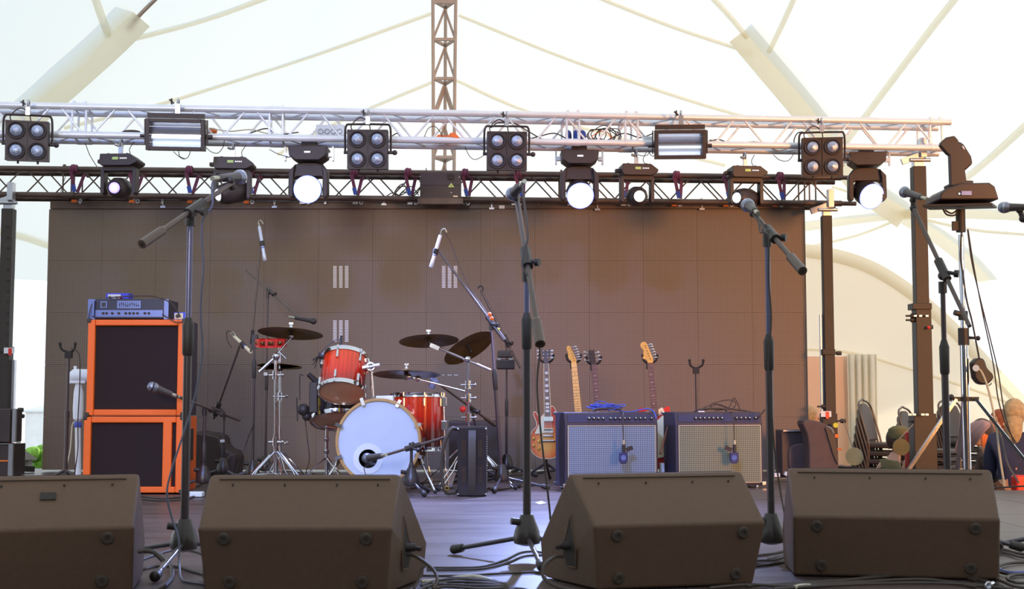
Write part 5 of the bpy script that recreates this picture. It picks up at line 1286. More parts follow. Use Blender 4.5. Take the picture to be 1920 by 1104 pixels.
part('case', MB().box((cx_+0.005, Yo+0.12, z_top+0.028), (0.09, 0.10, 0.056)), 'pedalblue', t, bev=0.004); part('face_plate', MB().box((cx_-0.005, Yo+0.068, z_top+0.028), (0.06, 0.006, 0.042)), 'cream', t); part('dial', MB().cyl((cx_-0.012, Yo+0.066, z_top+0.028), (cx_-0.012, Yo+0.055, z_top+0.028), 0.013), 'black', t)
cable('patch_cable', 'black cable running over the bass amplifier to the small blue box', [P(200, 558, Yo-0.0), P(250, 555, Yo+0.02), P(290, 556, Yo+0.02), P(318, 566, Yo+0.02), P(330, 580, Yo+0.02), P(338, 594, Yo+0.04)], 0.0045)
cable('patch_cable', 'black cable plugged into the front of the bass amplifier', [P(304, 589, Yo-0.01), P(315, 596, Yo-0.03), P(330, 604, Yo-0.03), P(345, 606, Yo-0.02), P(352, 640, Yo-0.0)], 0.004)
cable('patch_cable', 'black cable hanging at the left of the bass amplifier', [P(172, 570, Yo), P(168, 585, Yo-0.01), P(166, 598, Yo+0.0)], 0.004)

# ================================================================= GUITAR AMPS
def combo(label, A, yaw, W, H, D, logo_knobs, cloth, knobn):
    t = thing('guitar_amplifier', label, 'guitar amplifier', A, (0, 0, yaw), 'silver cloth guitar amplifiers', world=False)
    ft = 0.02; hb = 0.085
    # side profile with sloped control panel
    mb = MB(); prof = [(0, ft), (0, H-hb), (0.03, H), (D, H), (D, ft)]
    mb.prism([V((0, y, z)) for y, z in prof], (W, 0, 0)); part('cabinet', mb, 'tolex', t, bev=0.008)
    part('speaker_cloth', MB().box((W/2, -0.006, (ft+H-hb)/2+0.005), (W-0.05, 0.014, H-hb-ft-0.045)), cloth, t)
    ed = MB(); x0, x1, z0, z1 = 0.022, W-0.022, ft+0.022, H-hb-0.012
    for a, b in (((x0, z0), (x1, z0)), ((x1, z0), (x1, z1)), ((x1, z1), (x0, z1)), ((x0, z1), (x0, z0))): ed.bar((a[0], -0.011, a[1]), (b[0], -0.011, b[1]), 0.004, 0.004, (0, 1, 0))
    part('cloth_piping', ed, 'cream', t, 'bright piping')
    R = Matrix.Rotation(-math.atan2(0.03, hb), 3, 'X')
    part('control_panel', MB().box((W/2, 0.012, H-hb/2-0.004), (W-0.05, 0.006, hb-0.03), R), 'panelblue', t)
    for i in range(len(knobn)):
        x = W*knobn[i]; p = V((x, 0.010, H-hb/2-0.004))
        kb = part('knob', MB().lathe([(0.015, 0), (0.015, 0.005), (0.010, 0.008), (0.009, 0.018)], p, (0, -1, 0.3), 14), 'black', t)
        part('knob_cap', MB().lathe([(0.005, 0.018), (0.004, 0.021), (0.001, 0.022)], p, (0, -1, 0.3), 12), 'white', kb, 'pale knob cap')
    part('top_handle', MB().tube(smooth([(W*0.35, D*0.4, H), (W*0.37, D*0.4, H+0.02), (W*0.5, D*0.4, H+0.025), (W*0.63, D*0.4, H+0.02), (W*0.65, D*0.4, H)], 3), 0.008, 8), 'leather', t)
    cr = MB()
    for x in (0, W):
        for y in (0, D):
            cr.box((x, y, ft+0.012), (0.035, 0.035, 0.03)); cr.cyl((x+(0.04 if x == 0 else -0.04), y+(0.03 if y == 0 else -0.03), 0), (x+(0.04 if x == 0 else -0.04), y+(0.03 if y == 0 else -0.03), ft+0.002), 0.016)
            cr.box((x, y, H-0.01), (0.03, 0.03, 0.025)) if y else None
    part('corner_and_foot', cr, 'chrome', t, bev=0.005)
    return t
A1 = G(1059, 917); A1b = P(1059, 900, 9.55)
combo('guitar amplifier with blue cable piled on top, left of the pair', V((P(1059, 850, 9.62).x, 9.62, 0)), math.radians(12), 0.70, 0.555, 0.28, None, 'silvercloth', (0.26, 0.31, 0.36, 0.41, 0.49, 0.54, 0.59, 0.64, 0.69, 0.76, 0.81, 0.86, 0.93))
M['silvercloth2'] = grid_mat('champagne_grille_cloth', (150, 154, 128), (92, 90, 80), 0.014, 0.7, line=0.3)
combo('guitar amplifier with black cable on top, right of the pair', V((P(1267, 850, 9.75).x, 9.75, 0)), math.radians(12), 0.675, 0.555, 0.28, None, 'silvercloth2', (0.23, 0.28, 0.33, 0.38, 0.43, 0.48, 0.53, 0.70, 0.75, 0.80, 0.85, 0.92))
def hung_mic(label, x, y0, Y, sgn, cordtop):
    t = thing('hanging_microphone', label, 'microphone', P(x, y0+95, Y), group='flat-headed microphones hung over the amplifiers')
    part('capsule', MB().prism([P(x-8, y0+90, Y), P(x+8, y0+90, Y), P(x+8, y0+106, Y), P(x+5, y0+111, Y), P(x-5, y0+111, Y), P(x-8, y0+106, Y)], (0, 0.03, 0)), 'pedaldark', t, bev=0.006)
    part('front_disc', MB().cyl(P(x, y0+100, Y), P(x, y0+100, Y-0.005), 0.019, n=18), 'headpanel', t)
    part('handle', MB().cyl(P(x, y0+90, Y+0.012), P(x, y0+75, Y+0.012), 0.013), 'black', t)
    part('collar', MB().cyl(P(x, y0+76, Y+0.012), P(x, y0+67, Y+0.012), 0.011), 'plugmetal', t, 'bright plug collar')
    part('clip', MB().box(P(x+sgn*11, y0+83, Y+0.012), (0.05, 0.02, 0.03), Matrix.Rotation(-sgn*0.4, 3, 'Y')), 'black', t)
    cable('microphone_cable', 'cord from which the '+label.split(',')[0]+' hangs', [P(*q, Y+dy) for q, dy in cordtop]+[P(x-1, y0+40, Y+0.012), P(x, y0+67, Y+0.012)], 0.004, 'cable', 'microphone cables')
M['pedaldark'] = mat('dark_blue_plastic', (52, 54, 100), 0.45, 0, 0.08)
hung_mic('flat microphone on the left amplifier, clip pointing right', 1169, 758, 9.58, 1, [((1160, 774), 0.24), ((1166, 772), 0.12), ((1169, 778), 0.03)])
hung_mic('flat microphone on the right amplifier, clip pointing left', 1377, 758, 9.72, -1, [((1366, 774), 0.24), ((1372, 772), 0.12), ((1374, 778), 0.03)])
for k in range(9):
    ccx = 1126+(k*7) % 17; pts = []; r1 = 16+(k*5) % 19; ph = k*0.9
    for i in range(11):
        a = 2*PI*i/10+ph; p = P(ccx+r1*math.cos(a), 772, 9.86+0.06*math.sin(a)); p.z = 0.562+0.004*k+0.022*abs(math.sin(1.5*a+k))+(0.02 if k % 4 == 0 else 0)*max(0, math.sin(a)); pts.append(p)
    cable('instrument_cable', 'blue cable coiled on top of the left guitar amplifier', pts, 0.0035, 'bluecable', 'loops of the blue cable on the left amplifier')
cable('instrument_cable', 'end of the blue cable trailing right over the left amplifier', [V((p.x, p.y, p.z)) for p in (P(1150, 768, 9.82), P(1180, 772, 9.82), P(1200, 768, 9.8), P(1215, 766, 9.78), P(1226, 772, 9.75), P(1231, 785, 9.72))], 0.0045, 'bluecable')
for lb, pts in (('black cable springing up in a loop on the right amplifier', [(1300, 772), (1325, 762), (1350, 752), (1372, 750), (1380, 758), (1368, 768), (1345, 764)]),
                ('black cable forming a peak on the right amplifier', [(1340, 770), (1365, 765), (1372, 752), (1377, 746), (1384, 758), (1388, 770)]),
                ('black cable lying flat on the right amplifier', [(1330, 768), (1336, 756), (1350, 760), (1375, 768), (1400, 771)]),
                ('black cable crossing over the right amplifier', [(1320, 770), (1345, 758), (1370, 766), (1395, 769), (1412, 773)])):
    cable('instrument_cable', lb, [P(x, y, 9.98) for x, y in pts], 0.004, 'cable', 'black cables on the right amplifier')
cable('instrument_cable', 'plug and cable at the right end of the right amplifier panel', [P(1418, 786, 9.8), P(1424, 780, 9.78), P(1434, 768, 9.8)], 0.006, 'black')
solo('switch_box', MB().box(P(1315, 772, 9.85), (0.045, 0.03, 0.014)), 'white', 'small white box on the left of the right amplifier', 'box')

# ================================================================= GUITARS
def guitar_stand(label, base, top, group='guitar stands', cat='guitar stand', legs=(200, 330, 80), hook=True, L=0.22):
    base = V(base); top = V(top); t = thing('guitar_stand', label, cat, base, group=group)
    part('tube', MB().cyl(base+V((0, 0, 0.12)), base.lerp(top, 0.55), 0.014).cyl(base.lerp(top, 0.55), top, 0.010).cyl(base.lerp(top, .52), base.lerp(top, .57), 0.018), 'standtube', t)
    for a in legs:
        d = V((math.cos(math.radians(a)), math.sin(math.radians(a)), 0)); part('leg', MB().cyl(base+V((0, 0, 0.14)), base+d*L+V((0, 0, 0.015)), 0.011).ball(base+d*L+V((0, 0, 0.016)), 0.016, 8), 'standtube', t)
    if hook:
        h = MB().tube(smooth([top+V((-0.055, -0.03, 0.055)), top+V((-0.045, -0.02, 0.02)), top+V((0, 0, 0)), top+V((0.045, -0.02, 0.02)), top+V((0.055, -0.03, 0.055))], 4), 0.009, 8).ball(top+V((-0.055, -0.03, 0.06)), 0.013, 8).ball(top+V((0.055, -0.03, 0.06)), 0.013, 8).box(top-V((0, 0, 0.02)), (0.05, 0.03, 0.05))
        part('yoke', h, 'rubber', t)
    return t
Yg = 10.55
def Z1(x, y, d=0.0):     # from the close-up frame of the left guitars to the world, leaning back
    px, py = 980+x/4.6, 640+y/4.6
    Y = Yg + (860-py)*K(Yg)*0.12
    return P(px, py, Y+d)
gb = [(186, 622), (168, 640), (150, 662), (132, 640), (118, 616), (106, 606), (95, 612), (93, 628), (103, 655), (116, 690), (122, 718), (112, 742), (88, 765), (70, 800), (63, 850), (64, 905), (80, 950), (112, 985), (155, 1005), (205, 1012), (255, 1006), (300, 990), (335, 955), (352, 905), (352, 850), (335, 800), (308, 765), (298, 735), (300, 700), (303, 665), (295, 620), (278, 582), (262, 560), (243, 561), (240, 622)]
pts = smooth([Z1(x, y) for x, y in gb], 2)
lp = thing('electric_guitar', 'cherry sunburst electric guitar with cream pickguard beside the left amplifier', 'guitar', Z1(205, 1012), group='guitars')
cc = Z1(205, 880); off = OFF[lp.name]
M['burst'] = sunburst((cc.x-off.x, 0, cc.z-off.z), 0.145)
bd = part('body', MB().prism(pts, (0, 0.045, 0)), 'burst', lp, bev=0.006)
part('body_binding', MB().tube(pts+[pts[0]], 0.0028, 6), 'cream', bd, 'cream binding')
nk = [Z1(182, 188, -0.012), Z1(224, 188, -0.012), Z1(244, 648, -0.012), Z1(186, 648, -0.012)]
nb = part('neck', MB().prism([p+V((0, 0.004, 0)) for p in nk], (0, 0.022, 0)), 'rosewood', lp)
fr = MB(); fy_ = 188; L0 = 470
for i in range(1, 21):
    f = (1-2**(-i/12))*1.36
    if f > 1: break
    a = nk[0].lerp(nk[3], f); b = nk[1].lerp(nk[2], f); fr.bar(a+V((0, -0.001, 0)), b+V((0, -0.001, 0)), 0.003, 0.002, (0, 1, 0))
part('frets', fr, 'chrome', nb)
inl = MB()
for y in (272, 330, 382, 427, 488, 538, 570, 600):
    f = (y-188)/460; a = nk[0].lerp(nk[3], f); b = nk[1].lerp(nk[2], f)
    inl.bar(a.lerp(b, .22)+V((0, -0.0015, 0)), a.lerp(b, .78)+V((0, -0.0015, 0)), 0.003, 0.020, (0, 0, 1))
part('inlay', inl, 'pearl', nb, 'pearl block inlays')
part('binding', MB().cyl(nk[0], nk[3], 0.002, n=6).cyl(nk[1], nk[2], 0.002, n=6), 'cream', nb)
hs = [(185, 188), (222, 188), (228, 140), (240, 120), (236, 60), (222, 74), (200, 82), (180, 72), (166, 60), (164, 120), (176, 140)]
hs_ = part('headstock', MB().prism([Z1(x, y, -0.005) for x, y in hs], (0, 0.014, 0)), 'darkwood', lp, bev=0.002)
for sx in (0, 1):
    for k in range(3):
        y = 80+k*30; x = 150 if sx == 0 else 236; e = 138 if sx == 0 else 252
        part('tuning_peg', MB().cyl(Z1(x, y), Z1(e, y), 0.004).ball(Z1(e-2 if sx == 0 else e+2, y), 0.010, 10, (1.2, .6, .8)).cyl(Z1(178 if sx == 0 else 216, y, -0.004), Z1(178 if sx == 0 else 216, y, -0.02), 0.004), 'pearl', hs_)
pg = [(186, 632), (160, 650), (152, 690), (128, 740), (106, 790), (110, 798), (150, 796), (186, 790)]
part('pickguard', MB().prism([Z1(x, y, -0.010) for x, y in pg], (0, 0.006, 0)), 'cream', lp, 'cream pickguard')
part('pickup', MB().prism([Z1(182, 648, -0.016), Z1(262, 648, -0.016), Z1(262, 688, -0.016), Z1(182, 688, -0.016)], (0, 0.014, 0)), 'chrome', lp, 'chrome covered pickup', bev=0.002)
part('pickup', MB().prism([Z1(180, 750, -0.016), Z1(264, 750, -0.016), Z1(264, 788, -0.016), Z1(180, 788, -0.016)], (0, 0.014, 0)), 'cream', lp, 'cream and black pickup', bev=0.002)
part('pickup_coil', MB().prism([Z1(184, 756, -0.018), Z1(260, 756, -0.018), Z1(260, 768, -0.018), Z1(184, 768, -0.018)], (0, 0.004, 0)), 'black', lp)
part('bridge', MB().prism([Z1(174, 802, -0.018), Z1(264, 806, -0.018), Z1(264, 822, -0.018), Z1(174, 818, -0.018)], (0, 0.014, 0)), 'chrome', lp, bev=0.002)
part('tailpiece', MB().cyl(Z1(178, 856, -0.014), Z1(270, 856, -0.014), 0.008).ball(Z1(178, 856, -0.012), 0.011, 8).ball(Z1(270, 856, -0.012), 0.011, 8), 'chrome', lp)
for x, y in ((95, 836), (141, 862), (96, 898), (141, 924)): part('control_knob', MB().lathe([(0.012, 0), (0.010, 0.014), (0.001, 0.015)], Z1(x, y, -0.002), (0, -1, 0), 14), 'gold', lp)
stg = MB()
for k in range(6): stg.cyl(Z1(188+k*6, 190, -0.018), Z1(196+k*11, 806, -0.024), 0.0006, n=4)
part('string', stg, 'chrome', lp)
guitar_stand('guitar stand carrying the cherry sunburst guitar', (Z1(205, 1000).x, Yg+0.16, 0), Z1(204, 185, 0.04))
# three more guitars behind the amplifiers
def neck_guitar(label, nut, heel, wn, wh, nm, fb, hs_pts, hsm, pegs, pegside, dots, body_m, body=True, inlm='black', Y=10.3):
    """nut / heel pixel centres"""
    ax0 = P(nut[0], nut[1], Y+0.07); ax1 = P(heel[0], heel[1], Y)
    d = (ax1-ax0).normalized(); side = V((0, 1, 0)).cross(d).normalized(); side = side if side.x > 0 else -side
    bot = ax0 + d*0.98
    bot.z = max(bot.z, 0.07)
    t = thing('electric_guitar', label, 'guitar', bot, group='guitars')
    q = [ax0-side*wn/2, ax0+side*wn/2, ax1+side*wh/2+d*0.02, ax1-side*wh/2+d*0.02]
    nb = part('neck', MB().prism(q, (0, 0.022, 0)), nm, t, bev=0.002)
    part('fingerboard', MB().prism([p+V((0, -0.004, 0)) for p in q], (0, 0.005, 0)), fb, nb)
    fr = MB(); Ls = 0.648; Ln = (ax1-ax0).length
    for i in range(1, 23):
        s = Ls*(1-2**(-i/12))
        if s > Ln+0.015: break
        f = s/Ln; w = wn+(wh-wn)*f; c = ax0+d*s+V((0, -0.005, 0)); fr.bar(c-side*w/2, c+side*w/2, 0.002, 0.002, (0, 1, 0))
    part('frets', fr, 'chrome', nb)
    io = MB()
    for i in (3, 5, 7, 9, 12, 15, 17, 19):
        s = Ls*(1-2**(-(i-.5)/12))
        if s < Ln: io.cyl(ax0+d*s+V((0, -0.0045, 0)), ax0+d*s+V((0, -0.006, 0)), 0.0035, n=8)
    part('dot_inlays', io, inlm, nb)
    h = part('headstock', MB().prism(smooth([P(x, y, Y+0.08) for x, y in hs_pts], 3), (0, 0.014, 0)), hsm, t, bev=0.002)
    for x, y, s in pegs: part('tuning_peg', MB().cyl(P(x, y, Y+0.085), P(x+s*6, y-1.5, Y+0.085), 0.0035).ball(P(x+s*7, y-1.5, Y+0.085), 0.0085, 8, (1.2, .6, .8)).cyl(P(x-s*4, y+1, Y+0.078), P(x-s*4, y+1, Y+0.066), 0.0035), 'chrome', h)
    if body:
        # solid body hidden behind the amplifier: horned double-cut outline
        def bp(u, v): return ax1+d*v+side*u
        bo = [(-0.03, 0.0), (-0.09, -0.05), (-0.13, -0.03), (-0.12, 0.05), (-0.105, 0.12), (-0.13, 0.20), (-0.165, 0.28), (-0.14, 0.37), (-0.06, 0.41), (0.04, 0.41), (0.13, 0.38), (0.165, 0.30), (0.14, 0.20), (0.11, 0.13), (0.115, 0.05), (0.11, 0.0), (0.08, -0.01), (0.03, 0.03)]
        k = min(1.0, (ax1.z-0.09)/0.42)
        b = part('body', MB().prism(smooth([bp(u*0.95, v*k) for u, v in bo], 3), (0, 0.042, 0)), body_m, t, bev=0.006)
        part('pickguard', MB().prism(smooth([bp(u*0.7, v*k*0.75+0.03)+V((0, -0.004, 0)) for u, v in bo], 3), (0, 0.004, 0)), 'cream', b)
    guitar_stand('guitar stand under the '+label.split(' with')[0], ((ax0.x+bot.x)/2+0.02, Y+0.22, 0), ax0+V((0, 0.05, 0.0)), legs=(210, 330, 90))
    return t
def z1(l): return [(980+x/4.6, 640+y/4.6) for x, y in l]
neck_guitar('electric guitar with a pale maple neck, its body behind the left amplifier', z1([(441, 185)])[0], (1086, 790), 0.042, 0.056, 'maple', 'maple',
    z1([(420, 190), (418, 168), (400, 150), (390, 128), (392, 105), (386, 88), (380, 65), (382, 45), (398, 37), (413, 46), (418, 62), (428, 82), (440, 108), (452, 135), (462, 160), (464, 188)]), 'maple',
    [(x, y, 1) for x, y in z1([(424, 52), (434, 74), (444, 98), (451, 118), (458, 138), (466, 160)])], 1, 8, 'black', Y=10.35)
neck_guitar('electric guitar with a dark headstock, between the pale-necked ones', z1([(615, 200)])[0], (1123, 790), 0.042, 0.054, 'rosewood', 'rosewood',
    z1([(596, 235), (592, 200), (575, 170), (568, 130), (566, 90), (578, 68), (598, 78), (612, 66), (622, 92), (626, 130), (632, 165), (634, 200), (636, 235)]), 'darkwood',
    [(x, y, s) for (x, y), s in zip(z1([(566, 100), (566, 132), (572, 168), (622, 100), (628, 132), (636, 162)]), (-1, -1, -1, 1, 1, 1))], -1, 8, 'darkwood', inlm='pearl', Y=10.35)
def z2(l): return [(1140+x/4.416, 630+y/4.416) for x, y in l]
neck_guitar('electric guitar with large blond headstock and rosewood board, right of the left amplifier', z2([(350, 225)])[0], z2([(385, 640)])[0], 0.043, 0.056, 'maple', 'rosewood',
    z2([(328, 222), (318, 196), (288, 186), (292, 150), (294, 118), (274, 96), (268, 72), (280, 52), (302, 48), (320, 60), (330, 84), (342, 112), (354, 140), (368, 172), (374, 200), (372, 222)]), 'maple',
    [(x, y, 1) for x, y in z2([(326, 74), (334, 92), (342, 116), (352, 138), (358, 160), (368, 182)])], 1, 8, 'redcloth', inlm='pearl', Y=10.2)
# red and white guitar body and the case glimpsed between the amplifiers
t = thing('electric_guitar', 'red and cream guitar body corner glimpsed between the two amplifiers', 'guitar', P(1242, 830, 10.25), group='guitars')
part('body', MB().prism(smooth([P(x, y, 10.25) for x, y in ((1234, 782), (1234, 768), (1244, 766), (1250, 762), (1256, 764), (1256, 790), (1262, 830), (1255, 866), (1240, 868), (1236, 820))], 3), (0, 0.04, 0)), 'red', t, bev=0.005)
part('pickguard', MB().prism(smooth([P(x, y, 10.243) for x, y in ((1234, 768), (1242, 764), (1246, 775), (1244, 786), (1235, 786))], 3), (0, 0.004, 0)), 'cream', t)
guitar_stand('empty guitar stand with a dark yoke behind the right amplifier', (P(1308, 880, 10.7).x, 10.7, 0), P(1305, 690, 10.7))
guitar_stand('black guitar stand with a forked top left of the orange cabinets', (P(122, 915, 9.7).x, 9.7, 0), P(129, 660, 9.7), L=0.25, legs=(205, 335, 90))
cable('stand_cable', 'cable hanging from the fork of the left guitar stand', [P(133, 652, 9.6), P(146, 660, 9.6), P(150, 680, 9.6), P(149, 730, 9.6), P(146, 790, 9.6), P(146, 840, 9.6), P(141, 880, 9.6), G(138, 915, 0.005)], 0.004)
t = thing('wooden_stick', 'thin reddish wooden stick leaning between the two amplifiers', 'stick', P(1238, 850, 9.9))
part('shaft', MB().cyl(P(1252, 800, 9.9), P(1238, 850, 9.75), 0.006, 0.009), 'rosewood', t)
solo('power_brick', MB().box(P(1241, 878, 9.95), (0.035, 0.05, 0.08)), 'white', 'small pale box on the floor between the amplifiers', 'box', bev=0.004)

# white pole device at the left
t = thing('pole_fan', 'white device on a pole with rounded horizontal top and blue collar by the orange cabinets', 'appliance', (P(146, 905, 10.2).x, 10.2, 0))
part('pole', MB().cyl(P(146, 800, 10.2), (P(147, 905, 10.2).x, 10.2, 0.012), 0.022), 'white', t)
part('base', MB().lathe([(0.15, 0.0), (0.15, 0.012), (0.06, 0.03), (0.03, 0.05)], (P(147, 905, 10.2).x, 10.2, 0.001), (0, 0, 1), 24), 'white', t)
part('body', MB().lathe([(0.02, 0), (0.036, 0.02), (0.04, 0.10), (0.036, 0.22), (0.026, 0.28), (0.02, 0.30)], P(146, 790, 10.2), (0, 0, 1), 18), 'white', t)
part('blue_collar', MB().lathe([(0.024, 0), (0.027, 0.005), (0.027, 0.035), (0.024, 0.04)], P(146, 801, 10.2), (0, 0, 1), 18), 'bluecable', t, 'blue collar')
part('motor_housing', MB().lathe([(0.03, -0.16), (0.052, -0.14), (0.055, 0), (0.052, 0.02), (0.03, 0.045), (0.001, 0.05)], P(142, 705, 10.2), (-1, 0, 0), 20).box(P(147, 716, 10.2), (0.13, 0.09, 0.02)).cyl(P(141, 692, 10.2), P(141, 686, 10.2), 0.012), 'white', t)
part('lead', MB().tube(smooth([P(139, 790, 10.1), P(135, 800, 10.1), P(132, 840, 10.1), P(126, 870, 10.1)], 4), 0.005, 6), 'whitecable', t)
# flight case at the left edge
t = thing('flight_case', 'black case with aluminium edges and an orange stripe at the far left', 'case', (P(-10, 885, 11.2).x, 11.2, 0))
x1_ = P(17, 860, 11.2).x; w_c = 0.55; zc = P(10, 832, 11.2).z
part('body', MB().box((x1_-w_c/2, 11.4, zc/2), (w_c, 0.35, zc-0.01)), 'housing_m', t, bev=0.006)
part('edge_trim', MB().box((x1_+0.008, 11.22, zc/2), (0.035, 0.03, zc)).box((x1_-w_c/2, 11.22, zc), (w_c, 0.03, 0.006)), 'aluminium', t)
part('orange_stripe', MB().box((x1_-w_c/2, 11.222, P(10, 864, 11.2).z), (w_c, 0.01, 0.012)), 'orangered', t, 'orange stripe')
t = thing('flight_case', 'upper small black case on the orange-striped case at the far left', 'case', (P(10, 830, 11.3).x, 11.35, zc+0.004))
part('body', MB().box((x1_-0.12-w_c/2+0.1, 11.42, zc+0.15), (w_c-0.02, 0.28, 0.28)), 'housing_m', t, bev=0.006)
part('side_trim', MB().box((x1_+0.0, 11.3, zc+0.15), (0.03, 0.03, 0.28)), 'aluminium', t)
# dark sofa-like road bags behind the orange cabinets
t = thing('gear_bag', 'dark padded bag slumped on the stage right of the orange cabinets', 'bag', (P(388, 890, 11.2).x, 11.2, 0))
part('body', MB().prism(smooth([P(x, y, 11.1) for x, y in ((362, 893), (362, 815), (380, 811), (410, 818), (418, 840), (440, 852), (438, 893))], 3), (0, 0.4, 0)), 'housing_m', t, bev=0.03)
solo('gear_bag', MB().prism(smooth([P(x, y, 11.0) for x, y in ((420, 896), (424, 860), (436, 850), (444, 856), (440, 880), (442, 896))], 3), (0, 0.25, 0)), 'housing_m', 'small dark bag beside the larger padded one, under the low boom stand', 'bag', bev=0.02)
solo('mains_block', MB().box((P(370, 927, 9.0).x, G(370, 932).y, 0.02), (0.11, 0.08, 0.034)), 'white', 'white mains block on the floor beside the orange cabinets', 'socket box', bev=0.008)
t = thing('foot_pedal', 'red and blue foot pedals behind the floor tom leg', 'drum pedal', (P(845, 900, 10).x, 10.0, 0))
part('plate', MB().bar((P(838, 900, 9.9).x, 9.75, 0.02), (P(838, 900, 9.9).x+0.02, 10.02, 0.10), 0.09, 0.012), 'chrome', t)

# gear behind the right amplifier
t = thing('mixer_rack', 'small dark rack with a pale edge behind the right amplifier', 'rack', (P(1490, 885, 11.3).x, 11.3, 0))
part('case', MB().box((P(1493, 840, 11.3).x, 11.4, 0.20), (0.26, 0.25, 0.38)), 'housing_m', t, bev=0.01)
part('front_edge', MB().box((P(1493, 812, 11.26).x, 11.26, 0.385), (0.22, 0.02, 0.012)), 'aluminium', t)
solo('folded_bag', MB().prism(smooth([P(x, y, 11.25) for x, y in ((1480, 880), (1478, 850), (1486, 834), (1510, 832), (1540, 845), (1545, 880))], 3), (0, 0.35, 0)), 'pad', 'dark rounded bag lying behind the upright padded bag', 'bag', bev=0.02)
for i, (x, y) in enumerate(((1456, 876), (1476, 874), (1488, 868))):
    solo('adaptor', MB().box(V((P(x, y, 11.1).x, 11.1, 0.024+0.006*i)), (0.05, 0.05, 0.035), Matrix.Rotation(0.4*i, 3, 'Y')), 'white', ('pale adaptor on the floor close to the right stand', 'pale adaptor beside the dark bag', 'pale adaptor leaning on the dark rack')[i], 'adaptor', 'adaptors behind the right amplifier', bev=0.006)
t = thing('padded_bag', 'large upright padded brown-black bag leaning at the right edge of the screen', 'bag', (P(1535, 885, 11.0).x, 11.0, 0))
part('body', MB().prism(smooth([P(x, y, 11.0) for x, y in ((1516, 896), (1517, 850), (1513, 815), (1504, 792), (1516, 787), (1535, 790), (1552, 798), (1562, 808), (1570, 840), (1574, 896))], 3), (0, 0.22, 0)), 'pad', t, bev=0.02)
part('side_pocket', MB().prism(smooth([P(x, y, 10.98) for x, y in ((1548, 802), (1556, 802), (1567, 825), (1572, 870), (1562, 850))], 3), (0, 0.03, 0)), 'black', t)
part('handle', MB().tube(smooth([P(1550, 800, 11.0), P(1558, 803, 10.98), P(1563, 812, 10.98)], 4), 0.010, 8), 'grey', t)
solo('round_case', MB().lathe([(0.30, 0.0), (0.31, 0.02), (0.30, 0.05), (0.12, 0.075), (0.001, 0.08)], (P(1592, 880, 10.6).x, 10.9, 0.001), (0, 0, 1), 36), 'grey', 'flat round grey lid lying on the stage right of the padded bag', 'lid', None)

# ================================================================= STACKED CHAIRS beyond the stage
def chair():
    t = thing('stacking_chair', 'top black chair of the left stack beyond the stage', 'chair', (0, 0, 0), world=False, group='stacked chairs beyond the stage')
    seat = MB().box((0, 0, 0.45), (0.42, 0.42, 0.05)); part('seat', seat, 'chairblack', t, bev=0.018)
    bk = MB(); n = 10
    R = Matrix.Rotation(-0.22, 3, 'Y')
    poly = [(-0.19, 0.0), (-0.2, 0.2), (-0.15, 0.33), (-0.06, 0.37), (0.06, 0.37), (0.15, 0.33), (0.2, 0.2), (0.19, 0.0)]
    bk.prism([V((-0.21, 0, 0.50))+R @ V((0, a, b)) for a, b in poly], R @ V((-0.03, 0, 0))); part('backrest', bk, 'chairblack', t, bev=0.01)
    for sy in (-1, 1):
        part('leg', MB().tube(smooth([(0.24, sy*0.21, 0.0), (0.21, sy*0.21, 0.2), (0.19, sy*0.21, 0.43), (0.0, sy*0.21, 0.43)], 3), 0.011, 7), 'chairframe', t)
        part('leg', MB().tube(smooth([(-0.26, sy*0.21, 0.0), (-0.20, sy*0.21, 0.25), (-0.19, sy*0.21, 0.45), (-0.23, sy*0.21, 0.62), (-0.29, sy*0.19, 0.84), (-0.31, 0.0 if sy > 0 else -0.02, 0.90)], 4), 0.011, 7), 'chairframe', t)
    return t
M['chairframe'] = mat('chair_steel_tube', (96, 82, 72), 0.4, 0.4, 0.08)
c0 = chair(); first = True
stacks = [(1662, 13.2, -0.55, 8, 'left', 1.0), (1738, 13.7, -0.6, 7, 'middle', 0.96), (1812, 14.2, -0.9, 8, 'right', 0.96)]
for px, Y, rz, n, nm, s in stacks:
    x = P(px, 850, Y).x
    for k in range(n):
        top_ = k == n-1
        word = ('lowest' if k == 0 else 'top' if top_ else ('second', 'third', 'fourth', 'fifth', 'sixth', 'seventh')[k-1]+' from the floor')
        lab = 'black stacking chair, %s in the %s stack beyond the stage' % (word, nm)
        loc = (x+0.012*k, Y+0.002*k, GZ+0.078*k)
        if first: c0.location = loc; c0.rotation_euler = (0, 0, rz); c0['label'] = lab; first = False
        else: dup(c0, loc, lab, (0, 0, rz))
c = P(1685, 797, 13.2); solo('red_box', MB().box((c.x, 13.1, GZ+0.078*7+0.50), (0.085, 0.06, 0.03)), 'red', 'small red box on the seat of the left chair stack', 'box', bev=0.006)

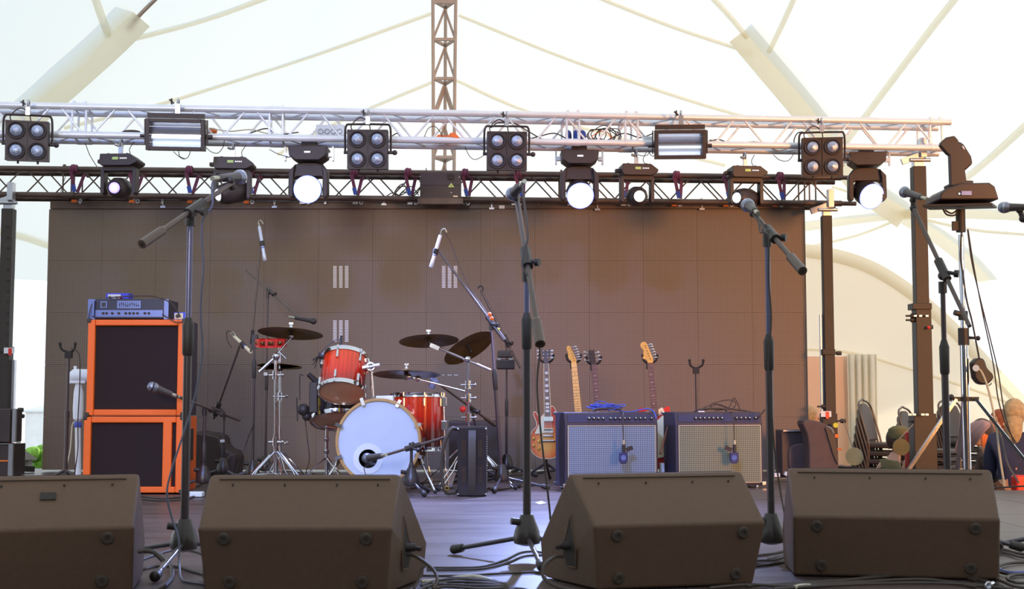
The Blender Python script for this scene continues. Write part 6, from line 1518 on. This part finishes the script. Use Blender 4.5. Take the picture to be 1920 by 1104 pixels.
# ================================================================= PEOPLE beyond the stage
def skin_obj(name, joints, edges, m, parent, root_i=0, sub=2, label=None):
    off = root_off(parent)
    me = bpy.data.meshes.new(name); me.from_pydata([tuple(V(j[0])-off) for j in joints], edges, []); me.materials.append(M[m])
    o = bpy.data.objects.new(name, me); C.objects.link(o); o.parent = parent
    sk = o.modifiers.new('skin', 'SKIN'); sk.use_smooth_shade = True
    for i, j in enumerate(joints):
        d = me.skin_vertices[0].data[i]; r = j[1]; d.radius = (r, r) if not isinstance(r, tuple) else r; d.use_root = (i == root_i)
    ss = o.modifiers.new('subdivision', 'SUBSURF'); ss.levels = sub; ss.render_levels = sub
    if label: o['label'] = label
    return o
def person(label, hip, face_ang, jacket, trousers, hair, lean=0.0, hairlen=0.0, cap=None, hands=None, group=None, leanx=0.0, headturn=0.0, seat=True):
    """seated person; hip = pelvis point, face_ang = heading of the face in the floor plane"""
    hip = V(hip); f = V((math.cos(face_ang), math.sin(face_ang), 0)); s = V((-f.y, f.x, 0)); Z = V((0, 0, 1))
    t = thing('person', label, 'person', (hip.x, hip.y, GZ), group=group)
    def q(a, b, c): return hip + f*a + s*b + Z*c
    lx = lean
    chest = q(lx*0.28, 0, 0.34); neck = q(lx*0.44, 0, 0.52); headc = q(lx*0.52+0.02, 0, 0.66)
    J = [(hip, 0.13), (q(lx*0.1, 0, 0.15), 0.125), (chest, (0.15, 0.12)), (neck, 0.055), (q(lx*0.49, 0, 0.58), 0.05)]
    E = [(0, 1), (1, 2), (2, 3), (3, 4)]
    jk = [(q(0, 0, 0.02), 0.145), (q(lx*0.1, 0, 0.16), 0.14), (chest, (0.175, 0.135)), (neck-Z*0.03, 0.075)]; je = [(0, 1), (1, 2), (2, 3)]
    tr = [(hip, 0.135)]; te = []
    for k, sg in enumerate((-1, 1)):
        sh = chest + s*sg*0.17 + Z*0.12; el = sh + f*0.08 + s*sg*0.05 - Z*0.28
        hd = hands[k] if hands else (el + f*0.23 - s*sg*0.05 + Z*0.0)
        hd = V(hd); i = len(J)
        J += [(sh, 0.058), (el, 0.044), (hd, 0.030)]; E += [(2, i), (i, i+1), (i+1, i+2)]
        i = len(jk); jk += [(sh, 0.072), (el, 0.058), (hd.lerp(el, 0.12), 0.042)]; je += [(2, i), (i, i+1), (i+1, i+2)]
        kn = hip + f*0.42 + s*sg*0.13 + Z*0.02; an = V((kn.x+f.x*0.02, kn.y+f.y*0.02, GZ+0.09)); to = an + f*0.15 - Z*0.05
        hp = hip + s*sg*0.10
        i = len(J); J += [(hp, 0.09), (kn, 0.06), (an, 0.038), (to, 0.032)]; E += [(0, i), (i, i+1), (i+1, i+2), (i+2, i+3)]
        i = len(tr); tr += [(hp, 0.10), (kn, 0.072), (an, 0.052)]; te += [(0, i), (i, i+1), (i+1, i+2)]
        # hand: palm and five fingers
        hdir = (hd-el).normalized(); sd = hdir.cross(Z).normalized(); 
        i0 = len(J); J.append((hd+hdir*0.06, (0.032, 0.016))); E.append((i0-5, i0))
        for fi in range(5):
            L = (0.055, 0.072, 0.078, 0.070, 0.052)[fi]
            if fi == 0: b = hd+hdir*0.03+sd*0.028*sg; d2 = (hdir*0.5+sd*sg*0.8).normalized(); L = 0.05
            else: b = hd+hdir*0.085+sd*(0.03-0.018*fi)*sg; d2 = (hdir-Z*0.2).normalized()
            i = len(J); J += [(b, 0.010), (b+d2*L*0.55, 0.009), (b+d2*L-Z*0.012, 0.007)]; E += [(i0, i), (i, i+1), (i+1, i+2)]
    body = skin_obj('body', J, E, 'skin', t)
    hf = (f*math.cos(headturn)+s*math.sin(headturn)).normalized(); hs = V((-hf.y, hf.x, 0))
    hm = MB(); hm.ball((0, 0, 0), 0.1, 24, (0.92, 0.76, 1.16))
    for i, p in enumerate(hm.v):
        x, y, z = p
        if z < -0.02: y *= 1-0.28*min(1, (-z-0.02)/0.09); x = x*(1-0.10*min(1, (-z)/0.1)) + (0.012 if x > 0 else 0)
        if x > 0.06 and abs(y) < 0.035 and -0.015 < z < 0.03: x -= 0.004
        hm.v[i] = V((x, y, z))
    hm.tube([(0.085, 0, 0.022), (0.102, 0, -0.01), (0.108, 0, -0.026), (0.088, 0, -0.034)], [0.007, 0.009, 0.012, 0.008], 8)
    hm.ball((0.09, 0, -0.058), 0.012, 10, (0.6, 1.7, 0.5))
    for sg in (-1, 1): hm.ball((0.0, sg*0.077, -0.006), 0.026, 10, (0.7, 0.32, 1.1))
    Mx = Matrix(((hf.x, hs.x, 0, headc.x), (hf.y, hs.y, 0, headc.y), (0, 0, 1, headc.z), (0, 0, 0, 1)))
    ey = MB()
    for sg in (-1, 1): ey.ball((0.083, sg*0.030, 0.008), 0.010, 10, (0.7, 1.2, 0.7))
    hm.xf(Mx); ey.xf(Mx)
    hd_ = part('head', hm, 'skin', t); part('eye', ey, 'black', hd_)
    hr = MB(); n0 = 0
    hr.ball((-0.018, 0, 0.022), 0.112, 22, (0.92, 0.80, 1.02))
    hr.v = [V((min(p.x, 0.055 if p.z < 0.06 else 0.09), p.y, max(p.z, -0.06))) for p in hr.v]
    if hairlen: hr.tube([(-0.04, 0, 0.0), (-0.075, 0, -0.08), (-0.075, 0, -0.08-hairlen*0.6), (-0.06, 0, -0.08-hairlen)], [0.07, 0.07, 0.06, 0.03], 14)
    hr.xf(Mx); part('hair', hr, hair, t)
    if cap:
        cp = MB().lathe([(0.098, 0.03), (0.10, 0.06), (0.085, 0.11), (0.05, 0.132), (0.001, 0.14)], (-0.01, 0, 0.0), (0, 0, 1), 22); cp.box((0.11, 0, 0.04), (0.09, 0.13, 0.01)); cp.xf(Mx)
        part('cap', cp, cap, t)
    skin_obj('jacket', jk, je, jacket, t); skin_obj('trousers', tr, te, trousers, t)
    return t
def stool(label, x, y, z, m='chairframe'):
    t = thing('folding_stool', label, 'stool', (x, y, GZ), group='seats of the people beyond the stage')
    part('seat', MB().box((x, y, z-0.015), (0.36, 0.36, 0.03)), 'chairblack', t, bev=0.01)
    for sx in (-1, 1):
        for sy in (-1, 1): part('leg', MB().cyl((x+sx*0.15, y+sy*0.15, z-0.02), (x+sx*0.19, y+sy*0.19, GZ), 0.012), m, t)
    return t
def seat_person(px, head_y, Y, **kw):
    h = P(px, head_y, Y); hipz = h.z-0.66
    lean = kw.get('lean', 0); fa = kw['face_ang']
    hip = V((h.x-math.cos(fa)*(lean*0.52+0.02), Y-math.sin(fa)*(lean*0.52+0.02), hipz))
    stool(kw.pop('stoollabel'), hip.x, hip.y, hipz-0.10)
    return person(hip=hip, **kw)
seat_person(1903, 778, 10.7, label='person with long blond hair and navy jacket sitting at the right edge', face_ang=math.radians(60), jacket='navy', trousers='darkcloth', hair='hairblond', hairlen=0.20, stoollabel='stool under the blond person at the right edge')
seat_person(1872, 792, 13.3, label='person with auburn hair and brown jacket behind the blond person', face_ang=math.radians(200), jacket='darkcloth', trousers='darkcloth', hair='hairred', hairlen=0.05, stoollabel='stool under the auburn-haired person')
pk = seat_person(1838, 812, 12.1, label='person in dark jacket with an orange patch, leaning forward behind the chrome pole', face_ang=math.radians(190), jacket='darkcloth', trousers='olive', hair='hairdark', lean=0.55, stoollabel='stool under the person with the orange patch')
c = P(1846, 826, 11.28); part('orange_patch', MB().box(c, (0.05, 0.03, 0.10)), 'orangered', pk, 'orange patch')
sc = MB(); pth = smooth([P(1800, 852, 11.3), P(1806, 838, 11.28), P(1822, 815, 11.22), P(1838, 800, 11.25), P(1852, 796, 11.35)], 5)
sc.tube(pth, [0.02+0.055*math.sin(PI*min(1, (i+2)/(len(pth)+2))) for i in range(len(pth))], 10)
o = part('scarf', sc, 'pink', pk, 'dusty pink scarf')
rb = P(1711, 831, 10.9+0.25)
p4 = seat_person(1688, 828, 11.5, label='person in an olive cap bending forward beside the thick tower, holding a red box', face_ang=math.radians(-20), jacket='olive', trousers='grey', hair='hairdark', lean=0.35, cap='olive', hands=[P(1700, 868, 11.25), P(1712, 868, 11.25)], stoollabel='stool under the person in the olive cap')
c = P(1712, 832, 11.18); solo('red_box', MB().box(c+V((0.0, 0, -0.05)), (0.12, 0.10, 0.30)), 'redcloth', 'red box held in front of the olive-capped person', 'box', bev=0.015)
seat_person(1519, 786, 13.4, label='person with a pale blond head just visible behind the right edge of the screen', face_ang=math.radians(-10), jacket='grey', trousers='darkcloth', hair='hairblond', stoollabel='stool under the person behind the screen edge')
seat_person(-10, 752, 13.2, label='person with auburn hair cut off by the left edge of the picture', face_ang=math.radians(180), jacket='navy', trousers='darkcloth', hair='hairred', stoollabel='stool under the person at the left edge')
solo('red_bag', MB().box(P(1912, 910, 10.2), (0.10, 0.12, 0.16)), 'red', 'red bag edge at the lower right beside the stage', 'bag', bev=0.02)

# ================================================================= LIGHT STAND with upright moving head
Ys = 7.3
sb = V((P(1816, 975, Ys).x, Ys, 0)); tpz = P(1808, 440, Ys).z
t = thing('light_stand', 'tall chrome tripod light stand on the right carrying the upright moving light', 'light stand', sb)
def sp2(y): return V((P(1812, y, Ys).x+0.0, Ys, P(1812, y, Ys).z))
part('upper_tube', MB().cyl(V((sb.x, Ys, P(1812, 615, Ys).z)), V((sb.x, Ys, tpz)), 0.015), 'chrome', t)
part('lower_tube', MB().cyl(V((sb.x, Ys, 0.03)), V((sb.x, Ys, P(1812, 615, Ys).z)), 0.022), 'chrome', t)
part('slide_clamp', MB().cyl(V((sb.x, Ys, P(1812, 647, Ys).z)), V((sb.x, Ys, P(1812, 615, Ys).z)), 0.030).cyl(V((sb.x, Ys, P(1812, 632, Ys).z)), V((sb.x+0.07, Ys-0.01, P(1812, 634, Ys).z)), 0.008).ball(V((sb.x+0.075, Ys-0.01, P(1812, 634, Ys).z)), 0.014, 8).cyl(V((sb.x, Ys, P(1812, 600, Ys).z)), V((sb.x, Ys, P(1812, 583, Ys).z)), 0.026).cyl(V((sb.x, Ys, P(1812, 590, Ys).z)), V((sb.x-0.05, Ys-0.01, P(1812, 586, Ys).z)), 0.016), 'black', t)
zc_ = P(1812, 748, Ys).z
part('leg_collar', MB().cyl(V((sb.x, Ys, zc_-0.012)), V((sb.x, Ys, zc_+0.012)), 0.034).box(V((sb.x, Ys, zc_)), (0.14, 0.03, 0.024)).ball(V((sb.x-0.08, Ys-0.01, zc_+0.01)), 0.017, 8), 'black', t)
for a in (188, -25, 80):
    d = V((math.cos(math.radians(a)), math.sin(math.radians(a)), 0)); L_ = 0.52
    lg = part('leg', MB().bar(sb+d*0.055+V((0, 0, zc_)), sb+d*L_+V((0, 0, 0.02)), 0.022, 0.016), 'chrome', t)
    part('rubber_foot', MB().ball(sb+d*L_+V((0, 0, 0.02)), 0.022, 8), 'rubber', lg)
    part('leg_brace', MB().bar(sb+V((0, 0, 0.16)), sb+d*L_*0.72+V((0, 0, zc_*0.30)), 0.016, 0.008), 'black', t)
part('head_adaptor', MB().cyl(V((sb.x, Ys, P(1812, 435, Ys).z)), V((sb.x, Ys, P(1812, 393, Ys).z)), 0.026).box(V((sb.x-0.035, Ys-0.01, P(1812, 424, Ys).z)), (0.03, 0.02, 0.05)), 'tower', t)
zb_d = P(1800, 386, Ys).z
part('platform', MB().prism([V((sb.x-0.24, Ys-0.10, zb_d-0.02)), V((sb.x+0.12, Ys-0.16, zb_d-0.02)), V((sb.x+0.24, Ys+0.10, zb_d+0.0)), V((sb.x-0.12, Ys+0.16, zb_d+0.0))], (0, 0, 0.014)), 'tower', t, bev=0.002)
t = thing('upright_moving_light', 'large upright moving light standing on the platform of the chrome stand', 'moving light', (sb.x-0.02, Ys, zb_d+0.014))
bx = P(1802, 370, Ys).x; pr = [P(1748, 388, Ys), P(1750, 368, Ys), P(1760, 360, Ys), P(1786, 350, Ys), P(1840, 349, Ys), P(1850, 356, Ys), P(1858, 382, Ys)]
zbase = zb_d+0.016
pr = [V((p.x, Ys-0.13, max(p.z, zbase))) for p in pr]
bs = part('base', MB().prism(pr, (0, 0.26, 0)), 'housing_m', t, bev=0.01)
part('display', MB().box(P(1812, 362, Ys-0.137), (0.055, 0.006, 0.022)), 'headpanel', bs); part('indicator', MB().cyl(P(1799, 363, Ys-0.134), P(1799, 363, Ys-0.14), 0.005), 'led_dot', bs)
part('yoke', MB().prism([P(x, y, Ys-0.10) for x, y in ((1783, 348), (1781, 290), (1777, 288), (1763, 272), (1765, 266), (1775, 257), (1790, 254), (1797, 262), (1806, 290), (1810, 320), (1811, 350))], (0, 0.04, 0)).prism([P(x, y, Ys+0.08) for x, y in ((1785, 348), (1783, 300), (1790, 280), (1806, 290), (1814, 348))], (0, 0.04, 0)).box(P(1797, 347, Ys), (0.10, 0.20, 0.02)), 'housing_m', t, bev=0.006)
part('head', MB().prism([P(x, y, Ys-0.055) for x, y in ((1790, 268), (1800, 264), (1808, 270), (1822, 292), (1825, 306), (1812, 318), (1803, 322), (1795, 300))], (0, 0.13, 0)), 'housing_m', t, bev=0.012)
part('vent_marks', MB().ball(P(1805, 276, Ys-0.057), 0.007, 8).ball(P(1807, 279, Ys-0.057), 0.006, 8), 'white', t)
for lb, pts, r, m in (('black cable looping under the platform of the chrome stand', [(1768, 392), (1775, 402), (1788, 404), (1796, 398)], 0.005, 'cable'),
        ('second black cable loop under the platform', [(1772, 394), (1784, 400), (1795, 394)], 0.005, 'cable'),
        ('black cable running down the left side of the chrome stand to the hanging box', [(1803, 435), (1801, 480), (1805, 510), (1812, 560), (1822, 600), (1830, 640), (1836, 672)], 0.005, 'cable'),
        ('thin dark cable falling from the chrome stand to the right floor', [(1814, 430), (1822, 490), (1838, 560), (1858, 640), (1872, 700), (1885, 780), (1912, 860)], 0.0035, 'cable'),
        ('second thin dark cable falling beside the first one', [(1815, 430), (1826, 500), (1843, 590), (1862, 680), (1872, 750), (1888, 800), (1905, 830)], 0.0035, 'cable'),
        ('white mains cable hanging from the dark box on the chrome stand', [(1832, 690), (1840, 697), (1850, 720), (1858, 750), (1868, 800), (1874, 850), (1880, 890), (1884, 915)], 0.006, 'whitecable'),
        ('pale cable hanging right of the white mains cable', [(1862, 770), (1880, 830), (1890, 870), (1910, 905)], 0.005, 'grey')):
    cable('stand_cable', lb, [P(x, y, Ys-0.04) for x, y in pts], r, m, 'cables of the chrome light stand')
t = thing('hanging_power_box', 'dark rounded power box with a white plug hanging on the chrome stand', 'power box', P(1842, 700, Ys))
part('body', MB().prism(smooth([P(x, y, Ys-0.04) for x, y in ((1824, 680), (1834, 671), (1846, 674), (1852, 690), (1864, 704), (1858, 716), (1848, 721), (1836, 718), (1828, 708))], 3), (0, 0.07, 0)), 'black', t, bev=0.01)
part('white_plug', MB().cyl(P(1830, 690, Ys-0.04), P(1830, 690, Ys-0.08), 0.018), 'white', t, 'white plug'); part('hook', MB().torus(P(1853, 716, Ys-0.02), (0, 1, 0), 0.018, 0.003, 14, 6, 3.4, 6.6), 'black', t)

# ================================================================= FLOOR CABLES
def fcable(lb, pts, r=0.0048, m='cable', g='cables lying on the stage floor', lift=None):
    q = [G(x, y, r+0.001+(lift or 0)*math.sin(PI*i/(len(pts)-1))) for i, (x, y) in enumerate(pts)]
    cable('floor_cable', lb, q, r, m, g, r)
fcable('cable curling between the two left monitors towards the lower left', [(258, 1036), (285, 1032), (305, 1042), (320, 1058), (322, 1080), (308, 1098), (285, 1112)], 0.0075)
fcable('cable crossing from the far left monitor to the second monitor', [(240, 1075), (290, 1062), (330, 1062), (360, 1070), (400, 1082)])
fcable('upper cable arching over the foot of the left singer stand', [(250, 1055), (290, 1040), (330, 1030), (370, 1034), (400, 1048)])
fcable('black cable bunch along the foot of the orange cabinet', [(255, 928), (300, 934), (350, 930), (372, 922)], 0.008)
fcable('second black cable along the foot of the orange cabinet', [(258, 934), (305, 938), (345, 936), (365, 930)], 0.007)
fcable('cable from the orange cabinet to the low black stand', [(320, 924), (350, 918), (372, 910), (384, 900)], 0.006)
fcable('twin cable from the second monitor to the third monitor', [(800, 1064), (860, 1064), (905, 1062), (945, 1050), (975, 1036), (1005, 1034), (1040, 1040)])
fcable('lower twin cable from the second monitor to the third monitor', [(800, 1068), (870, 1068), (912, 1065), (950, 1055), (985, 1042), (1040, 1041)])
fcable('straight cable running under the foot of the centre stand', [(780, 1079), (860, 1079), (940, 1075), (1000, 1073), (1060, 1072)])
fcable('cream cable in the coil at the bottom centre', [(790, 1090), (830, 1087), (860, 1082), (890, 1080), (915, 1086), (930, 1092)], 0.007, 'whitecable')
for i, (y0, x0, x1) in enumerate(((1092, 790, 950), (1096, 800, 945), (1088, 810, 935), (1100, 785, 965), (1094, 820, 952), (1104, 800, 990))):
    fcable('black cable in the coil at the bottom centre', [(x0, y0+6), (x0+30, y0-4), ((x0+x1)/2, y0-6+i), (x1-20, y0-1), (x1, y0+4), (x1-30, y0+8), ((x0+x1)/2, y0+5)], 0.005, g='coiled black cables at the bottom centre', lift=0.012)
cable('monitor_cable', 'cable plugged into the right end of the second monitor', [P(763, 1040, 4.62), P(778, 1042, 4.60), P(797, 1054, 4.58), P(814, 1070, 4.55), P(820, 1088, 4.5), P(812, 1104, 4.45)], 0.006)
cable('monitor_cable', 'second cable hanging from the right end of the second monitor', [P(798, 1060, 4.6), P(790, 1068, 4.58), P(785, 1085, 4.55), P(776, 1104, 4.5)], 0.005)
cable('monitor_cable', 'cable plugged into the left end of the third monitor, looping to the front', [P(1055, 1043, 4.60), P(1040, 1044, 4.55), P(1020, 1060, 4.5), P(1018, 1080, 4.48), P(1035, 1095, 4.45), P(1060, 1103, 4.42), P(1090, 1108, 4.4)], 0.006)
cable('monitor_cable', 'cable looping at the right end of the fourth monitor', [P(1862, 1016, 5.0), P(1876, 1020, 5.0), P(1878, 1030, 5.0), P(1868, 1050, 4.98), P(1862, 1068, 4.95), P(1870, 1082, 4.9)], 0.006)
cable('monitor_cable', 'plug cable at the right end of the far left monitor', [P(259, 1034, 4.5), P(275, 1032, 4.5), P(290, 1036, 4.5), P(305, 1050, 4.5)], 0.008)
for lb, y, dx in (('first cable between the third and fourth monitors', 1036, 0), ('second cable between the third and fourth monitors', 1046, 2), ('third cable between the third and fourth monitors', 1052, 4), ('lowest cable between the third and fourth monitors', 1056, 0)):
    fcable(lb, [(1395, y+8), (1420, y+5), (1450, y+1+dx), (1475, y-5), (1500, y-12)], 0.0055)
fcable('pale cable crossing the floor behind the right stand', [(1445, 899), (1470, 897), (1495, 898)], 0.006, 'grey')
fcable('dark cable crossing the floor behind the right stand', [(1445, 903), (1470, 902), (1495, 903)], 0.006)
for lb, pts in (('long cable along the front edge under the right monitor', [(1400, 1098), (1480, 1094), (1600, 1086), (1680, 1078), (1760, 1072), (1830, 1088)]),
        ('long cable rising to an arch in front of the right monitor', [(1500, 1100), (1600, 1092), (1700, 1086), (1760, 1088), (1830, 1100)]),
        ('front cable bending down in front of the right monitor', [(1560, 1094), (1640, 1080), (1720, 1074), (1790, 1078), (1850, 1090), (1880, 1100)]),
        ('thick front cable between the two right monitors', [(1330, 1102), (1400, 1096), (1470, 1098), (1540, 1094), (1620, 1090)]),
        ('lower front cable under the right monitor', [(1450, 1104), (1560, 1097), (1680, 1093), (1790, 1094), (1900, 1104)]),
        ('cable running from the right monitor off to the right edge', [(1850, 1028), (1880, 1030), (1905, 1036), (1930, 1040)]),
        ('second cable running off to the right edge', [(1850, 1033), (1885, 1036), (1915, 1044), (1940, 1046)]),
        ('cable looping at the lower right corner', [(1930, 1054), (1890, 1056), (1868, 1064), (1880, 1074), (1910, 1076), (1940, 1074)]),
        ('second cable looping at the lower right corner', [(1935, 1076), (1900, 1078), (1888, 1084), (1905, 1092), (1935, 1092)]),
        ('lowest cable at the lower right corner', [(1862, 1082), (1880, 1090), (1900, 1098), (1935, 1104)])):
    fcable(lb, pts, 0.006, lift=0.004)
fcable('violet blue cable at the lower right corner', [(1868, 1060), (1880, 1070), (1900, 1073), (1930, 1072)], 0.005, 'bluecable')
fcable('cream cable at the bottom edge in front of the right monitor', [(1490, 1101), (1505, 1098), (1520, 1098)], 0.008, 'whitecable')
solo('cable_plug', MB().cyl(G(1852, 1098, 0.012), G(1860, 1094, 0.012), 0.010).torus(G(1853, 1098, 0.013), (0.4, -1, 0), 0.011, 0.004, 14, 6), 'chrome', 'silver round plug on the floor before the right monitor', 'plug')
for lb, pts in (('cable snaking on the floor behind the kick drum stand', [(770, 915), (800, 912), (840, 908), (870, 906)]), ('cable snaking on the floor left of the accordion', [(780, 908), (815, 902), (850, 902)]),
                ('cable lying on the floor right of the accordion', [(905, 912), (930, 918), (960, 914), (1010, 909)]), ('cable behind the right legs of the drum hardware', [(905, 898), (940, 892), (980, 890), (1000, 886)]),
                ('cable under the left cymbal stand', [(430, 895), (470, 890), (530, 892), (590, 888)])):
    fcable(lb, pts, 0.005)
solo('rag', MB().prism([G(x, y, 0.001) for x, y in ((1004, 943), (1015, 940), (1024, 944), (1012, 946))], (0, 0, 0.004)), 'whitemat', 'scrap of pale tape on the stage floor right of the centre stand', 'tape')
fcable('thick black hose lying behind the drums by the sunburst guitar', [(1040, 882), (1000, 886), (975, 880), (960, 884)], 0.012)

# ================================================================= OUTSIDE, seen past the left edge of the screen
tx0, tx1 = P(36, 780, 24).x, P(140, 780, 24).x
t = thing('marquee', 'white pointed marquee outside, seen between the left tower and the screen', 'tent', ((tx0+tx1)/2+1, 25, GZ))
zr = P(60, 770, 24).z; zt2 = P(80, 742, 24).z
apex = V((tx0+2.2, 25.5, P(60, 735, 24).z+0.25)); cs = [V((tx0, 24, zr)), V((tx0+4, 24, zr)), V((tx0+4, 27, zr)), V((tx0, 27, zr))]
rf = MB(); rf.v = cs+[apex]; [rf.face((i, (i+1) % 4, 4)) for i in range(4)]
o = part('roof', rf, 'white', t); so = o.modifiers.new('solidify', 'SOLIDIFY'); so.thickness = 0.03
wl = MB().box((tx0+2, 26.9, (zr+GZ)/2), (4, 0.04, zr-GZ)).box((tx0+0.6, 24.05, (zr+GZ)/2), (1.0, 0.04, zr-GZ)); part('side_wall', wl, 'white', t)
for p in cs: part('pole', MB().cyl(p, V((p.x, p.y, GZ)), 0.04), 'grey', t)
bsx = P(62, 822, 20).x
bm_ = MB()
for i in range(90):
    bm_.ball(V((bsx+random.uniform(-0.5, 1.1), 20+random.uniform(-0.25, 0.25), GZ+0.1+random.uniform(0, 0.22)+0.36)), random.uniform(0.05, 0.11), 6)
solo('bush', bm_, 'bush', 'low bright green bush outside, left of the screen', 'bush', loc=(bsx, 20, GZ))
pb = MB().box((bsx+0.3, 20, GZ+0.22), (1.7, 0.5, 0.42)); solo('planter_box', pb, 'white', 'white planter under the green bush outside', 'planter', bev=0.02)
t = thing('stone_lantern', 'small grey stone lantern outside between the left tower and the screen', 'lantern', (P(48, 870, 14.5).x, 14.5, GZ))
lx_ = P(47, 870, 14.5).x; lz = P(47, 862, 14.5).z
part('body', MB().box((lx_, 14.5, (lz+GZ)/2), (0.12, 0.12, lz-GZ)), 'grey', t, bev=0.01); part('roof', MB().lathe([(0.13, 0), (0.12, 0.02), (0.02, 0.09)], (lx_, 14.5, lz), (0, 0, 1), 4), 'grey', t)
solo('blue_crate', MB().box((P(56, 884, 14.0).x, 14.0, GZ+0.36), (0.16, 0.14, 0.70)), 'headpanel', 'pale blue box outside beside the stone lantern', 'box', bev=0.01)
